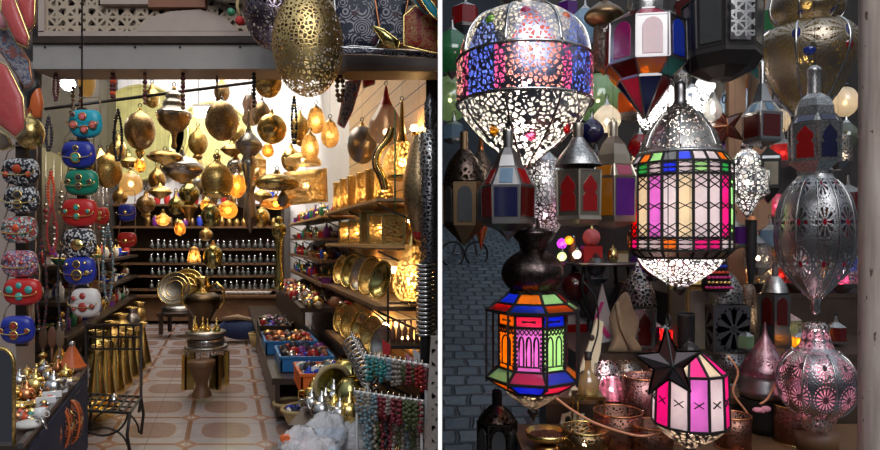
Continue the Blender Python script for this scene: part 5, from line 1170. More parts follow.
# brocades above, right of the egg lantern
def cloth(pts, Y, mat, lab, trim='gold', name='embroidered_cloth', th=.02):
    o = P(pts[0][0], pts[0][1], Y); q = [P(a, b, Y)-o for a, b in pts]; d_ = []
    for i in range(len(q)):
        for k in range(5): d_.append(q[i].lerp(q[(i+1) % len(q)], k/5))
    t_ = thing(name, lab, 'cloth', o); m = M(); m.pillow([(p.x, p.z) for p in d_], th, mat); m.build('cloth_body', t_)
    m = M(); m.tube([(p.x, -.003, p.z) for p in d_], .005, trim, 5, True, True); m.build('edge_trim', t_)
cloth([(334, -8), (380, -8), (384, 30), (376, 48), (352, 46), (338, 48)], 2.72, 'brocade_dark', 'dark blue embroidered cloth with silver paisley right of the egg-shaped lantern', 'silver')
cloth([(374, -8), (410, -8), (404, 20), (410, 42), (388, 47), (380, 30)], 2.64, 'brocade_dark', 'black and wine embroidered cloth in the middle of the hanging textiles', 'copper')
cloth([(404, 16), (416, 6), (438, 20), (438, 54), (404, 46)], 2.56, 'brocade_red', 'red and gold brocade cloth at the right end above the shutter box')
cloth([(408, -8), (438, -8), (438, 16), (424, 12)], 2.5, 'brocade_red', 'red brocade corner at the top right of the left stall', 'leather_teal')
cloth([(414, -10), (422, -10), (438, 10), (438, 20), (430, 14)], 2.44, 'leather_teal', 'teal strip of cloth crossing the red brocade', 'gold', th=.012)
cloth([(372, 26), (384, 30), (400, 42), (398, 48), (384, 44)], 2.58, 'olive_brass', 'folded gold-olive cloth end between the dark and red textiles', 'gold', th=.03)
cloth([(338, 47), (438, 53), (438, 58), (360, 54), (338, 54)], 2.7, 'brocade_dark', 'narrow patterned border band along the bottom of the hanging textiles', 'silver', th=.015)
cloth([(346, 82), (362, 78), (352, 112), (344, 128), (338, 124)], 3.5, 'pouch_blue', 'small multicoloured scarf hanging before the pine wall', 'cloth_pink', 'hanging_scarf')
cloth([(362, 74), (376, 72), (374, 84), (364, 88)], 3.4, 'leather_red', 'small red and white flag-like cloth near the pine wall', 'white_ceramic', 'hanging_scarf')
t_ = thing('tassel_ball', 'red pompom with green ball hanging on the frieze left of the violet lantern', 'pompom', P(240, 26, 2.75)); s = S(2.75)
m = M(); m.ball((0, 0, 5*s), 4.6*s, 'cloth_red', 10, 7); m.build('red_pompom', t_)
m = M(); m.ball((-9*s, 0, 14*s), 4*s, 'green_pot', 10, 7); m.build('green_pompom', t_)
m = M(); m.tube([(0, 0, 9*s), (-3*s, 0, 20*s), (0, 0, 44*s)], 1.6*s, 'straw'); m.build('braid', t_)

# more hanging brassware filling the depth under the ceiling
FILL = [('globe', 238, 137, 9, 11, 5.4, 'gold_eng', 'gold ball behind the silver onion lantern'), ('globe', 198, 143, 10, 12, 5.6, 'brass_eng', 'brass ball between the ribbed silver lantern and the smoky globe'),
 ('globe', 157, 180, 9, 10, 5.2, 'brass_dark', 'dark brass ball left of the silvery mushroom lantern'), ('globe', 118, 150, 9, 11, 5.5, 'gold_eng', 'gold ball left of the dark bronze globe'),
 ('globe', 291, 160, 10, 12, 5.3, 'gold', 'shiny gold ball left of the tilted mesh lamp'), ('globe', 236, 166, 9, 8, 5.0, 'silver', 'small silver ball above the peach glowing cup'),
 ('globe', 146, 204, 10, 9, 5.2, 'bronze_eng', 'bronze ball above the small lit amber globe'), ('globe', 176, 206, 8, 9, 5.5, 'olive_brass', 'olive ball left of the baluster lantern'),
 ('globe', 262, 218, 8, 10, 5.4, 'brass', 'brass ball low before the coloured jars'), ('globe', 243, 200, 6, 8, 5.1, 'pewter', 'pewter ball right of the lit orange globe'),
 ('globe', 196, 166, 8, 9, 5.8, 'gold', 'gold ball above the small pewter globe'), ('globe', 300, 128, 9, 13, 5.2, 'brass_eng', 'brass egg behind the three amber teardrops'),
 ('globe', 222, 92, 8, 10, 5.6, 'bronze_eng', 'bronze ball high behind the smoky globe'), ('globe', 152, 98, 8, 10, 5.6, 'gold_eng', 'gold ball high behind the ribbed silver lantern'),
 ('globe', 120, 197, 8, 8, 5.4, 'brass_dark', 'dark brass ball above the small blue purse'), ('globe', 246, 182, 7, 9, 5.9, 'gold_eng', 'small gold ball right of the peach glowing cup')]
for ty, cx, cy, rx, ry, Y, mt, lab in FILL: globe('globe', 'hanging_globe', lab, cx, cy, rx, ry, Y, mt, 'brass_dark', 6 if rx > 8 else 0)
for cx, cy, hw, Y, lab in ((232, 150, 12, 5.0, 'wide brass dish lantern between the big smoky globe and the silver onion'), (160, 192, 13, 4.9, 'wide dark dish lantern under the silvery mushroom lantern'), (262, 196, 11, 5.2, 'small flat brass dish lantern above the coloured jars'), (128, 162, 12, 5.1, 'flat gold dish lantern above the clear golden ball')):
    lan('dish_lantern', lab, 'lantern', cx, Y, [('neck', 'brass', 12, [(cy-9, 1), (cy-6, 3)]), ('dish_top', 'gold_eng', 22, [(cy-6, 3), (cy-3, hw*.8), (cy, hw)]), ('dish_bottom', 'brass_dark', 22, [(cy, hw), (cy+4, hw*.6), (cy+7, 1), (cy+8, 0)])])
for cx, cy, Y, lab in ((140, 165, 5.0, 'small lit amber cup below the dark bronze globe'), (206, 205, 5.0, 'small lit amber cup left of the lit orange globe'), (268, 150, 4.9, 'small lit amber cup under the polished brass ball'), (180, 228, 5.6, 'tiny lit amber cup in front of the coloured jars')):
    lan('candle_cup', lab, 'lantern', cx, Y, [('cap', 'brass', 10, [(cy-8, 1), (cy-5, 4)]), ('shade', 'amber_lit', 16, [(cy-5, 4), (cy, 6), (cy+5, 5), (cy+7, 2), (cy+8, 0)])], bulb=(cy+1, .014, 'bulb_amber'))

# extra small pieces on the display table and around the chair
for i, (px, py, sc, mt) in enumerate(((20, 388, .6, 'silver'), (66, 380, .55, 'brass'), (27, 402, .6, 'copper'), (14, 404, .55, 'brass'), (45, 376, .55, 'silver'), (58, 371, .5, 'brass'))):
    teapot(tab_pt(px, py), sc, mt, f'{["tiny", "second tiny", "third tiny", "fourth tiny", "fifth tiny", "sixth tiny"][i]} {mt} teapot among the jewellery of the front left display table', None, i*1.3)
tagine(tab_pt(60, 366), .6, 'brass', 'small brass cone-lidded tagine beside the orange one', 'silver')
for i, (px, py, mt, cn_) in enumerate(((392, 366, 'tagine_orange', 'orange'), (386, 372, 'brass', 'brass'))): pass
for i, (u, Y) in enumerate(((-1.12, 5.2), (-1.1, 5.8), (-1.12, 6.4), (-1.1, 7.0), (-1.1, 7.6))):
    t_ = thing('floor_vase', ['nearest', 'second', 'third', 'fourth', 'farthest'][i]+' dark brass urn on the floor along the foot of the left shelves', 'vase', RU(u, Y, .05)); k = 1-.05*i
    m = M(); m.lathe(spline([(0, 0), (.06, 0), (.05, .05), (.11*k, .16), (.10*k, .24), (.05, .31), (.07, .36)], 3), 18, ['olive_brass', 'brass_dark', 'brass_eng', 'pewter', 'brass_dark'][i]); m.build('vase_body', t_)
    m = M(); m.ring((0, 0, .36), .07, .007, 'brass', 16, 5); m.build('lip', t_)
# ================================================================== RIGHT STALL
perf('black_perf', (.10, .07, .055), 50, .16, .3, (.35, .28, .2)); engraved('black_eng', (.12, .09, .08), .3, 40, .4)
def band_col(t):
    u, v = t.uv(); f = ((u*8.0+.5)/2.0).fr()
    return t.ramp(f, [(0, (1, .42, .36)), (.5, (.95, .12, .35)), (.6, (.12, .2, 1)), (.9, (.95, .12, .35))], True)
def dome_col(t):
    u, v = t.uv(); f = ((u*8.0+.5)/2.0).fr(); c = t.ramp(f, [(0, (1, .25, .2)), (.5, (.25, .35, .9))], True)
    tri = ((u*8.0+.5).fr()-.5).abs().lt((v-.42)*.75)
    return t.mix(tri, (1, .95, .8), c)
t = T('x'); bpy.data.materials.remove(t.mat)
perf('fil_band', (.30, .31, .46), 40, .14, .28, band_col); perf('fil_dome', (.42, .44, .56), 46, .14, .28, dome_col)
slab('street_pavement', [(.006, 1.0, -.6+.2*1.0), (9, 1.0, -.4), (9, 14, 2.2), (.006, 14, 2.2)], (0, 0, -.05), 'cobbles'); bpy.data.objects['street_pavement'].name = 'ground_street'
slab('wall_far', [(.01, 13.5, 1.8), (9, 13.5, 1.8), (9, 13.5, 8), (.01, 13.5, 8)], (0, .2, 0), 'slate_wall')
slab('wall_stall_back', [(.9, 5.4, .2), (5.5, 5.4, .2), (5.5, 5.4, 3.6), (.9, 5.4, 3.6)], (0, .06, 0), 'dark_wall')
# weathered post at the right edge
t_ = thing('wooden_post', 'pale weathered wooden post standing at the right edge of the lantern stall', 'post', (P(884, 240, 2.0).x, 2.0, -.2))
m = M(); s = S(2.0); m.lathe([(27*s*.82, 0), (26.5*s*.82, 1.4), (25*s*.82, 3.4)], 20, 'weathered_post'); m.build('trunk', t_)
# stepped display platform
def tier(name, lab, x0, x1, y0, y1, z, zb=-.2, mat='brown_wood'):
    t_ = thing(name, lab, 'platform', ((x0+x1)/2, (y0+y1)/2, z-.04))
    m = M(); m.box(((x0+x1)/2, (y0+y1)/2, z-.015), (x1-x0, y1-y0, .03), mat); part_px(m, 'top_board', t_)
    m = M(); m.box(((x0+x1)/2, y0+.015, (z-.03+zb)/2), (x1-x0-.01, .02, z-.03-zb), 'dark_wood'); part_px(m, 'front_board', t_)
    for x in (x0+.03, x1-.03): m = M(); m.box((x, (y0+y1)/2, (z-.03+zb)/2), (.03, y1-y0-.06, z-.03-zb), 'dark_wood'); part_px(m, 'side_board', t_)
tier('display_platform', 'front reddish wooden platform of the lantern stall, lowest step', .34, 2.2, 2.3, 2.84, .33)
tier('display_platform', 'second low step of the lantern stall carrying candle holders', .50, 2.2, 2.85, 3.14, .45)
tier('display_platform', 'third step of the lantern stall under the domed lanterns', .72, 2.6, 3.15, 3.9, .60, mat='dark_wood')
tier('display_platform', 'highest step at the back of the lantern stall', 1.5, 3.0, 3.91, 5.2, .85, mat='dark_wood')
def onA(px, py): Y = .87*600/(py-240); return P(px, py, Y)
def stand_lan(tier_z, cx, base, **k): return (CAMZ-tier_z)*600/(base-240)
# --- giant pierced lantern
Y = 2.95
r = lan('pierced_lantern', 'giant silver pierced lantern with coloured medallions and a blue and pink band', 'lantern', 524, Y, [
    ('neck', 'silver', 24, [(-14, 16), (-4, 26), (6, 20), (12, 26)]),
    ('dome', 'fil_dome', 32, [(12, 26), (18, 42), (28, 54), (42, 62), (62, 66)], dict(seams=8, smat='silver', sr=1.5, rot=0)),
    ('pierced_band', 'fil_band', 32, [(62, 67), (64, 68), (103, 68), (105, 67)], dict(sharp=1, rot=0)),
    ('funnel', 'filigree_clear', 32, [(105, 66), (118, 60), (132, 48), (146, 33), (158, 17), (166, 8)], dict(seams=8, smat='silver', sr=1.3, rot=0)),
    ('finial', 'silver', 16, [(166, 8), (170, 5), (174, 7), (180, 0)])], rot=0, bulb=[(84, .034, 'bulb_white'), (130, .056, 'bulb_white'), (40, .028, 'bulb_white')])
s = S(Y)*cth(524); b0 = 180
for a in range(8):
    m = M(); th = 2*PI*(a+.5)/8
for y in (62, 105):
    m = M(); m.ring((0, 0, (b0-y)*S(Y)), 68*s, .008, 'silver', 40, 6); m.build('band_rim', r)
def roundel(root, px, py, hw, rad, mat, Y, cx, base):
    """coloured glass boss sitting on a turned body of half width hw at that row"""
    s = S(Y); c = cth(cx); x = (px-cx)*s*c; R_ = hw*s*c; x = max(-R_*.98, min(R_*.98, x)); y = -math.sqrt(R_*R_-x*x); th = math.atan2(y, x)
    m = M(); m.T = Matrix.Translation((x*1.01, y*1.01, (base-py)*s/c*1.0)) @ Matrix.Rotation(th-PI/2+PI, 4, 'Z') @ Matrix.Rotation(PI/2, 4, 'X')
    m.lathe([(rad*s, 0), (rad*s*.85, .01), (0, .016)], 14, mat); m.T = m.T; m.build('glass_boss', root)
for px, py, hw, mat in ((487, 38, 57, 'g_lime'), (518, 34, 54, 'g_hotpink'), (556, 36, 55, 'g_orange'), (492, 136, 44, 'g_amber'), (525, 142, 37, 'g_hotpink'), (560, 134, 46, 'g_red')):
    roundel(r, px, py, hw, 5.5, mat, Y, 524, b0)
lan('pierced_lantern', 'white pierced lantern glowing under the giant lantern beside the red arched one', 'lantern', 545, 3.5, [('cap', 'silver', 12, [(150, 3), (160, 14)]), ('pierced_body', 'filigree_white', 20, [(160, 14), (175, 20), (215, 20), (232, 12), (244, 4)]), ('finial', 'silver', 10, [(244, 4), (250, 0)])], bulb=[(180, .013, 'bulb_white'), (215, .012, 'bulb_pink')])
# --- main coloured octagonal lantern
cx = 533; Y = 2.55; s = S(Y)
r = lan('octagonal_lantern', 'dark octagonal lantern with multicoloured glass glowing pink over the cobbles', 'lantern', cx, Y, [
    ('handle_cup', 'black_eng', 20, [(218, 5), (224, 7), (229, 7), (231, 20), (234, 21), (243, 14), (250, 12)], dict(sharp=1, flute=10, fd=.1)),
    ('crown_vase', 'black_eng', 24, [(250, 12), (255, 20), (263, 28), (272, 31), (281, 29), (288, 24)], dict(flute=16, fd=.1)),
    ('crown_rim', 'black_perf', 24, [(288, 24), (293, 24)], dict(sharp=1)),
    ('bowl', 'black_perf', 24, [(388, 28), (394, 25), (402, 15), (408, 5)]),
    ('finial', 'iron', 14, [(408, 4), (412, 6), (416, 3), (424, 0)])], bulb=[(334, .036, 'bulb_white'), (356, .034, 'bulb_white'), (397, .01, 'bulb_soft')])
n = 8; rot = -PI/2+PI/8*0+.12
cl1 = ['green', 'red', 'blue', 'amber', 'palegreen', 'red', 'amber', 'blue']; cl2 = ['amber', 'palegreen', 'red', 'blue', 'orange', 'palegreen', 'blue', 'red']
clm = ['cream', 'pink', 'amber', 'cream', 'pink', 'hotpink', 'palegreen', 'amber']
kk = lambda k, sh=0: (k+sh) % 8
vis = lambda lst, first: None
# facets 7 (left-front) and 0 (right-front) face the camera
C = {1: ['palegreen', 'red', 'green', 'blue', 'amber', 'green', 'blue', 'amber'], 2: ['orange', 'palegreen', 'red', 'blue', 'amber', 'green', 'red', 'blue'],
     3: ['cream', 'hotpink', 'amber', 'cream', 'pink', 'amber', 'amber', 'pink'], 4: ['blue', 'amber', 'red', 'green', 'blue', 'amber', 'palegreen', 'hotpink'], 5: ['hotpink', 'red', 'blue', 'amber', 'red', 'blue', 'amber', 'blue']}
C6 = ['blue', 'amber', 'hotpink', 'palegreen', 'blue', 'hotpink', 'amber', 'hotpink']
facets(r, cx, Y, 424, [(292, 24), (302, 36), (309, 48), (312, 35), (324, 35), (366, 35), (376, 48), (388, 29)], n, rot, 'iron', .0075, {
    0: lambda k: ('full', 'g_'+C[1][k]), 1: lambda k: ('full', 'g_'+C[2][k]), 3: lambda k: ('inlay', 'g_'+['blue', 'red', 'green', 'blue', 'red', 'amber', 'amber', 'hotpink'][k], 1), 4: lambda k: ('arches', 'g_'+['palegreen', 'hotpink', 'amber', 'cream', 'pink', 'amber', 'amber', 'lilac'][k], 'iron', [2, 1, 2, 2, 2, 2, 1, 3][k]), 5: lambda k: ('full', 'g_'+C[4][k]), 6: lambda k: ('full', 'g_'+C[5][k])})
m = M()
for k in range(n):
    a = 2*PI*k/n+rot; x, y_ = 48*s*cth(cx)*math.cos(a), 48*s*cth(cx)*math.sin(a); m = M(); m.bar((x, y_, (424-306)*s), (x, y_, (424-380)*s), .006, 'iron', 4); m.build('corner_post', r)
# --- central drum lantern
cx = 680; Y = 2.75; s = S(Y)
perf('drum_dome', (.38, .36, .33), 60, .2, .33)
r = lan('drum_lantern', 'large domed drum lantern with pink and white lit stained glass strips in the centre', 'lantern', cx, Y, [
    ('neck', 'pewter', 14, [(82, 3), (86, 6), (100, 6), (105, 8)]), ('dome', 'drum_dome', 14, [(105, 8), (112, 17), (122, 27), (134, 36), (148, 42), (153, 44)], dict(sharp=1, seams=7, smat='silver', sr=1)),
    ('dome_rim', 'silver_eng', 24, [(153, 44), (155, 46), (157, 45)]), ('underside_bowl', 'filigree_white', 20, [(256, 44), (262, 42), (272, 32), (282, 16), (286, 8)]), ('finial', 'iron', 12, [(286, 6), (290, 7), (296, 0)])],
    bulb=[(186, .046, 'bulb_white'), (208, .046, 'bulb_white'), (230, .046, 'bulb_white'), (264, .01, 'bulb_white'), (130, .014, 'bulb_soft')])
n = 22; rot = -PI/2+PI/22
top_ = ['white', 'green', 'white', 'blue', 'white', 'palegreen', 'white', 'blue']*2; mid_ = ['white', 'pink', 'white', 'lilac', 'cream', 'purple', 'pink', 'white', 'red', 'pink', 'white', 'cream', 'white', 'lilac', 'white', 'pink']
mid_ = ['cream', 'white', 'pink', 'lilac', 'white', 'blue', 'pink', 'white', 'hotpink', 'white', 'blue', 'red', 'white', 'pink', 'white', 'white']
mid_[0], mid_[1], mid_[2], mid_[3] = 'white', 'pink', 'lilac', 'white'; mid_[15], mid_[14], mid_[13], mid_[12] = 'white', 'white', 'pink', 'hotpink'; bot_ = ['pink', 'white', 'white', 'amber', 'white', 'pink', 'blue', 'white']+['white', 'red', 'amber', 'white', 'amber', 'amber', 'white', 'amber']
rf_ = ['white', 'amber', 'palegreen', 'smoke', 'blue', 'white', 'amber', 'smoke']*2; rf_[15] = 'palegreen'; rf_[14] = 'blue'; rf_[13] = 'blue'
mid22 = ['white', 'pink', 'palegreen', 'white', 'blue', 'white', 'pink']+['white', 'amber', 'blue', 'white', 'pink', 'white', 'red']+['white', 'cream', 'red', 'cream', 'lilac', 'white', 'cream', 'white']
facets(r, cx, Y, 296, [(156, 44), (166, 52), (178, 52), (238, 52), (250, 52), (257, 44)], n, rot, 'iron', .0075, {
    0: lambda k: ('full', 'g_'+rf_[k % 16]), 1: lambda k: ('inlay', 'g_'+top_[k % 16], 2), 2: lambda k: ('inlay', 'g_'+mid22[k], 3), 3: lambda k: ('inlay', 'g_'+bot_[k % 16], 2), 4: lambda k: ('metal', 'silver_eng')})
# --- striped lit lantern at the lower right of centre
cx = 690; Y = 2.3; s = S(Y)
r = lan('striped_lantern', 'glowing white and magenta striped lantern below the dark star', 'lantern', cx, Y, [
    ('cap', 'iron', 10, [(342, 3), (346, 8), (352, 12)]), ('base_bowl', 'black_perf', 20, [(424, 37), (432, 30), (440, 18), (447, 6)]), ('finial', 'iron', 10, [(447, 5), (452, 6), (456, 0)])], bulb=[(398, .040, 'bulb_white'), (370, .018, 'bulb_white'), (433, .01, 'bulb_pink')])
facets(r, cx, Y, 456, [(352, 12), (371, 37), (422, 39)], 12, -PI/2+.1, 'iron', .0065, {0: lambda k: ('full', 'g_'+['cream', 'pink'][k % 2]), 1: lambda k: ('inlay', 'g_'+['white', 'pink', 'white', 'lilac'][k % 4], 1)})
# --- stars
def star(name, lab, cx, cy, R_, Y, g, fm, tilt=0.0, depth=.35, stands=False):
    s = S(Y); t_ = thing(name, lab, 'lantern', P(cx, cy+R_*.95, Y)); zc = R_*.95*s; V = []
    for k in range(10):
        a = PI/2+tilt+PI*k/5; rr = (R_ if k % 2 == 0 else R_*.42)*s; V.append(Vector((rr*math.cos(a), 0, zc+rr*math.sin(a))))
    for sy in (-1, 1):
        ctr = Vector((0, sy*R_*s*depth, zc))
        for k in range(5):
            a, b, d = V[2*k], V[(2*k+1) % 10], V[(2*k-1) % 10]
            m = M(); 
            for q in ((a, b), (d, a)): m.add([ctr, q[0], q[1]], [(0, 1, 2)], g)
            o_ = m.build('point_panel', t_)
            m = M(); m.bar(ctr, a, .0035, fm); m.bar(a, b, .004, fm); m.bar(a, d, .004, fm); m.bar(ctr, b, .003, fm); m.build('soldered_edge', o_)
    m = M(); m.ring((0, 0, zc+R_*s+.025), .02, .0035, 'iron', 12, 5, 'X'); m.build('hook', t_)
    m = M(); m.tube([(0, 0, zc+R_*s+.04), (0, 0, TOPZ-t_.location.z)], .0016, 'iron', 4); m.build('chain', t_); return t_
glassm('star_glass', (.16, .03, .02), .2, .25); glassm('star_glass_red', (.42, .05, .03), .2, .25)
star('star_lantern', 'large dark star lantern with a reddish top point above the striped lantern', 668, 364, 36, 2.02, 'star_glass', 'iron', .05)
star('star_lantern', 'smaller dark red star lantern right of the drum lantern dome', 724, 127, 23, 3.0, 'star_glass_red', 'copper', .35)
# --- hexagonal side lanterns
def hexlan(name, lab, cx, Y, neck, dome, rim, body, low, n, rot, metal, kinds_, roofp=None, bulb=None, hang=True, domemat=None, fr=.004):
    """neck/dome: profile rows; rim row list; body (y0,y1,hw); low: profile below; kinds_: facet k -> pane spec"""
    tops = neck+dome; parts = [('neck', metal, 12, neck), ('dome', domemat or metal, 24 if not roofp else n, dome, dict(sharp=1, rot=rot) if roofp else {})]
    y0, y1, hw = body
    if low: parts.append(('base', metal, n, low, dict(rot=rot, sharp=1)))
    r = lan(name, lab, 'lantern', cx, Y, parts, hang=hang, hook=True, bulb=bulb, rot=rot)
    base = max(q[0] for p in parts for q in p[3]); lv = [(dome[-1][0], dome[-1][1])] if roofp else []
    lv += [(y0, hw), (y1, hw*.96)]
    pn = {}
    if roofp: pn[0] = lambda k: roofp(k)
    pn[len(lv)-2] = kinds_
    facets(r, cx, Y, base, lv, n, rot, metal, fr, pn)
    return r
FR = -PI/2+PI/6  # hexagon with a flat face towards the street
hexlan('hexagonal_lantern', 'blue and red glass hexagonal lantern with bottle neck below the giant lantern', 508, 2.45, [(130, 5), (132, 5.5), (148, 5)], [(148, 6), (156, 11), (168, 16)], None, (187, 219, 27), [(219, 27), (224, 27), (231, 10), (238, 3), (242, 0)], 6, FR-.2, 'pewter',
    lambda k: ('rect', ['g_darkred', 'g_navy', 'g_darkred', 'g_navy', 'g_red', 'g_navy'][k], .86, .88), roofp=lambda k: ('rect', ['g_red', 'g_paleblue', 'g_red', 'g_blue', 'g_red', 'g_paleblue'][k], .8, .75))
hexlan('arched_lantern', 'pewter lantern with red arched windows right of the blue and red one', 578, 2.45, [(123, 4.5), (125, 5.5), (138, 5)], [(138, 6), (146, 11), (156, 19), (166, 24)], None, (172, 216, 25), [(216, 25), (220, 26), (225, 20), (227, 0)], 6, FR+.35, 'bronze_grey' if 'bronze_grey' in MATS else 'pewter',
    lambda k: ('key', 'g_red', .66, .8), domemat='silver_eng', fr=.005)
hexlan('hexagonal_lantern', 'lantern with amber and purple panes standing out right of the red arched one', 613, 2.75, [(122, 4), (124, 5), (137, 5)], [(137, 6), (145, 13), (156, 18), (166, 20)], None, (178, 218, 25), [(218, 25), (222, 25), (227, 14), (229, 0)], 6, FR+.3, 'bronze_grey',
    lambda k: ('rect', ['g_purple', 'g_amber', 'g_darkred', 'g_navy', 'g_amber', 'g_purple'][k], .86, .9), roofp=lambda k: ('rect', ['g_green', 'g_hotpink', 'g_green', 'g_red', 'g_amber', 'g_hotpink'][k], .8, .8))
hexlan('arched_lantern', 'dark arched lantern cut by the left edge of the lantern stall', 464, 2.6, [(132, 4), (150, 4)], [(150, 6), (160, 14), (172, 19), (182, 21)], None, (184, 225, 21), [(225, 21), (230, 16), (238, 8), (246, 0)], 6, FR, 'bronze',
    lambda k: ('arch', 'g_smoke', .7, .85), domemat='black_perf')
lan('copper_lantern', 'slender copper pierced lantern behind the dark arched one at the left edge', 'lantern', 481, 3.3, [('neck', 'copper', 12, [(135, 2), (150, 3)]), ('pierced_body', 'filigree_dark', 20, [(150, 3), (162, 10), (175, 14), (200, 15), (213, 13)]), ('tail', 'copper', 12, [(213, 12), (225, 8), (240, 3), (252, 0)])])
# --- coloured octagonal lantern, top centre
cx = 645; Y = 2.8; s = S(Y)
r = lan('octagonal_lantern', 'octagonal lantern with red blue and green panes and pointed base at the top centre', 'lantern', cx, Y, [('cap', 'silver_eng', 20, [(-20, 8), (-8, 16), (4, 18), (14, 17)])], bulb=None, hook=False)
r.location.z = P(cx, 120, Y).z; 
for ch in r.children: ch.location.z += (120-14)*s
facets(r, cx, Y, 120, [(14, 18), (27, 41), (67, 42), (80, 26), (82, 29), (118, 1.2)], 8, -PI/2+.25, 'pewter', .0055, {
    0: lambda k: ('full', 'g_'+['green', 'darkred', 'smoke', 'red', 'green', 'smoke', 'darkred', 'hotpink'][k]),
    1: lambda k: ('arch', 'g_'+['blue', 'green', 'red', 'blue', 'green', 'red', 'pink', 'red'][k], .62, .86),
    2: lambda k: ('full', 'g_'+['teal', 'purple', 'amber', 'blue', 'purple', 'amber', 'darkred', 'amber'][k]),
    4: lambda k: ('full', 'g_'+['darkred', 'navy', 'hotpink', 'navy', 'darkred', 'navy', 'hotpink', 'navy'][k])})
m = M(); m.ball((0, 0, 50*s), .02, 'bulb_soft', 6, 4); m.build('bulb', r)
lan('mushroom_lantern', 'dark bronze mushroom-topped lantern left of the octagonal one at the top', 'lantern', 604, 2.95, [('stem', 'black_eng', 14, [(-6, 4), (2, 5)]), ('mushroom_cap', 'bronze', 24, [(2, 5), (7, 12), (13, 19), (18, 20), (23, 15), (27, 8)]), ('pierced_column', 'filigree_dark', 16, [(27, 8), (30, 11), (64, 11), (70, 7)]), ('tip', 'copper', 12, [(70, 6), (76, 0)])])
# --- black lantern top right
r = hexlan('black_lantern', 'black octagonal lantern with a white pierced window at the top right of centre', 722, 2.7, [(-12, 8), (-6, 10)], [(-6, 10), (-2, 24)], None, (4, 54, 41), [(54, 40), (60, 41), (72, 33), (80, 14), (82, 0)], 8, -PI/2+PI/8+.05, 'iron',
    lambda k: ('rect', ['g_smoke', 'g_smoke', 'g_green', 'g_smoke', 'g_smoke', 'g_navy', 'g_smoke', 'g_white'][k], .72, .86), roofp=lambda k: ('full', 'g_smoke'), bulb=(28, .032, 'bulb_white'), fr=.006)
m = M(); m.plate([(-.05, -.187, (82-50)*S(2.7)), (.05, -.187, (82-50)*S(2.7)), (.05, -.187, (82-10)*S(2.7)), (-.05, -.187, (82-10)*S(2.7))], (0, .003, 0), 'silver_lattice'); m.build('pierced_window', r)
# --- big jar lantern, hexagonal silver lantern, urn and rosette globe on the right
r = lan('jar_lantern', 'large double-bulbed bronze jar lantern with blue and red stars at the upper right', 'lantern', 807, 3.0, [
    ('upper_lobe', 'jar_rosette', 24, [(-22, 16), (-12, 32), (0, 38), (12, 39), (20, 34), (26, 28)], dict(seams=6, smat='silver', sr=1.3)),
    ('jar_body', 'jar_rosette', 30, [(26, 29), (30, 42), (38, 50), (50, 53), (64, 50), (80, 41), (96, 30), (110, 17), (118, 9)], dict(seams=6, smat='silver', sr=1.5)), ('foot', 'silver', 20, [(118, 9), (121, 12), (124, 0)])], bulb=[(60, .03, 'bulb_soft'), (5, .02, 'bulb_soft')])
roundel(r, 784, 70, 48, 6, 'g_blue', 3.0, 807, 124); roundel(r, 823, 66, 49, 6, 'g_red', 3.0, 807, 124); roundel(r, 792, 10, 38, 4, 'g_blue', 3.0, 807, 124); roundel(r, 818, 10, 38, 4, 'g_blue', 3.0, 807, 124)
hexlan('hexagonal_lantern', 'silver hexagonal lantern with dark keyhole windows in front of the jar lantern', 814, 2.28, [(66, 4), (70, 8), (76, 7), (94, 7)], [(94, 8), (100, 17), (108, 21), (117, 22)], None, (125, 162, 28), [(162, 28), (165, 24), (172, 14), (173, 0)], 6, FR+.12, 'silver_eng',
    lambda k: ('key', ['g_smoke', 'g_darkred', 'g_navy', 'g_smoke', 'g_red', 'g_navy'][k], .68, .85), roofp=lambda k: ('rect', 'g_navy', .8, .75), fr=.0055)
r = lan('fluted_urn_lantern', 'tall fluted silver urn lantern with red-centred rosettes on the right', 'lantern', 815, 2.5, [
    ('neck', 'silver_eng', 24, [(168, 16), (171, 19), (175, 18), (180, 21)]), ('urn_body', 'urn_rosette', 40, [(180, 21), (188, 29), (202, 37), (220, 41), (240, 42), (260, 38), (276, 29), (290, 15), (298, 7)], dict(seams=12, smat='silver', sr=.8)),
    ('stem', 'silver', 14, [(298, 7), (304, 5), (312, 5), (316, 0)])], bulb=None)
lan('rosette_globe_lantern', 'round silver lantern with starburst rosettes glowing pink at the lower right', 'lantern', 816, 2.45, [
    ('crown', 'silver_perf', 20, [(322, 8), (326, 15), (330, 13)]), ('neck', 'globe_rosette', 24, [(330, 13), (338, 15), (346, 18), (351, 24)]),
    ('globe_body', 'globe_rosette', 36, [(351, 24), (357, 33), (368, 40), (382, 43), (396, 40), (408, 31), (414, 22)], dict(seams=8, smat='silver', sr=1.2)), ('foot', 'silver_perf', 24, [(414, 22), (420, 20), (428, 16), (429, 0)])], bulb=[(384, .016, 'bulb_pink'), (340, .008, 'bulb_pink')], hang=False)
m = M(); p = P(816, 429, 2.5); h_ = p.z-.33; m.lathe([(0, 0), (.08, 0), (.085, h_*.95), (0, h_)], 16, 'brown_wood'); tag(m.build('wooden_block', None, (p.x, p.y, .33)), 'small round wooden block supporting the round silver lantern', 'block')
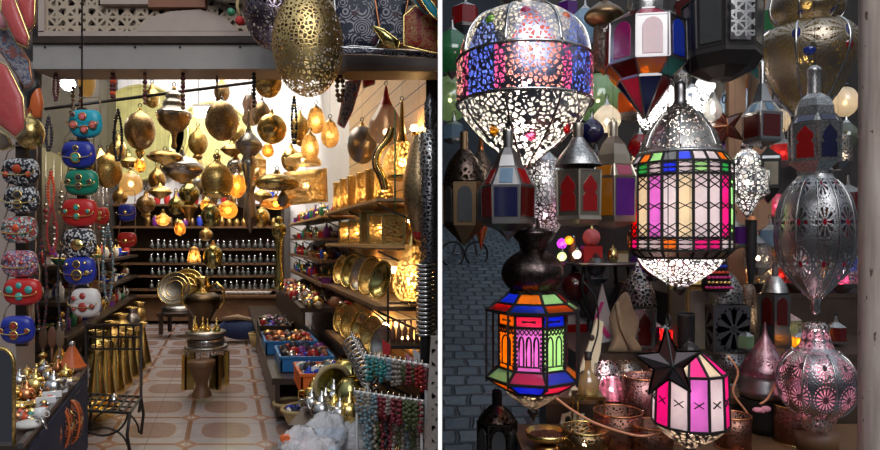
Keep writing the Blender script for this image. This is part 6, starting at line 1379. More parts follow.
# --- smaller hanging ones around the centre right
hexlan('small_square_lantern', 'small square red glass lantern with a long thin neck right of the small star', 762, 2.9, [(60, 1), (64, 3), (84, 3)], [(84, 4), (96, 8), (103, 11)], None, (114, 140, 20), [(140, 20), (143, 18), (147, 3), (150, 0)], 4, -PI/2+PI/4+.25, 'silver', lambda k: ('rect', 'g_darkred', .8, .82), roofp=lambda k: ('rect', 'g_paleblue', .6, .7))
hexlan('small_square_lantern', 'small black square lantern with white panes below the red square one', 768, 3.2, [(146, 1), (150, 3)], [(150, 4), (156, 13)], None, (160, 188, 14), [(188, 14), (194, 10), (202, 2), (204, 0)], 4, -PI/2+PI/4-.2, 'iron', lambda k: ('rect', 'g_cream', .75, .8), roofp=lambda k: ('full', 'g_smoke'), bulb=(174, .012, 'bulb_soft'))
lan('tiered_lantern', 'bright silver tiered lantern glowing cool white under the small star', 'lantern', 747, 3.2, [('neck', 'silver', 12, [(140, 3), (146, 7), (150, 5)]), ('upper_tier', 'filigree_white', 18, [(150, 6), (156, 13), (164, 15), (168, 12)]), ('main_tier', 'filigree_white', 8, [(168, 14), (173, 23), (194, 23), (200, 14)], dict(sharp=1, seams=8, smat='silver')), ('tail', 'filigree_white', 14, [(200, 13), (210, 7), (219, 0)])], bulb=[(183, .016, 'bulb_white'), (160, .010, 'bulb_white')])
lan('pierced_lantern', 'brilliant white pierced globe behind the dome of the drum lantern', 'lantern', 692, 3.5, [('cap', 'silver', 12, [(84, 2), (90, 8)]), ('pierced_body', 'filigree_white', 20, ell(112, 24, 22, .12, .97)), ('tail', 'silver', 12, [(135, 5), (142, 0)])], bulb=[(108, .04, 'bulb_white')])
lan('glass_onion_lantern', 'small clear glass onion hanging left of the small star', 'lantern', 713, 3.0, [('neck', 'clear_glass', 12, [(92, 2), (100, 5)]), ('glass_body', 'clear_glass', 18, [(100, 5), (106, 9), (112, 10), (118, 7), (122, 0)])], bulb=(110, .01, 'bulb_white'))
lan('pierced_lantern', 'small white pierced lantern glowing left of the drum lantern dome', 'lantern', 652, 3.4, [('cap', 'silver', 12, [(92, 2), (98, 8)]), ('pierced_body', 'filigree_white', 18, ell(114, 17, 15, .12, .97)), ('tail', 'silver', 12, [(130, 4), (136, 0)])], bulb=[(112, .032, 'bulb_white')])
# --- standing lanterns on the steps
Y = 3.45
hexlan('standing_lantern', 'pierced onion-domed lantern with dark red arches on the third step, left', 637, Y, [(262, 1), (266, 3)], [(266, 3), (278, 10), (290, 17), (304, 20)], None, (308, 346, 21), [(346, 21), (350, 22), (351, 0)], 6, FR+.1, 'silver', lambda k: ('key', ['g_teal', 'g_darkred'][k % 2], .66, .82), hang=False, domemat='silver_perf_open')
hexlan('standing_lantern', 'cream-paned lantern with brass frame on the third step, middle', 693, 3.4, [(258, 3), (262, 7), (266, 4)], [(266, 5), (272, 14), (283, 23)], None, (286, 348, 25), [(348, 25), (352, 26), (353, 0)], 6, FR-.1, 'brass', lambda k: ('rect', 'g_cream', .86, .9), hang=False, domemat='gold_eng', bulb=(322, .014, 'bulb_pink'))
m = M(); Yc = 2.95; 
lan('candle_cup', 'black candle cup in front of the cream-paned lantern', 'cup', 686, 3.16, [('cup_body', 'black', 18, [(314, 8), (316, 9), (350, 8), (351, 0)])], hang=False, hook=False)
hexlan('standing_lantern', 'square pewter lantern with silver dome and pierced rosette box on the third step', 722, 3.3, [(266, 1), (270, 4)], [(270, 5), (276, 13), (288, 20), (302, 22)], None, (304, 350, 29), [(350, 29), (355, 30), (356, 0)], 4, -PI/2+PI/4+.06, 'pewter', lambda k: ('metal', 'box_rosette'), hang=False, domemat='silver_perf')
hexlan('standing_lantern', 'small dark red-windowed lantern with silver dome, right on the third step', 775, 3.4, [(266, 3), (276, 3)], [(276, 5), (284, 11), (292, 14)], None, (294, 326, 17), [(326, 17), (334, 18), (346, 18), (348, 0)], 6, FR, 'pewter', lambda k: ('arch', 'g_darkred', .7, .85), hang=False, domemat='silver_eng')
Yq = 360/(347-240)
t_ = lan('covered_pot', 'pink pierced cone lid over a black ribbed pot on the front platform', 'pot', 765, 2.72, [('cone_lid', 'cone_rosette', 28, [(322, .8), (334, 3), (346, 10), (358, 19), (368, 25), (374, 26)]),
    ('ribbed_collar', 'pewter', 28, [(374, 26), (378, 25), (380, 28), (386, 26), (388, 29), (394, 27), (397, 24)], dict(sharp=1)), ('pot_body', 'black', 28, [(397, 26), (410, 25), (424, 20), (431, 19), (432, 0)], dict(sharp=1))], hang=False, hook=False)
m = M(); p = P(765, 432, 2.72)
def tin(cx, top, base, hw, z, mat, lab, cat='candle holder', name='tin_candle_holder', rimm='copper', glow=None):
    Y = (CAMZ-z)*600/(base-240); s = S(Y); c = cth(cx); p = P(cx, base, Y); t_ = thing(name, lab, cat, p)
    h = (base-top)*s; R_ = hw*s*c
    m = M(); m.lathe([(0, .003), (R_*.95, 0), (R_, h*.5), (R_*.98, h), (R_*.93, h), (R_*.93, .01), (0, .01)], 24, mat); m.build('pierced_wall', t_)
    m = M(); m.ring((0, 0, h), R_*.98, .004, rimm, 24, 5); m.ring((0, 0, .004), R_*.97, .004, rimm, 24, 5); m.build('rim', t_)
    if glow: m = M(); m.ball((0, 0, h*.35), .012, glow, 6, 4); m.build('candle', t_)
    return t_
tin(641, 376, 429, 20, .33, 'rose_tin', 'pink pierced tin cylinder left of the striped lantern', glow='candle')
tin(618, 411, 446, 25, .33, 'rust_tin', 'rusty pierced tin at the front edge beneath the pink tin cylinder')
tin(652, 424, 454, 22, .33, 'rust_tin', 'low rusty tin directly left of the striped lantern base')
tin(733, 415, 447, 19, .33, 'rust_tin', 'brown pierced tin right of the striped lantern at the front edge')
tin(796, 405, 442, 24, .33, 'rust_tin', 'woven-look copper tin in front of the black ribbed pot, right side', rimm='brass')
tin(585, 428, 452, 24, .33, 'brass_perf_dark', 'shallow brass pierced tin at the front left corner of the platform', rimm='brass', glow='candle')
def cupx(cx, top, base, hw, z, mat, lab, open_=1.0, glow='candle'):
    Y = (CAMZ-z)*600/(base-240); mid = (top+base)/2
    return lan('candle_bowl', lab, 'candle holder', cx, Y, [('pierced_bowl', mat, 22, [(top, hw*.72), (top+(mid-top)*.5, hw*.96), (mid, hw), (base-(base-mid)*.4, hw*.8), (base-2, hw*.45)]), ('foot', 'pewter', 16, [(base-2, hw*.45), (base, hw*.5), (base+.5, 0)])], hang=False, hook=False, bulb=(mid+2, .011, glow) if glow else None)
cupx(604, 362, 391, 15, .45, 'silver_perf', 'silver pierced candle bowl with pink glow at the left of the second step', glow='bulb_pink')
cupx(626, 362, 388, 16, .45, 'pewter_perf', 'dark open pierced bowl right of the pink-glowing silver one')
cupx(643, 372, 392, 12, .45, 'silver_perf', 'small lilac-tinted pierced bowl behind the pink tin cylinder', glow='bulb_pink')
lan('cone_lantern', 'pink pierced cone candle holder between the bowls and the gold box', 'candle holder', 611, .75*600/(398-240), [('pierced_cone', 'cone_rosette', 20, [(378, 8), (386, 12), (396, 15), (398, 15)]), ('base', 'copper', 16, [(398, 15), (399, 0)])], hang=False, hook=False, bulb=(390, .012, 'bulb_pink'))
cupx(730, 352, 384, 20, .45, 'pewter_perf', 'large smoky pierced bowl behind the striped lantern, right side', glow=None)
cupx(702, 354, 383, 14, .45, 'pewter_perf', 'dark pierced bowl half behind the roof of the striped lantern', glow=None)
cupx(655, 350, 384, 12, .45, 'rose_tin', 'rose pierced bowl hidden behind the large dark star', glow=None)
# small dark lantern and tray at the front left
hexlan('small_lantern', 'small black pierced lantern with bottle neck standing on the cobbles', 497, 2.72, [(390, 4), (392, 5), (405, 5)], [(405, 6), (412, 14), (419, 19)], None, (421, 470, 20), [(470, 20), (478, 21), (480, 0)], 6, FR, 'iron', lambda k: ('arch', 'g_smoke', .7, .8, 'black_perf'), hang=False, domemat='black_perf')
t_ = thing('brass_tray', 'round raised brass tray below the tip of the coloured octagonal lantern', 'tray', (P(547, 440, 2.5).x, 2.5, .33)); s = S(2.5); zt = P(547, 437, 2.5).z-.33
m = M(); m.lathe([(.05, 0), (.06, .01), (.02, .03), (.02, zt-.02), (.06, zt)], 18, 'brass_dark'); m.build('pedestal', t_)
m = M(); m.lathe([(0, zt), (20*s, zt), (22*s, zt+.025), (21*s, zt+.025), (19*s, zt+.006), (0, zt+.006)], 30, 'brass'); m.build('tray_dish', t_)
m = M(); m.lathe([(18*s, zt+.008), (0, zt+.008)], 24, 'rust_tin'); m.build('pierced_inset', t_)
# glass onion on gold box, boards and cloth on the left of the steps
Yb = .87*600/(436-240); s = S(Yb); t_ = thing('glass_lantern', 'gold-framed box with a yellow-green glass bottle top beside the pink cone', 'lantern', P(588, 436, Yb))
m = M()
for sx in (-1, 1):
    for sy in (-1, 1): m.bar((sx*13*s, sy*12*s, 0), (sx*13*s, sy*12*s, 40*s), .005, 'brass')
for z_ in (0.004, 40*s):
    for a, b in (((-13, -12), (13, -12)), ((13, -12), (13, 12)), ((13, 12), (-13, 12)), ((-13, 12), (-13, -12))): m.bar((a[0]*s, a[1]*s, z_), (b[0]*s, b[1]*s, z_), .006, 'brass')
m.build('frame', t_)
m = M(); m.box((0, 0, 41*s), (28*s, 26*s, 3*s), 'olive_brass'); m.build('lid', t_)
m = M(); m.lathe(spline([(9*s, 43*s), (11*s, 50*s), (9*s, 58*s), (3.5*s, 66*s), (3*s, 76*s)], 3), 18, 'gilt_glass'); m.build('glass_bottle', t_)
m = M(); m.lathe([(3.5*s, 76*s), (4*s, 84*s), (0, 84*s)], 12, 'iron'); m.build('stopper', t_)
plain('cream_board', (.72, .58, .36), 0, .5, .15, 8); plain('tan_cloth', (.42, .30, .18), 0, .7, .4, 7, .5); plain('flag_white', (.78, .72, .68), 0, .7, .08); plain('flag_pink', (.85, .05, .30), 0, .6)
t_ = thing('carved_board', 'curved cream wooden board with cut-outs leaning behind the gold-framed box', 'board', P(560, 452, 2.78)); o_ = t_.location
m = M(); q = [(556, 452), (578, 452), (586, 400), (600, 352), (603, 322), (596, 318), (588, 345), (578, 372), (562, 410)]; m.plate([P(a, b, 2.78+(452-b)*.0022)-o_ for a, b in q], (0, .02, 0), 'cream_board'); m.build('board', t_)
for a, b, rr in ((592, 338, 3), (588, 356, 3.4), (583, 374, 3), (574, 398, 3.6), (568, 420, 3.2)):
    m = M(); c_ = P(a, b, 2.765+(452-b)*.0022)-o_; m.ball(c_, rr*S(2.8), 'dark_wood', 8, 5, sy=.2, sz=1.3); m.build('cut_out', t_)
t_ = thing('pointed_flag', 'white pointed cloth flag with a pink chevron on the third step', 'flag', P(600, 345, 3.3)); o_ = t_.location
m = M(); m.plate([P(a, b, 3.3)-o_ for a, b in [(589, 345), (602, 283), (617, 340)]], (0, .012, 0), 'flag_white'); m.build('cloth', t_)
m = M(); m.plate([P(a, b, 3.29)-o_ for a, b in [(601, 302), (604, 302), (598, 318), (611, 336), (607, 338), (594, 320)]], (0, .01, 0), 'flag_pink'); m.build('pink_chevron', t_)
t_ = thing('crumpled_cloth', 'tan crumpled wrapping cloth behind the candle bowls', 'cloth', P(625, 352, 3.2)); s = S(3.2)
m = M(); d_ = [(-18, 0), (-12, 14), (-16, 34), (-8, 52), (2, 60), (8, 44), (14, 30), (10, 12), (16, 0)]; m.pillow([(x*s, z*s) for x, z in spline(d_+[d_[0]], 3)[:-1]], .03, 'tan_cloth'); m.build('cloth', t_)
m = M(); m.tube([(-10*s, -.03, 50*s), (-6*s, -.04, 25*s), (4*s, -.03, 4*s)], .012, 'tan_cloth'); m.build('fold', t_)
# wooden uprights behind, black horn
for i, (x0, x1, lab) in enumerate(((727, 744, 'warm brown wooden upright right of the drum lantern'), (757, 778, 'pale brown board standing behind the small dark red-windowed lantern'))):
    t_ = thing('wooden_upright', lab, 'post', (P((x0+x1)/2, 240, 4.0).x, 4.0+.1*i, .85)); w_ = (x1-x0)*S(4.0)
    m = M(); m.box((0, 0, 1.2), (w_, .05, 2.4), 'warm_post'); m.build('plank', t_)
    m = M(); m.box((0, 0, 2.42), (w_*1.2, .07, .04), 'dark_wood'); m.build('cap', t_)
lan('horn_pendant', 'long black tapering horn hanging between the two wooden uprights', 'pendant', 751, 3.6, [('collar', 'copper', 12, [(216, 5), (220, 7)]), ('horn', 'black', 14, [(220, 6), (240, 6), (262, 5), (280, 3), (294, 0)])])
lan('pierced_column', 'narrow pierced brass column standing right of the square pewter lantern', 'column', 748, 3.55, [('pierced_tube', 'filigree_dark', 16, [(284, 3), (292, 8), (335, 8), (341, 5)]), ('foot', 'brass_dark', 12, [(341, 8), (342, 0)])], hang=False, hook=False, bulb=(315, .012, 'bulb_soft'))
# beaded pouch with coloured stones
t_ = thing('beaded_pouch', 'black pouch studded with pink yellow and blue beads beside the wooden upright', 'pouch', P(716, 292, 3.15)); s = S(3.15)
m = M(); m.pillow([(x*s, z*s) for x, z in [(-15, 6), (-13, 0), (13, 0), (15, 6), (10, 34), (4, 42), (-4, 42), (-10, 34)]], .03, 'black'); m.build('pouch_body', t_)
for j, (z, mt, n_) in enumerate(((5, 'flag_pink', 7), (10, 'gold', 6), (15, 'flag_pink', 6), (20, 'coral', 5), (26, 'blue_pot', 4), (32, 'white_ceramic', 3))):
    m = M(); 
    for i in range(n_): m.ball(((i-(n_-1)/2)*4*s, -.035, z*s), 1.6*s, mt, 6, 4, sx=1.4)
    m.build('bead_row', t_)
m = M(); m.tube([(0, 0, 41*s), (0, 0, TOPZ-t_.location.z)], .0016, 'iron', 4); m.build('cord', t_)
# round table with scroll legs behind
Yt = 4.4; s = S(Yt); zt = P(600, 262, Yt).z; gz = -.6+.2*Yt
t_ = thing('round_table', 'round dark table with iron scroll legs standing on the cobbles behind the steps', 'table', (P(600, 262, Yt).x, Yt, gz)); h = zt-gz
m = M(); m.lathe([(0, h-.02), (36*s, h-.02), (36*s, h), (0, h)], 30, 'slate_wall'); m.build('table_top', t_)
m = M(); m.ring((0, 0, h-.01), 36*s, .012, 'pewter', 30, 6); m.build('rim', t_)
for k in range(4):
    a = PI/4+k*PI/2; m = M(); m.tube([(30*s*math.cos(a), 30*s*math.sin(a), h-.03), (34*s*math.cos(a), 34*s*math.sin(a), h*.75), (12*s*math.cos(a), 12*s*math.sin(a), h*.45), (20*s*math.cos(a), 20*s*math.sin(a), h*.15), (28*s*math.cos(a), 28*s*math.sin(a), -.02)], .014, 'iron'); m.build('leg', t_)
t2 = thing('red_box', 'dark red box topped by a pink ball on the round table', 'box', (P(588, 262, Yt).x, Yt-.1, zt)); m = M(); m.box((0, 0, .06), (.13, .11, .12), 'red_pot'); m.build('box_body', t2)
m = M(); m.ball((0, 0, .18), .065, 'stone_pink', 12, 8); m.build('pink_ball', t2); m = M(); m.lathe([(.02, .24), (.01, .26), (0, .29)], 8, 'gold'); m.build('knob', t2)
ware('jar', 'gold', (P(607, 262, Yt).x, Yt-.15, zt), 'little gold jar right of the red box on the round table', None, .9)
ware('box', 'cream_board', (P(619, 262, Yt).x, Yt-.02, zt), 'small cream box at the right side of the round table', None, 1.1)
ware('bottle', 'clay', (P(572, 262, Yt).x, Yt-.05, zt), 'brown bottle at the left side of the round table', None, 1.2)
# bicycle in the street
def wheel(parent, c, R_):
    m = M(); m.ring(c, R_, .014, 'black', 26, 6, 'Y'); w_ = m.build('wheel', parent); m = M(); m.ring(c, R_*.93, .006, 'pewter', 24, 4, 'Y')
    for k in range(10): a = PI*k/10; m.bar(Vector(c)+Vector((R_*.9*math.cos(a), 0, R_*.9*math.sin(a))), Vector(c)-Vector((R_*.9*math.cos(a), 0, R_*.9*math.sin(a))), .002, 'pewter', 4)
    m.build('spokes', w_)
Yk = 7.4; gz = -.6+.2*Yk; t_ = thing('bicycle', 'dark bicycle parked on the cobbles far down the street at the left', 'bicycle', (P(460, 240, Yk).x, Yk, gz), rz=.35)
R_ = .15; a, b = Vector((-.10, 0, R_)), Vector((.22, 0, R_)); wheel(t_, a, R_); wheel(t_, b, R_)
m = M(); st, hd, bb = Vector((-.02, 0, .36)), Vector((.17, 0, .38)), Vector((.04, 0, .14))
for p_, q_ in ((a, st), (a, bb), (bb, st), (bb, hd), (st, hd), (hd, b)): m.bar(p_, q_, .011, 'pewter', 6)
m.build('frame', t_); m = M(); m.ball(st+Vector((0, 0, .03)), .04, 'black', 8, 5, sx=1.6, sy=.6, sz=.4); m.build('saddle', t_); m = M(); m.tube([hd+Vector((0, -.1, .08)), hd+Vector((0, 0, .06)), hd+Vector((0, .1, .08))], .009, 'iron'); m.bar(hd, hd+Vector((0, 0, .06)), .009, 'iron', 6); m.build('handlebar', t_)
# small coloured lit lanterns and glints filling the depth of the stall
_used = {}
def small(cx, cy, h, col, where, lit=None, shape='onion', Y=None, hang=True, word=None):
    Y = Y or random.uniform(3.7, 4.7); hw = h*.36
    cname = word or dict(smoke='smoky grey', navy='dark blue', darkred='dark red') .get(col) or dict(paleblue='pale blue', palegreen='pale green', hotpink='rose pink', darkred='dark red', navy='dark blue').get(col, col)
    lab = f'small {cname} glass {shape} lantern {where}'; _used[lab] = _used.get(lab, 0)+1
    t, b = cy-h/2, cy+h/2; g = 'g_'+col
    if shape == 'onion': parts = [('cap', 'silver', 10, [(t, 1), (t+h*.12, 2), (t+h*.2, hw*.35)]), ('glass_body', g, 16, [(t+h*.2, hw*.35), (t+h*.38, hw*.85), (t+h*.6, hw), (t+h*.8, hw*.6), (t+h*.88, hw*.3)]), ('finial', 'silver', 8, [(t+h*.88, hw*.3), (b, 0)])]
    elif shape == 'hexagonal': parts = [('roof', 'silver_eng', 6, [(t, 1), (t+h*.2, 2.5), (t+h*.36, hw)]), ('glass_body', g, 6, [(t+h*.36, hw), (t+h*.82, hw)]), ('base', 'silver_eng', 6, [(t+h*.82, hw*1.06), (t+h*.9, hw), (b, 0)])]
    elif shape == 'ball': parts = [('cap', 'iron', 10, [(t, 1), (t+h*.1, hw*.4)]), ('glass_body', g, 16, ell(cy+h*.05, h*.42, hw*1.1, .08, .97, 8)), ('finial', 'iron', 8, [(b-2, 2), (b, 0)])]
    else: parts = [('cap', 'pewter', 8, [(t, 1), (t+h*.2, hw*.8)]), ('glass_body', 'silver_perf', 8, [(t+h*.2, hw), (t+h*.8, hw)]), ('base', 'pewter', 8, [(t+h*.8, hw), (b, hw*.3)])]
    return lan('small_lantern', lab, 'lantern', cx, Y, parts, hang=hang, bulb=(cy+h*.08, .014, lit) if lit else None)
SM = [(465, 14, 38, 'red', 'in the top left corner of the lantern stall', None, 'hexagonal'), (452, 50, 60, 'green', 'behind the left side of the giant lantern', None, 'onion'), (450, 96, 54, 'palegreen', 'glowing at the very left behind the giant lantern', 'bulb_soft', 'ball'),
      (444+10, 130, 30, 'paleblue', 'at the left edge above the dark arched lantern', None, 'hexagonal'), (486, 120, 26, 'smoke', 'just behind the funnel of the giant lantern', None, 'onion'), (598, 96, 60, 'palegreen', 'glowing right behind the giant lantern', 'bulb_soft', 'ball'),
      (585, 25, 50, 'paleblue', 'between the giant lantern and the bronze mushroom top', None, 'onion'), (568, 8, 30, 'purple', 'at the top above the right shoulder of the giant lantern', None, 'hexagonal'), (556, 208, 32, 'pink', 'glowing between the two bottle-necked lanterns', 'bulb_pink', 'onion'),
      (545, 264, 20, 'pink', 'just right of the crown vase of the coloured octagonal lantern', 'bulb_pink', 'ball'), (562, 243, 13, 'purple', 'hanging above the round table, left', 'bulb_pink', 'ball'), (569, 240, 11, 'amber', 'hanging above the round table beside the purple one', 'bulb_soft', 'ball'),
      (562, 256, 13, 'palegreen', 'heart-like, just left of the round table', 'bulb_soft', 'onion'), (577, 254, 13, 'white', 'touching the pink ball on the round table', 'bulb_soft', 'onion'), (634, 236, 20, 'amber', 'glowing left below the drum lantern', 'bulb_amber', 'hexagonal'),
      (592, 130, 34, 'navy', 'between the red arched and the amber-paned lanterns', None, 'onion'), (632, 100, 44, 'orange', 'below the pointed octagonal lantern', 'bulb_soft', 'hexagonal'), (640, 145, 34, 'red', 'left beside the dome of the drum lantern', None, 'onion'),
      (607, 118, 40, 'cream', 'glowing left of the orange one under the octagonal lantern', 'bulb_white', 'onion'), (668, 95, 26, 'white', 'glowing above the drum lantern', 'bulb_white', 'ball'), (736, 100, 40, 'paleblue', 'glowing under the black lantern', 'bulb_white', 'ball'),
      (735, 85, 24, 'red', 'directly under the right side of the black lantern', None, 'ball'), (765, 60, 50, 'teal', 'between the black lantern and the jar lantern', None, 'onion'), (768, 20, 44, 'green', 'at the top left of the jar lantern', None, 'hexagonal'),
      (690, 10, 50, 'darkred', 'at the top between the octagonal and the black lanterns', None, 'hexagonal'), (676, 45, 34, 'red', 'right of the octagonal lantern at the top', None, 'hexagonal'), (705, 85, 30, 'white', 'glowing beneath the black lantern, left side', 'bulb_cool', 'onion'),
      (783, 150, 36, 'red', 'left of the silver keyhole lantern', 'bulb_soft', 'hexagonal'), (779, 120, 30, 'cream', 'pierced and pale beside the red square lantern', 'bulb_soft', 'ball'), (845, 100, 36, 'cream', 'at the right of the silver keyhole lantern', 'bulb_soft', 'ball'),
      (846, 135, 40, 'olive', 'beside the wooden post, upper part', None, 'onion'), (848, 200, 50, 'darkred', 'beside the wooden post, above the blue one', None, 'hexagonal'), (850, 262, 30, 'blue', 'beside the wooden post, right of the urn lantern', 'bulb_soft', 'hexagonal'),
      (840, 278, 24, 'hotpink', 'left below the blue one near the wooden post', 'bulb_pink', 'hexagonal'), (848, 318, 34, 'amber', 'beside the wooden post, above the starburst globe', 'bulb_soft', 'onion'), (845, 240, 22, 'red', 'beside the wooden post, just above the blue one', 'bulb_soft', 'ball'),
      (792, 205, 30, 'smoke', 'left of the urn lantern shoulder', None, 'onion'), (770, 235, 34, 'paleblue', 'in front of the pale brown board', None, 'hexagonal'), (735, 232, 36, 'purple', 'right behind the drum lantern', None, 'hexagonal'),
      (655, 262, 40, 'darkred', 'hanging under the left side of the drum lantern', None, 'onion'), (640, 262, 30, 'purple', 'right of the round table', None, 'onion'), (668, 300, 50, 'red', 'between the two domed standing lanterns', None, 'hexagonal'),
      (788, 325, 40, 'olive', 'right of the small dark red-windowed lantern', 'bulb_soft', 'hexagonal'), (788, 275, 40, 'amber', 'left below the urn lantern', None, 'onion'), (660, 322, 36, 'darkred', 'just above the large dark star', None, 'onion'),
      (575, 285, 34, 'darkred', 'brownish, under the round table', None, 'ball'), (568, 330, 60, 'red', 'close behind the right side of the coloured octagonal lantern', None, 'hexagonal'), (596, 265, 24, 'smoke', 'low behind the round table', None, 'ball')]
for e in SM: small(e[0], e[1], e[2], e[3], e[4], e[5], e[6], Y=3.65+((e[0]*7+e[1]*3) % 11)*.1)
# dense background rows of lanterns on the stall's rear wall
words = ['top', 'second', 'third', 'fourth', 'lowest']
for j, (cy, n_) in enumerate(((30, 7), (90, 7), (150, 6), (210, 6), (262, 5))):
    for i in range(n_):
        cx_ = 596+i*(252/n_)+(j % 2)*12; col = random.choice(['cream', 'amber', 'red', 'blue', 'green', 'purple', 'smoke', 'white', 'darkred', 'hotpink']); sh = random.choice(['onion', 'hexagonal', 'ball', 'pierced'])
        lit = random.random() < .4
        r = small(cx_, cy+random.uniform(-9, 9), random.uniform(26, 40), col, 'x', 'bulb_soft' if lit else None, sh, Y=4.72+.3*(i % 2)+.03*j)
        cn_ = dict(hotpink='rose pink', darkred='dark red', smoke='smoky grey').get(col, col)
        r['label'] = f'{"lit" if lit else "unlit"} {cn_ if sh != "pierced" else "silver"} {sh} lantern in the {words[j]} row on the dark rear wall'; r['group'] = f'{"lit" if lit else "unlit"} {cn_ if sh != "pierced" else "silver"} {sh} lanterns, {words[j]} rear row'
# back step goods
for i in range(16):
    px = 690+i*10; Y = 4.1+random.random()*.6; sh = random.choice(['jar', 'bottle', 'bowl', 'cup']); cn_, mt = random.choice(wm)
    ware(sh, mt, (P(px, 240, Y).x, Y, .85), f'{cn_} {sh} on the highest back step of the lantern stall', f'{cn_} {sh} wares on the back step', 1.6)
# red stones and loose cords
m = M(); Yc = 2.32
m.tube([P(a, b, Yc) for a, b in spline([(556, 398), (575, 412), (600, 425), (640, 436), (665, 430), (680, 420)], 5)], .005, 'cord_orange'); o_ = tag(m.build('electric_cord'), 'orange electric cord sagging along the front of the candle holders', 'cord')
m = M(); m.tube([P(a, b, 2.6) for a, b in spline([(728, 356), (738, 372), (733, 392), (745, 410), (752, 420)], 5)], .005, 'cord_orange'); tag(m.build('electric_cord'), 'reddish cord trailing down left of the black ribbed pot', 'cord')
m = M(); m.tube([P(a, b, 2.52) for a, b in spline([(786, 362), (778, 378), (768, 398), (760, 404)], 5)], .005, 'cord_orange'); tag(m.build('electric_cord'), 'reddish cord crossing in front of the black ribbed pot', 'cord')
m = M(); m.tube([P(a, b, 2.7) for a, b in spline([(584, 282), (596, 300), (598, 330), (590, 360), (584, 400)], 5)], .004, 'black'); tag(m.build('black_cable'), 'black cable arching down behind the coloured octagonal lantern', 'cable')
t_ = thing('cloth_bow', 'pink knotted ribbon hanging on the black ribbed pot', 'ribbon', P(762, 414, 2.5)); s = S(2.5)
m = M(); m.ball((-4*s, 0, 4*s), 4*s, 'cloth_pink', 8, 5, sx=1.5, sz=.7); m.ball((4*s, 0, 5*s), 4*s, 'cloth_pink', 8, 5, sx=1.3, sz=.8); m.build('loops', t_)
m = M(); m.ball((0, -.005, 3*s), 2*s, 'cloth_pink', 8, 5); m.build('knot', t_)

# lanterns standing on the highest back step
for i, (px, h, col, sh, lit) in enumerate(((712, 44, 'cream', 'pierced', 'bulb_soft'), (735, 36, 'amber', 'hexagonal', 'bulb_soft'), (760, 50, 'smoke', 'pierced', 'candle'), (781, 38, 'red', 'hexagonal', 'bulb_soft'), (800, 46, 'cream', 'pierced', 'bulb_pink'), (822, 36, 'amber', 'onion', 'bulb_soft'), (842, 48, 'hotpink', 'pierced', 'bulb_pink'), (697, 34, 'red', 'onion', None))):
    Y = 3.98+.1*(i % 2); by = 240+.35*600/Y
    r = small(px, by-h/2, h, col, 'standing on the highest back step', lit, sh, Y=Y, hang=False)
    r['label'] = f"{['second', 'third', 'fourth', 'fifth', 'sixth', 'seventh', 'eighth', 'first'][i]} small lantern from the left standing on the highest back step, {'unlit' if not lit else 'lit'} {sh}"
for i, (px, py, h, col, lit) in enumerate(((668, 345, 26, 'red', 'bulb_pink'), (655, 340, 22, 'purple', None), (745, 352, 26, 'palegreen', None), (800, 352, 24, 'amber', 'bulb_soft'), (836, 346, 30, 'darkred', None), (846, 392, 30, 'hotpink', None))):
    Y = 360/(py-240) if py < 360 else .75*600/(py-240)
    r = small(px, py-h/2, h, col, 'x', lit, 'hexagonal', Y=Y, hang=False)
    r['label'] = ['tiny red lit lantern left of the cream-paned lantern', 'tiny purple lantern behind the pink tin cylinder', 'tiny pale green lantern right of the square pewter lantern', 'tiny amber lit lantern left of the starburst globe neck', 'tiny dark red lantern right behind the starburst globe', 'tiny rose pink lantern between the starburst globe and the wooden post'][i]

# extra hanging lanterns closing the gap left of the urn lantern
for cx, cy, h, col, sh, lit, Y, where in ((758, 255, 40, 'cream', 'pierced', 'bulb_soft', 3.75, 'hanging low between the wooden uprights'), (785, 245, 34, 'amber', 'hexagonal', 'candle', 3.9, 'hanging just left of the urn lantern'), (706, 232, 34, 'hotpink', 'ball', 'bulb_pink', 3.8, 'peeping out behind the right side of the drum lantern'),
    (838, 150, 40, 'cream', 'pierced', 'bulb_soft', 3.6, 'hanging right of the silver keyhole lantern'), (626, 70, 50, 'amber', 'onion', 'bulb_soft', 3.8, 'behind the left half of the pointed octagonal lantern'), (735, 165, 34, 'cream', 'pierced', 'bulb_white', 4.2, 'behind the bright tiered lantern')):
    r = small(cx, cy, h, col, where, lit, sh, Y=Y)
    r['label'] = f'small {"silver" if sh == "pierced" else "rose pink" if col == "hotpink" else col} {sh} lantern {where}'
WORLD = 1.2; EXPO = 0.0
AREAS = [('left_ceiling_light', RU(-.2, 5.2, 3.6), RU(-.2, 5.2, 0), 1.6, 75, (1, .88, .72), 3.0),
         ('back_wall_fill', RU(-.3, 7.4, 3.6), RU(-.3, 9, 2.4), 2.2, 120, (1, .96, .92), .5),  # fill light added to brighten the upper back wall and its trays
         ('street_daylight', (1.2, -1.5, 4.5), (.8, 3, 1), 4, 200, (.93, .95, 1), 3)]
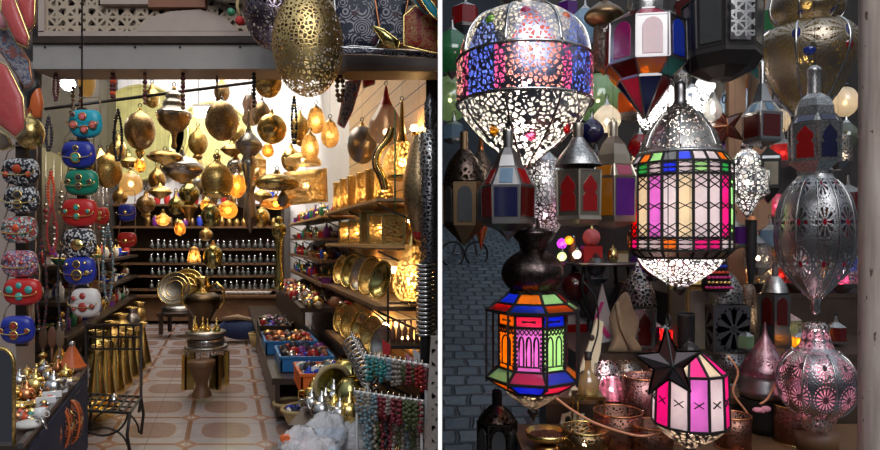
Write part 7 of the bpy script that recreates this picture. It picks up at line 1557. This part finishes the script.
# ------------------------------------------------------------------ camera, world, daylight, settings
cam = bpy.data.cameras.new('camera'); co = bpy.data.objects.new('camera', cam); COL.objects.link(co)
co.location = (0, 0, CAMZ); co.rotation_euler = (PI/2, 0, 0); cam.sensor_width = 36; cam.lens = 36*FOC/880
cam.shift_y = -(225-HZ)/880*-1*-1 if False else (HZ-225)/880; cam.clip_start = .05; cam.clip_end = 100
scene.camera = co
w = bpy.data.worlds.new('World'); scene.world = w; w.use_nodes = True; nt = w.node_tree; nt.nodes.clear()
tc = nt.nodes.new('ShaderNodeTexCoord'); sp = nt.nodes.new('ShaderNodeSeparateXYZ'); nt.links.new(tc.outputs['Generated'], sp.inputs[0])
cr = nt.nodes.new('ShaderNodeValToRGB'); nt.links.new(sp.outputs[2], cr.inputs[0])
e = cr.color_ramp.elements; e[0].position = 0.0; e[0].color = (.03, .03, .035, 1); e[1].position = .9; e[1].color = (.55, .62, .72, 1)
x_ = cr.color_ramp.elements.new(.25); x_.color = (.10, .11, .13, 1)
bg = nt.nodes.new('ShaderNodeBackground'); nt.links.new(cr.outputs[0], bg.inputs[0]); bg.inputs[1].default_value = WORLD
ow = nt.nodes.new('ShaderNodeOutputWorld'); nt.links.new(bg.outputs[0], ow.inputs[0])
def area(name, loc, target, size, power, col, sy=None):
    l = bpy.data.lights.new(name, 'AREA'); l.energy = power; l.color = col; l.size = size
    if sy: l.shape = 'RECTANGLE'; l.size_y = sy
    o = bpy.data.objects.new(name, l); COL.objects.link(o); o.location = loc
    o.rotation_euler = (Vector(target)-Vector(loc)).to_track_quat('-Z', 'Y').to_euler(); return o
for a_ in AREAS: area(*a_)
scene.view_settings.view_transform = 'Standard'; scene.view_settings.look = 'None'; scene.view_settings.gamma = 1.0
scene.view_settings.use_curve_mapping = False; scene.view_settings.exposure = EXPO
c = scene.cycles; c.use_denoising = True; c.max_bounces = 6; c.diffuse_bounces = 2; c.glossy_bounces = 3; c.transmission_bounces = 4; c.transparent_max_bounces = 14
c.sample_clamp_indirect = 4.0; c.caustics_reflective = False; c.caustics_refractive = False; c.use_light_tree = True
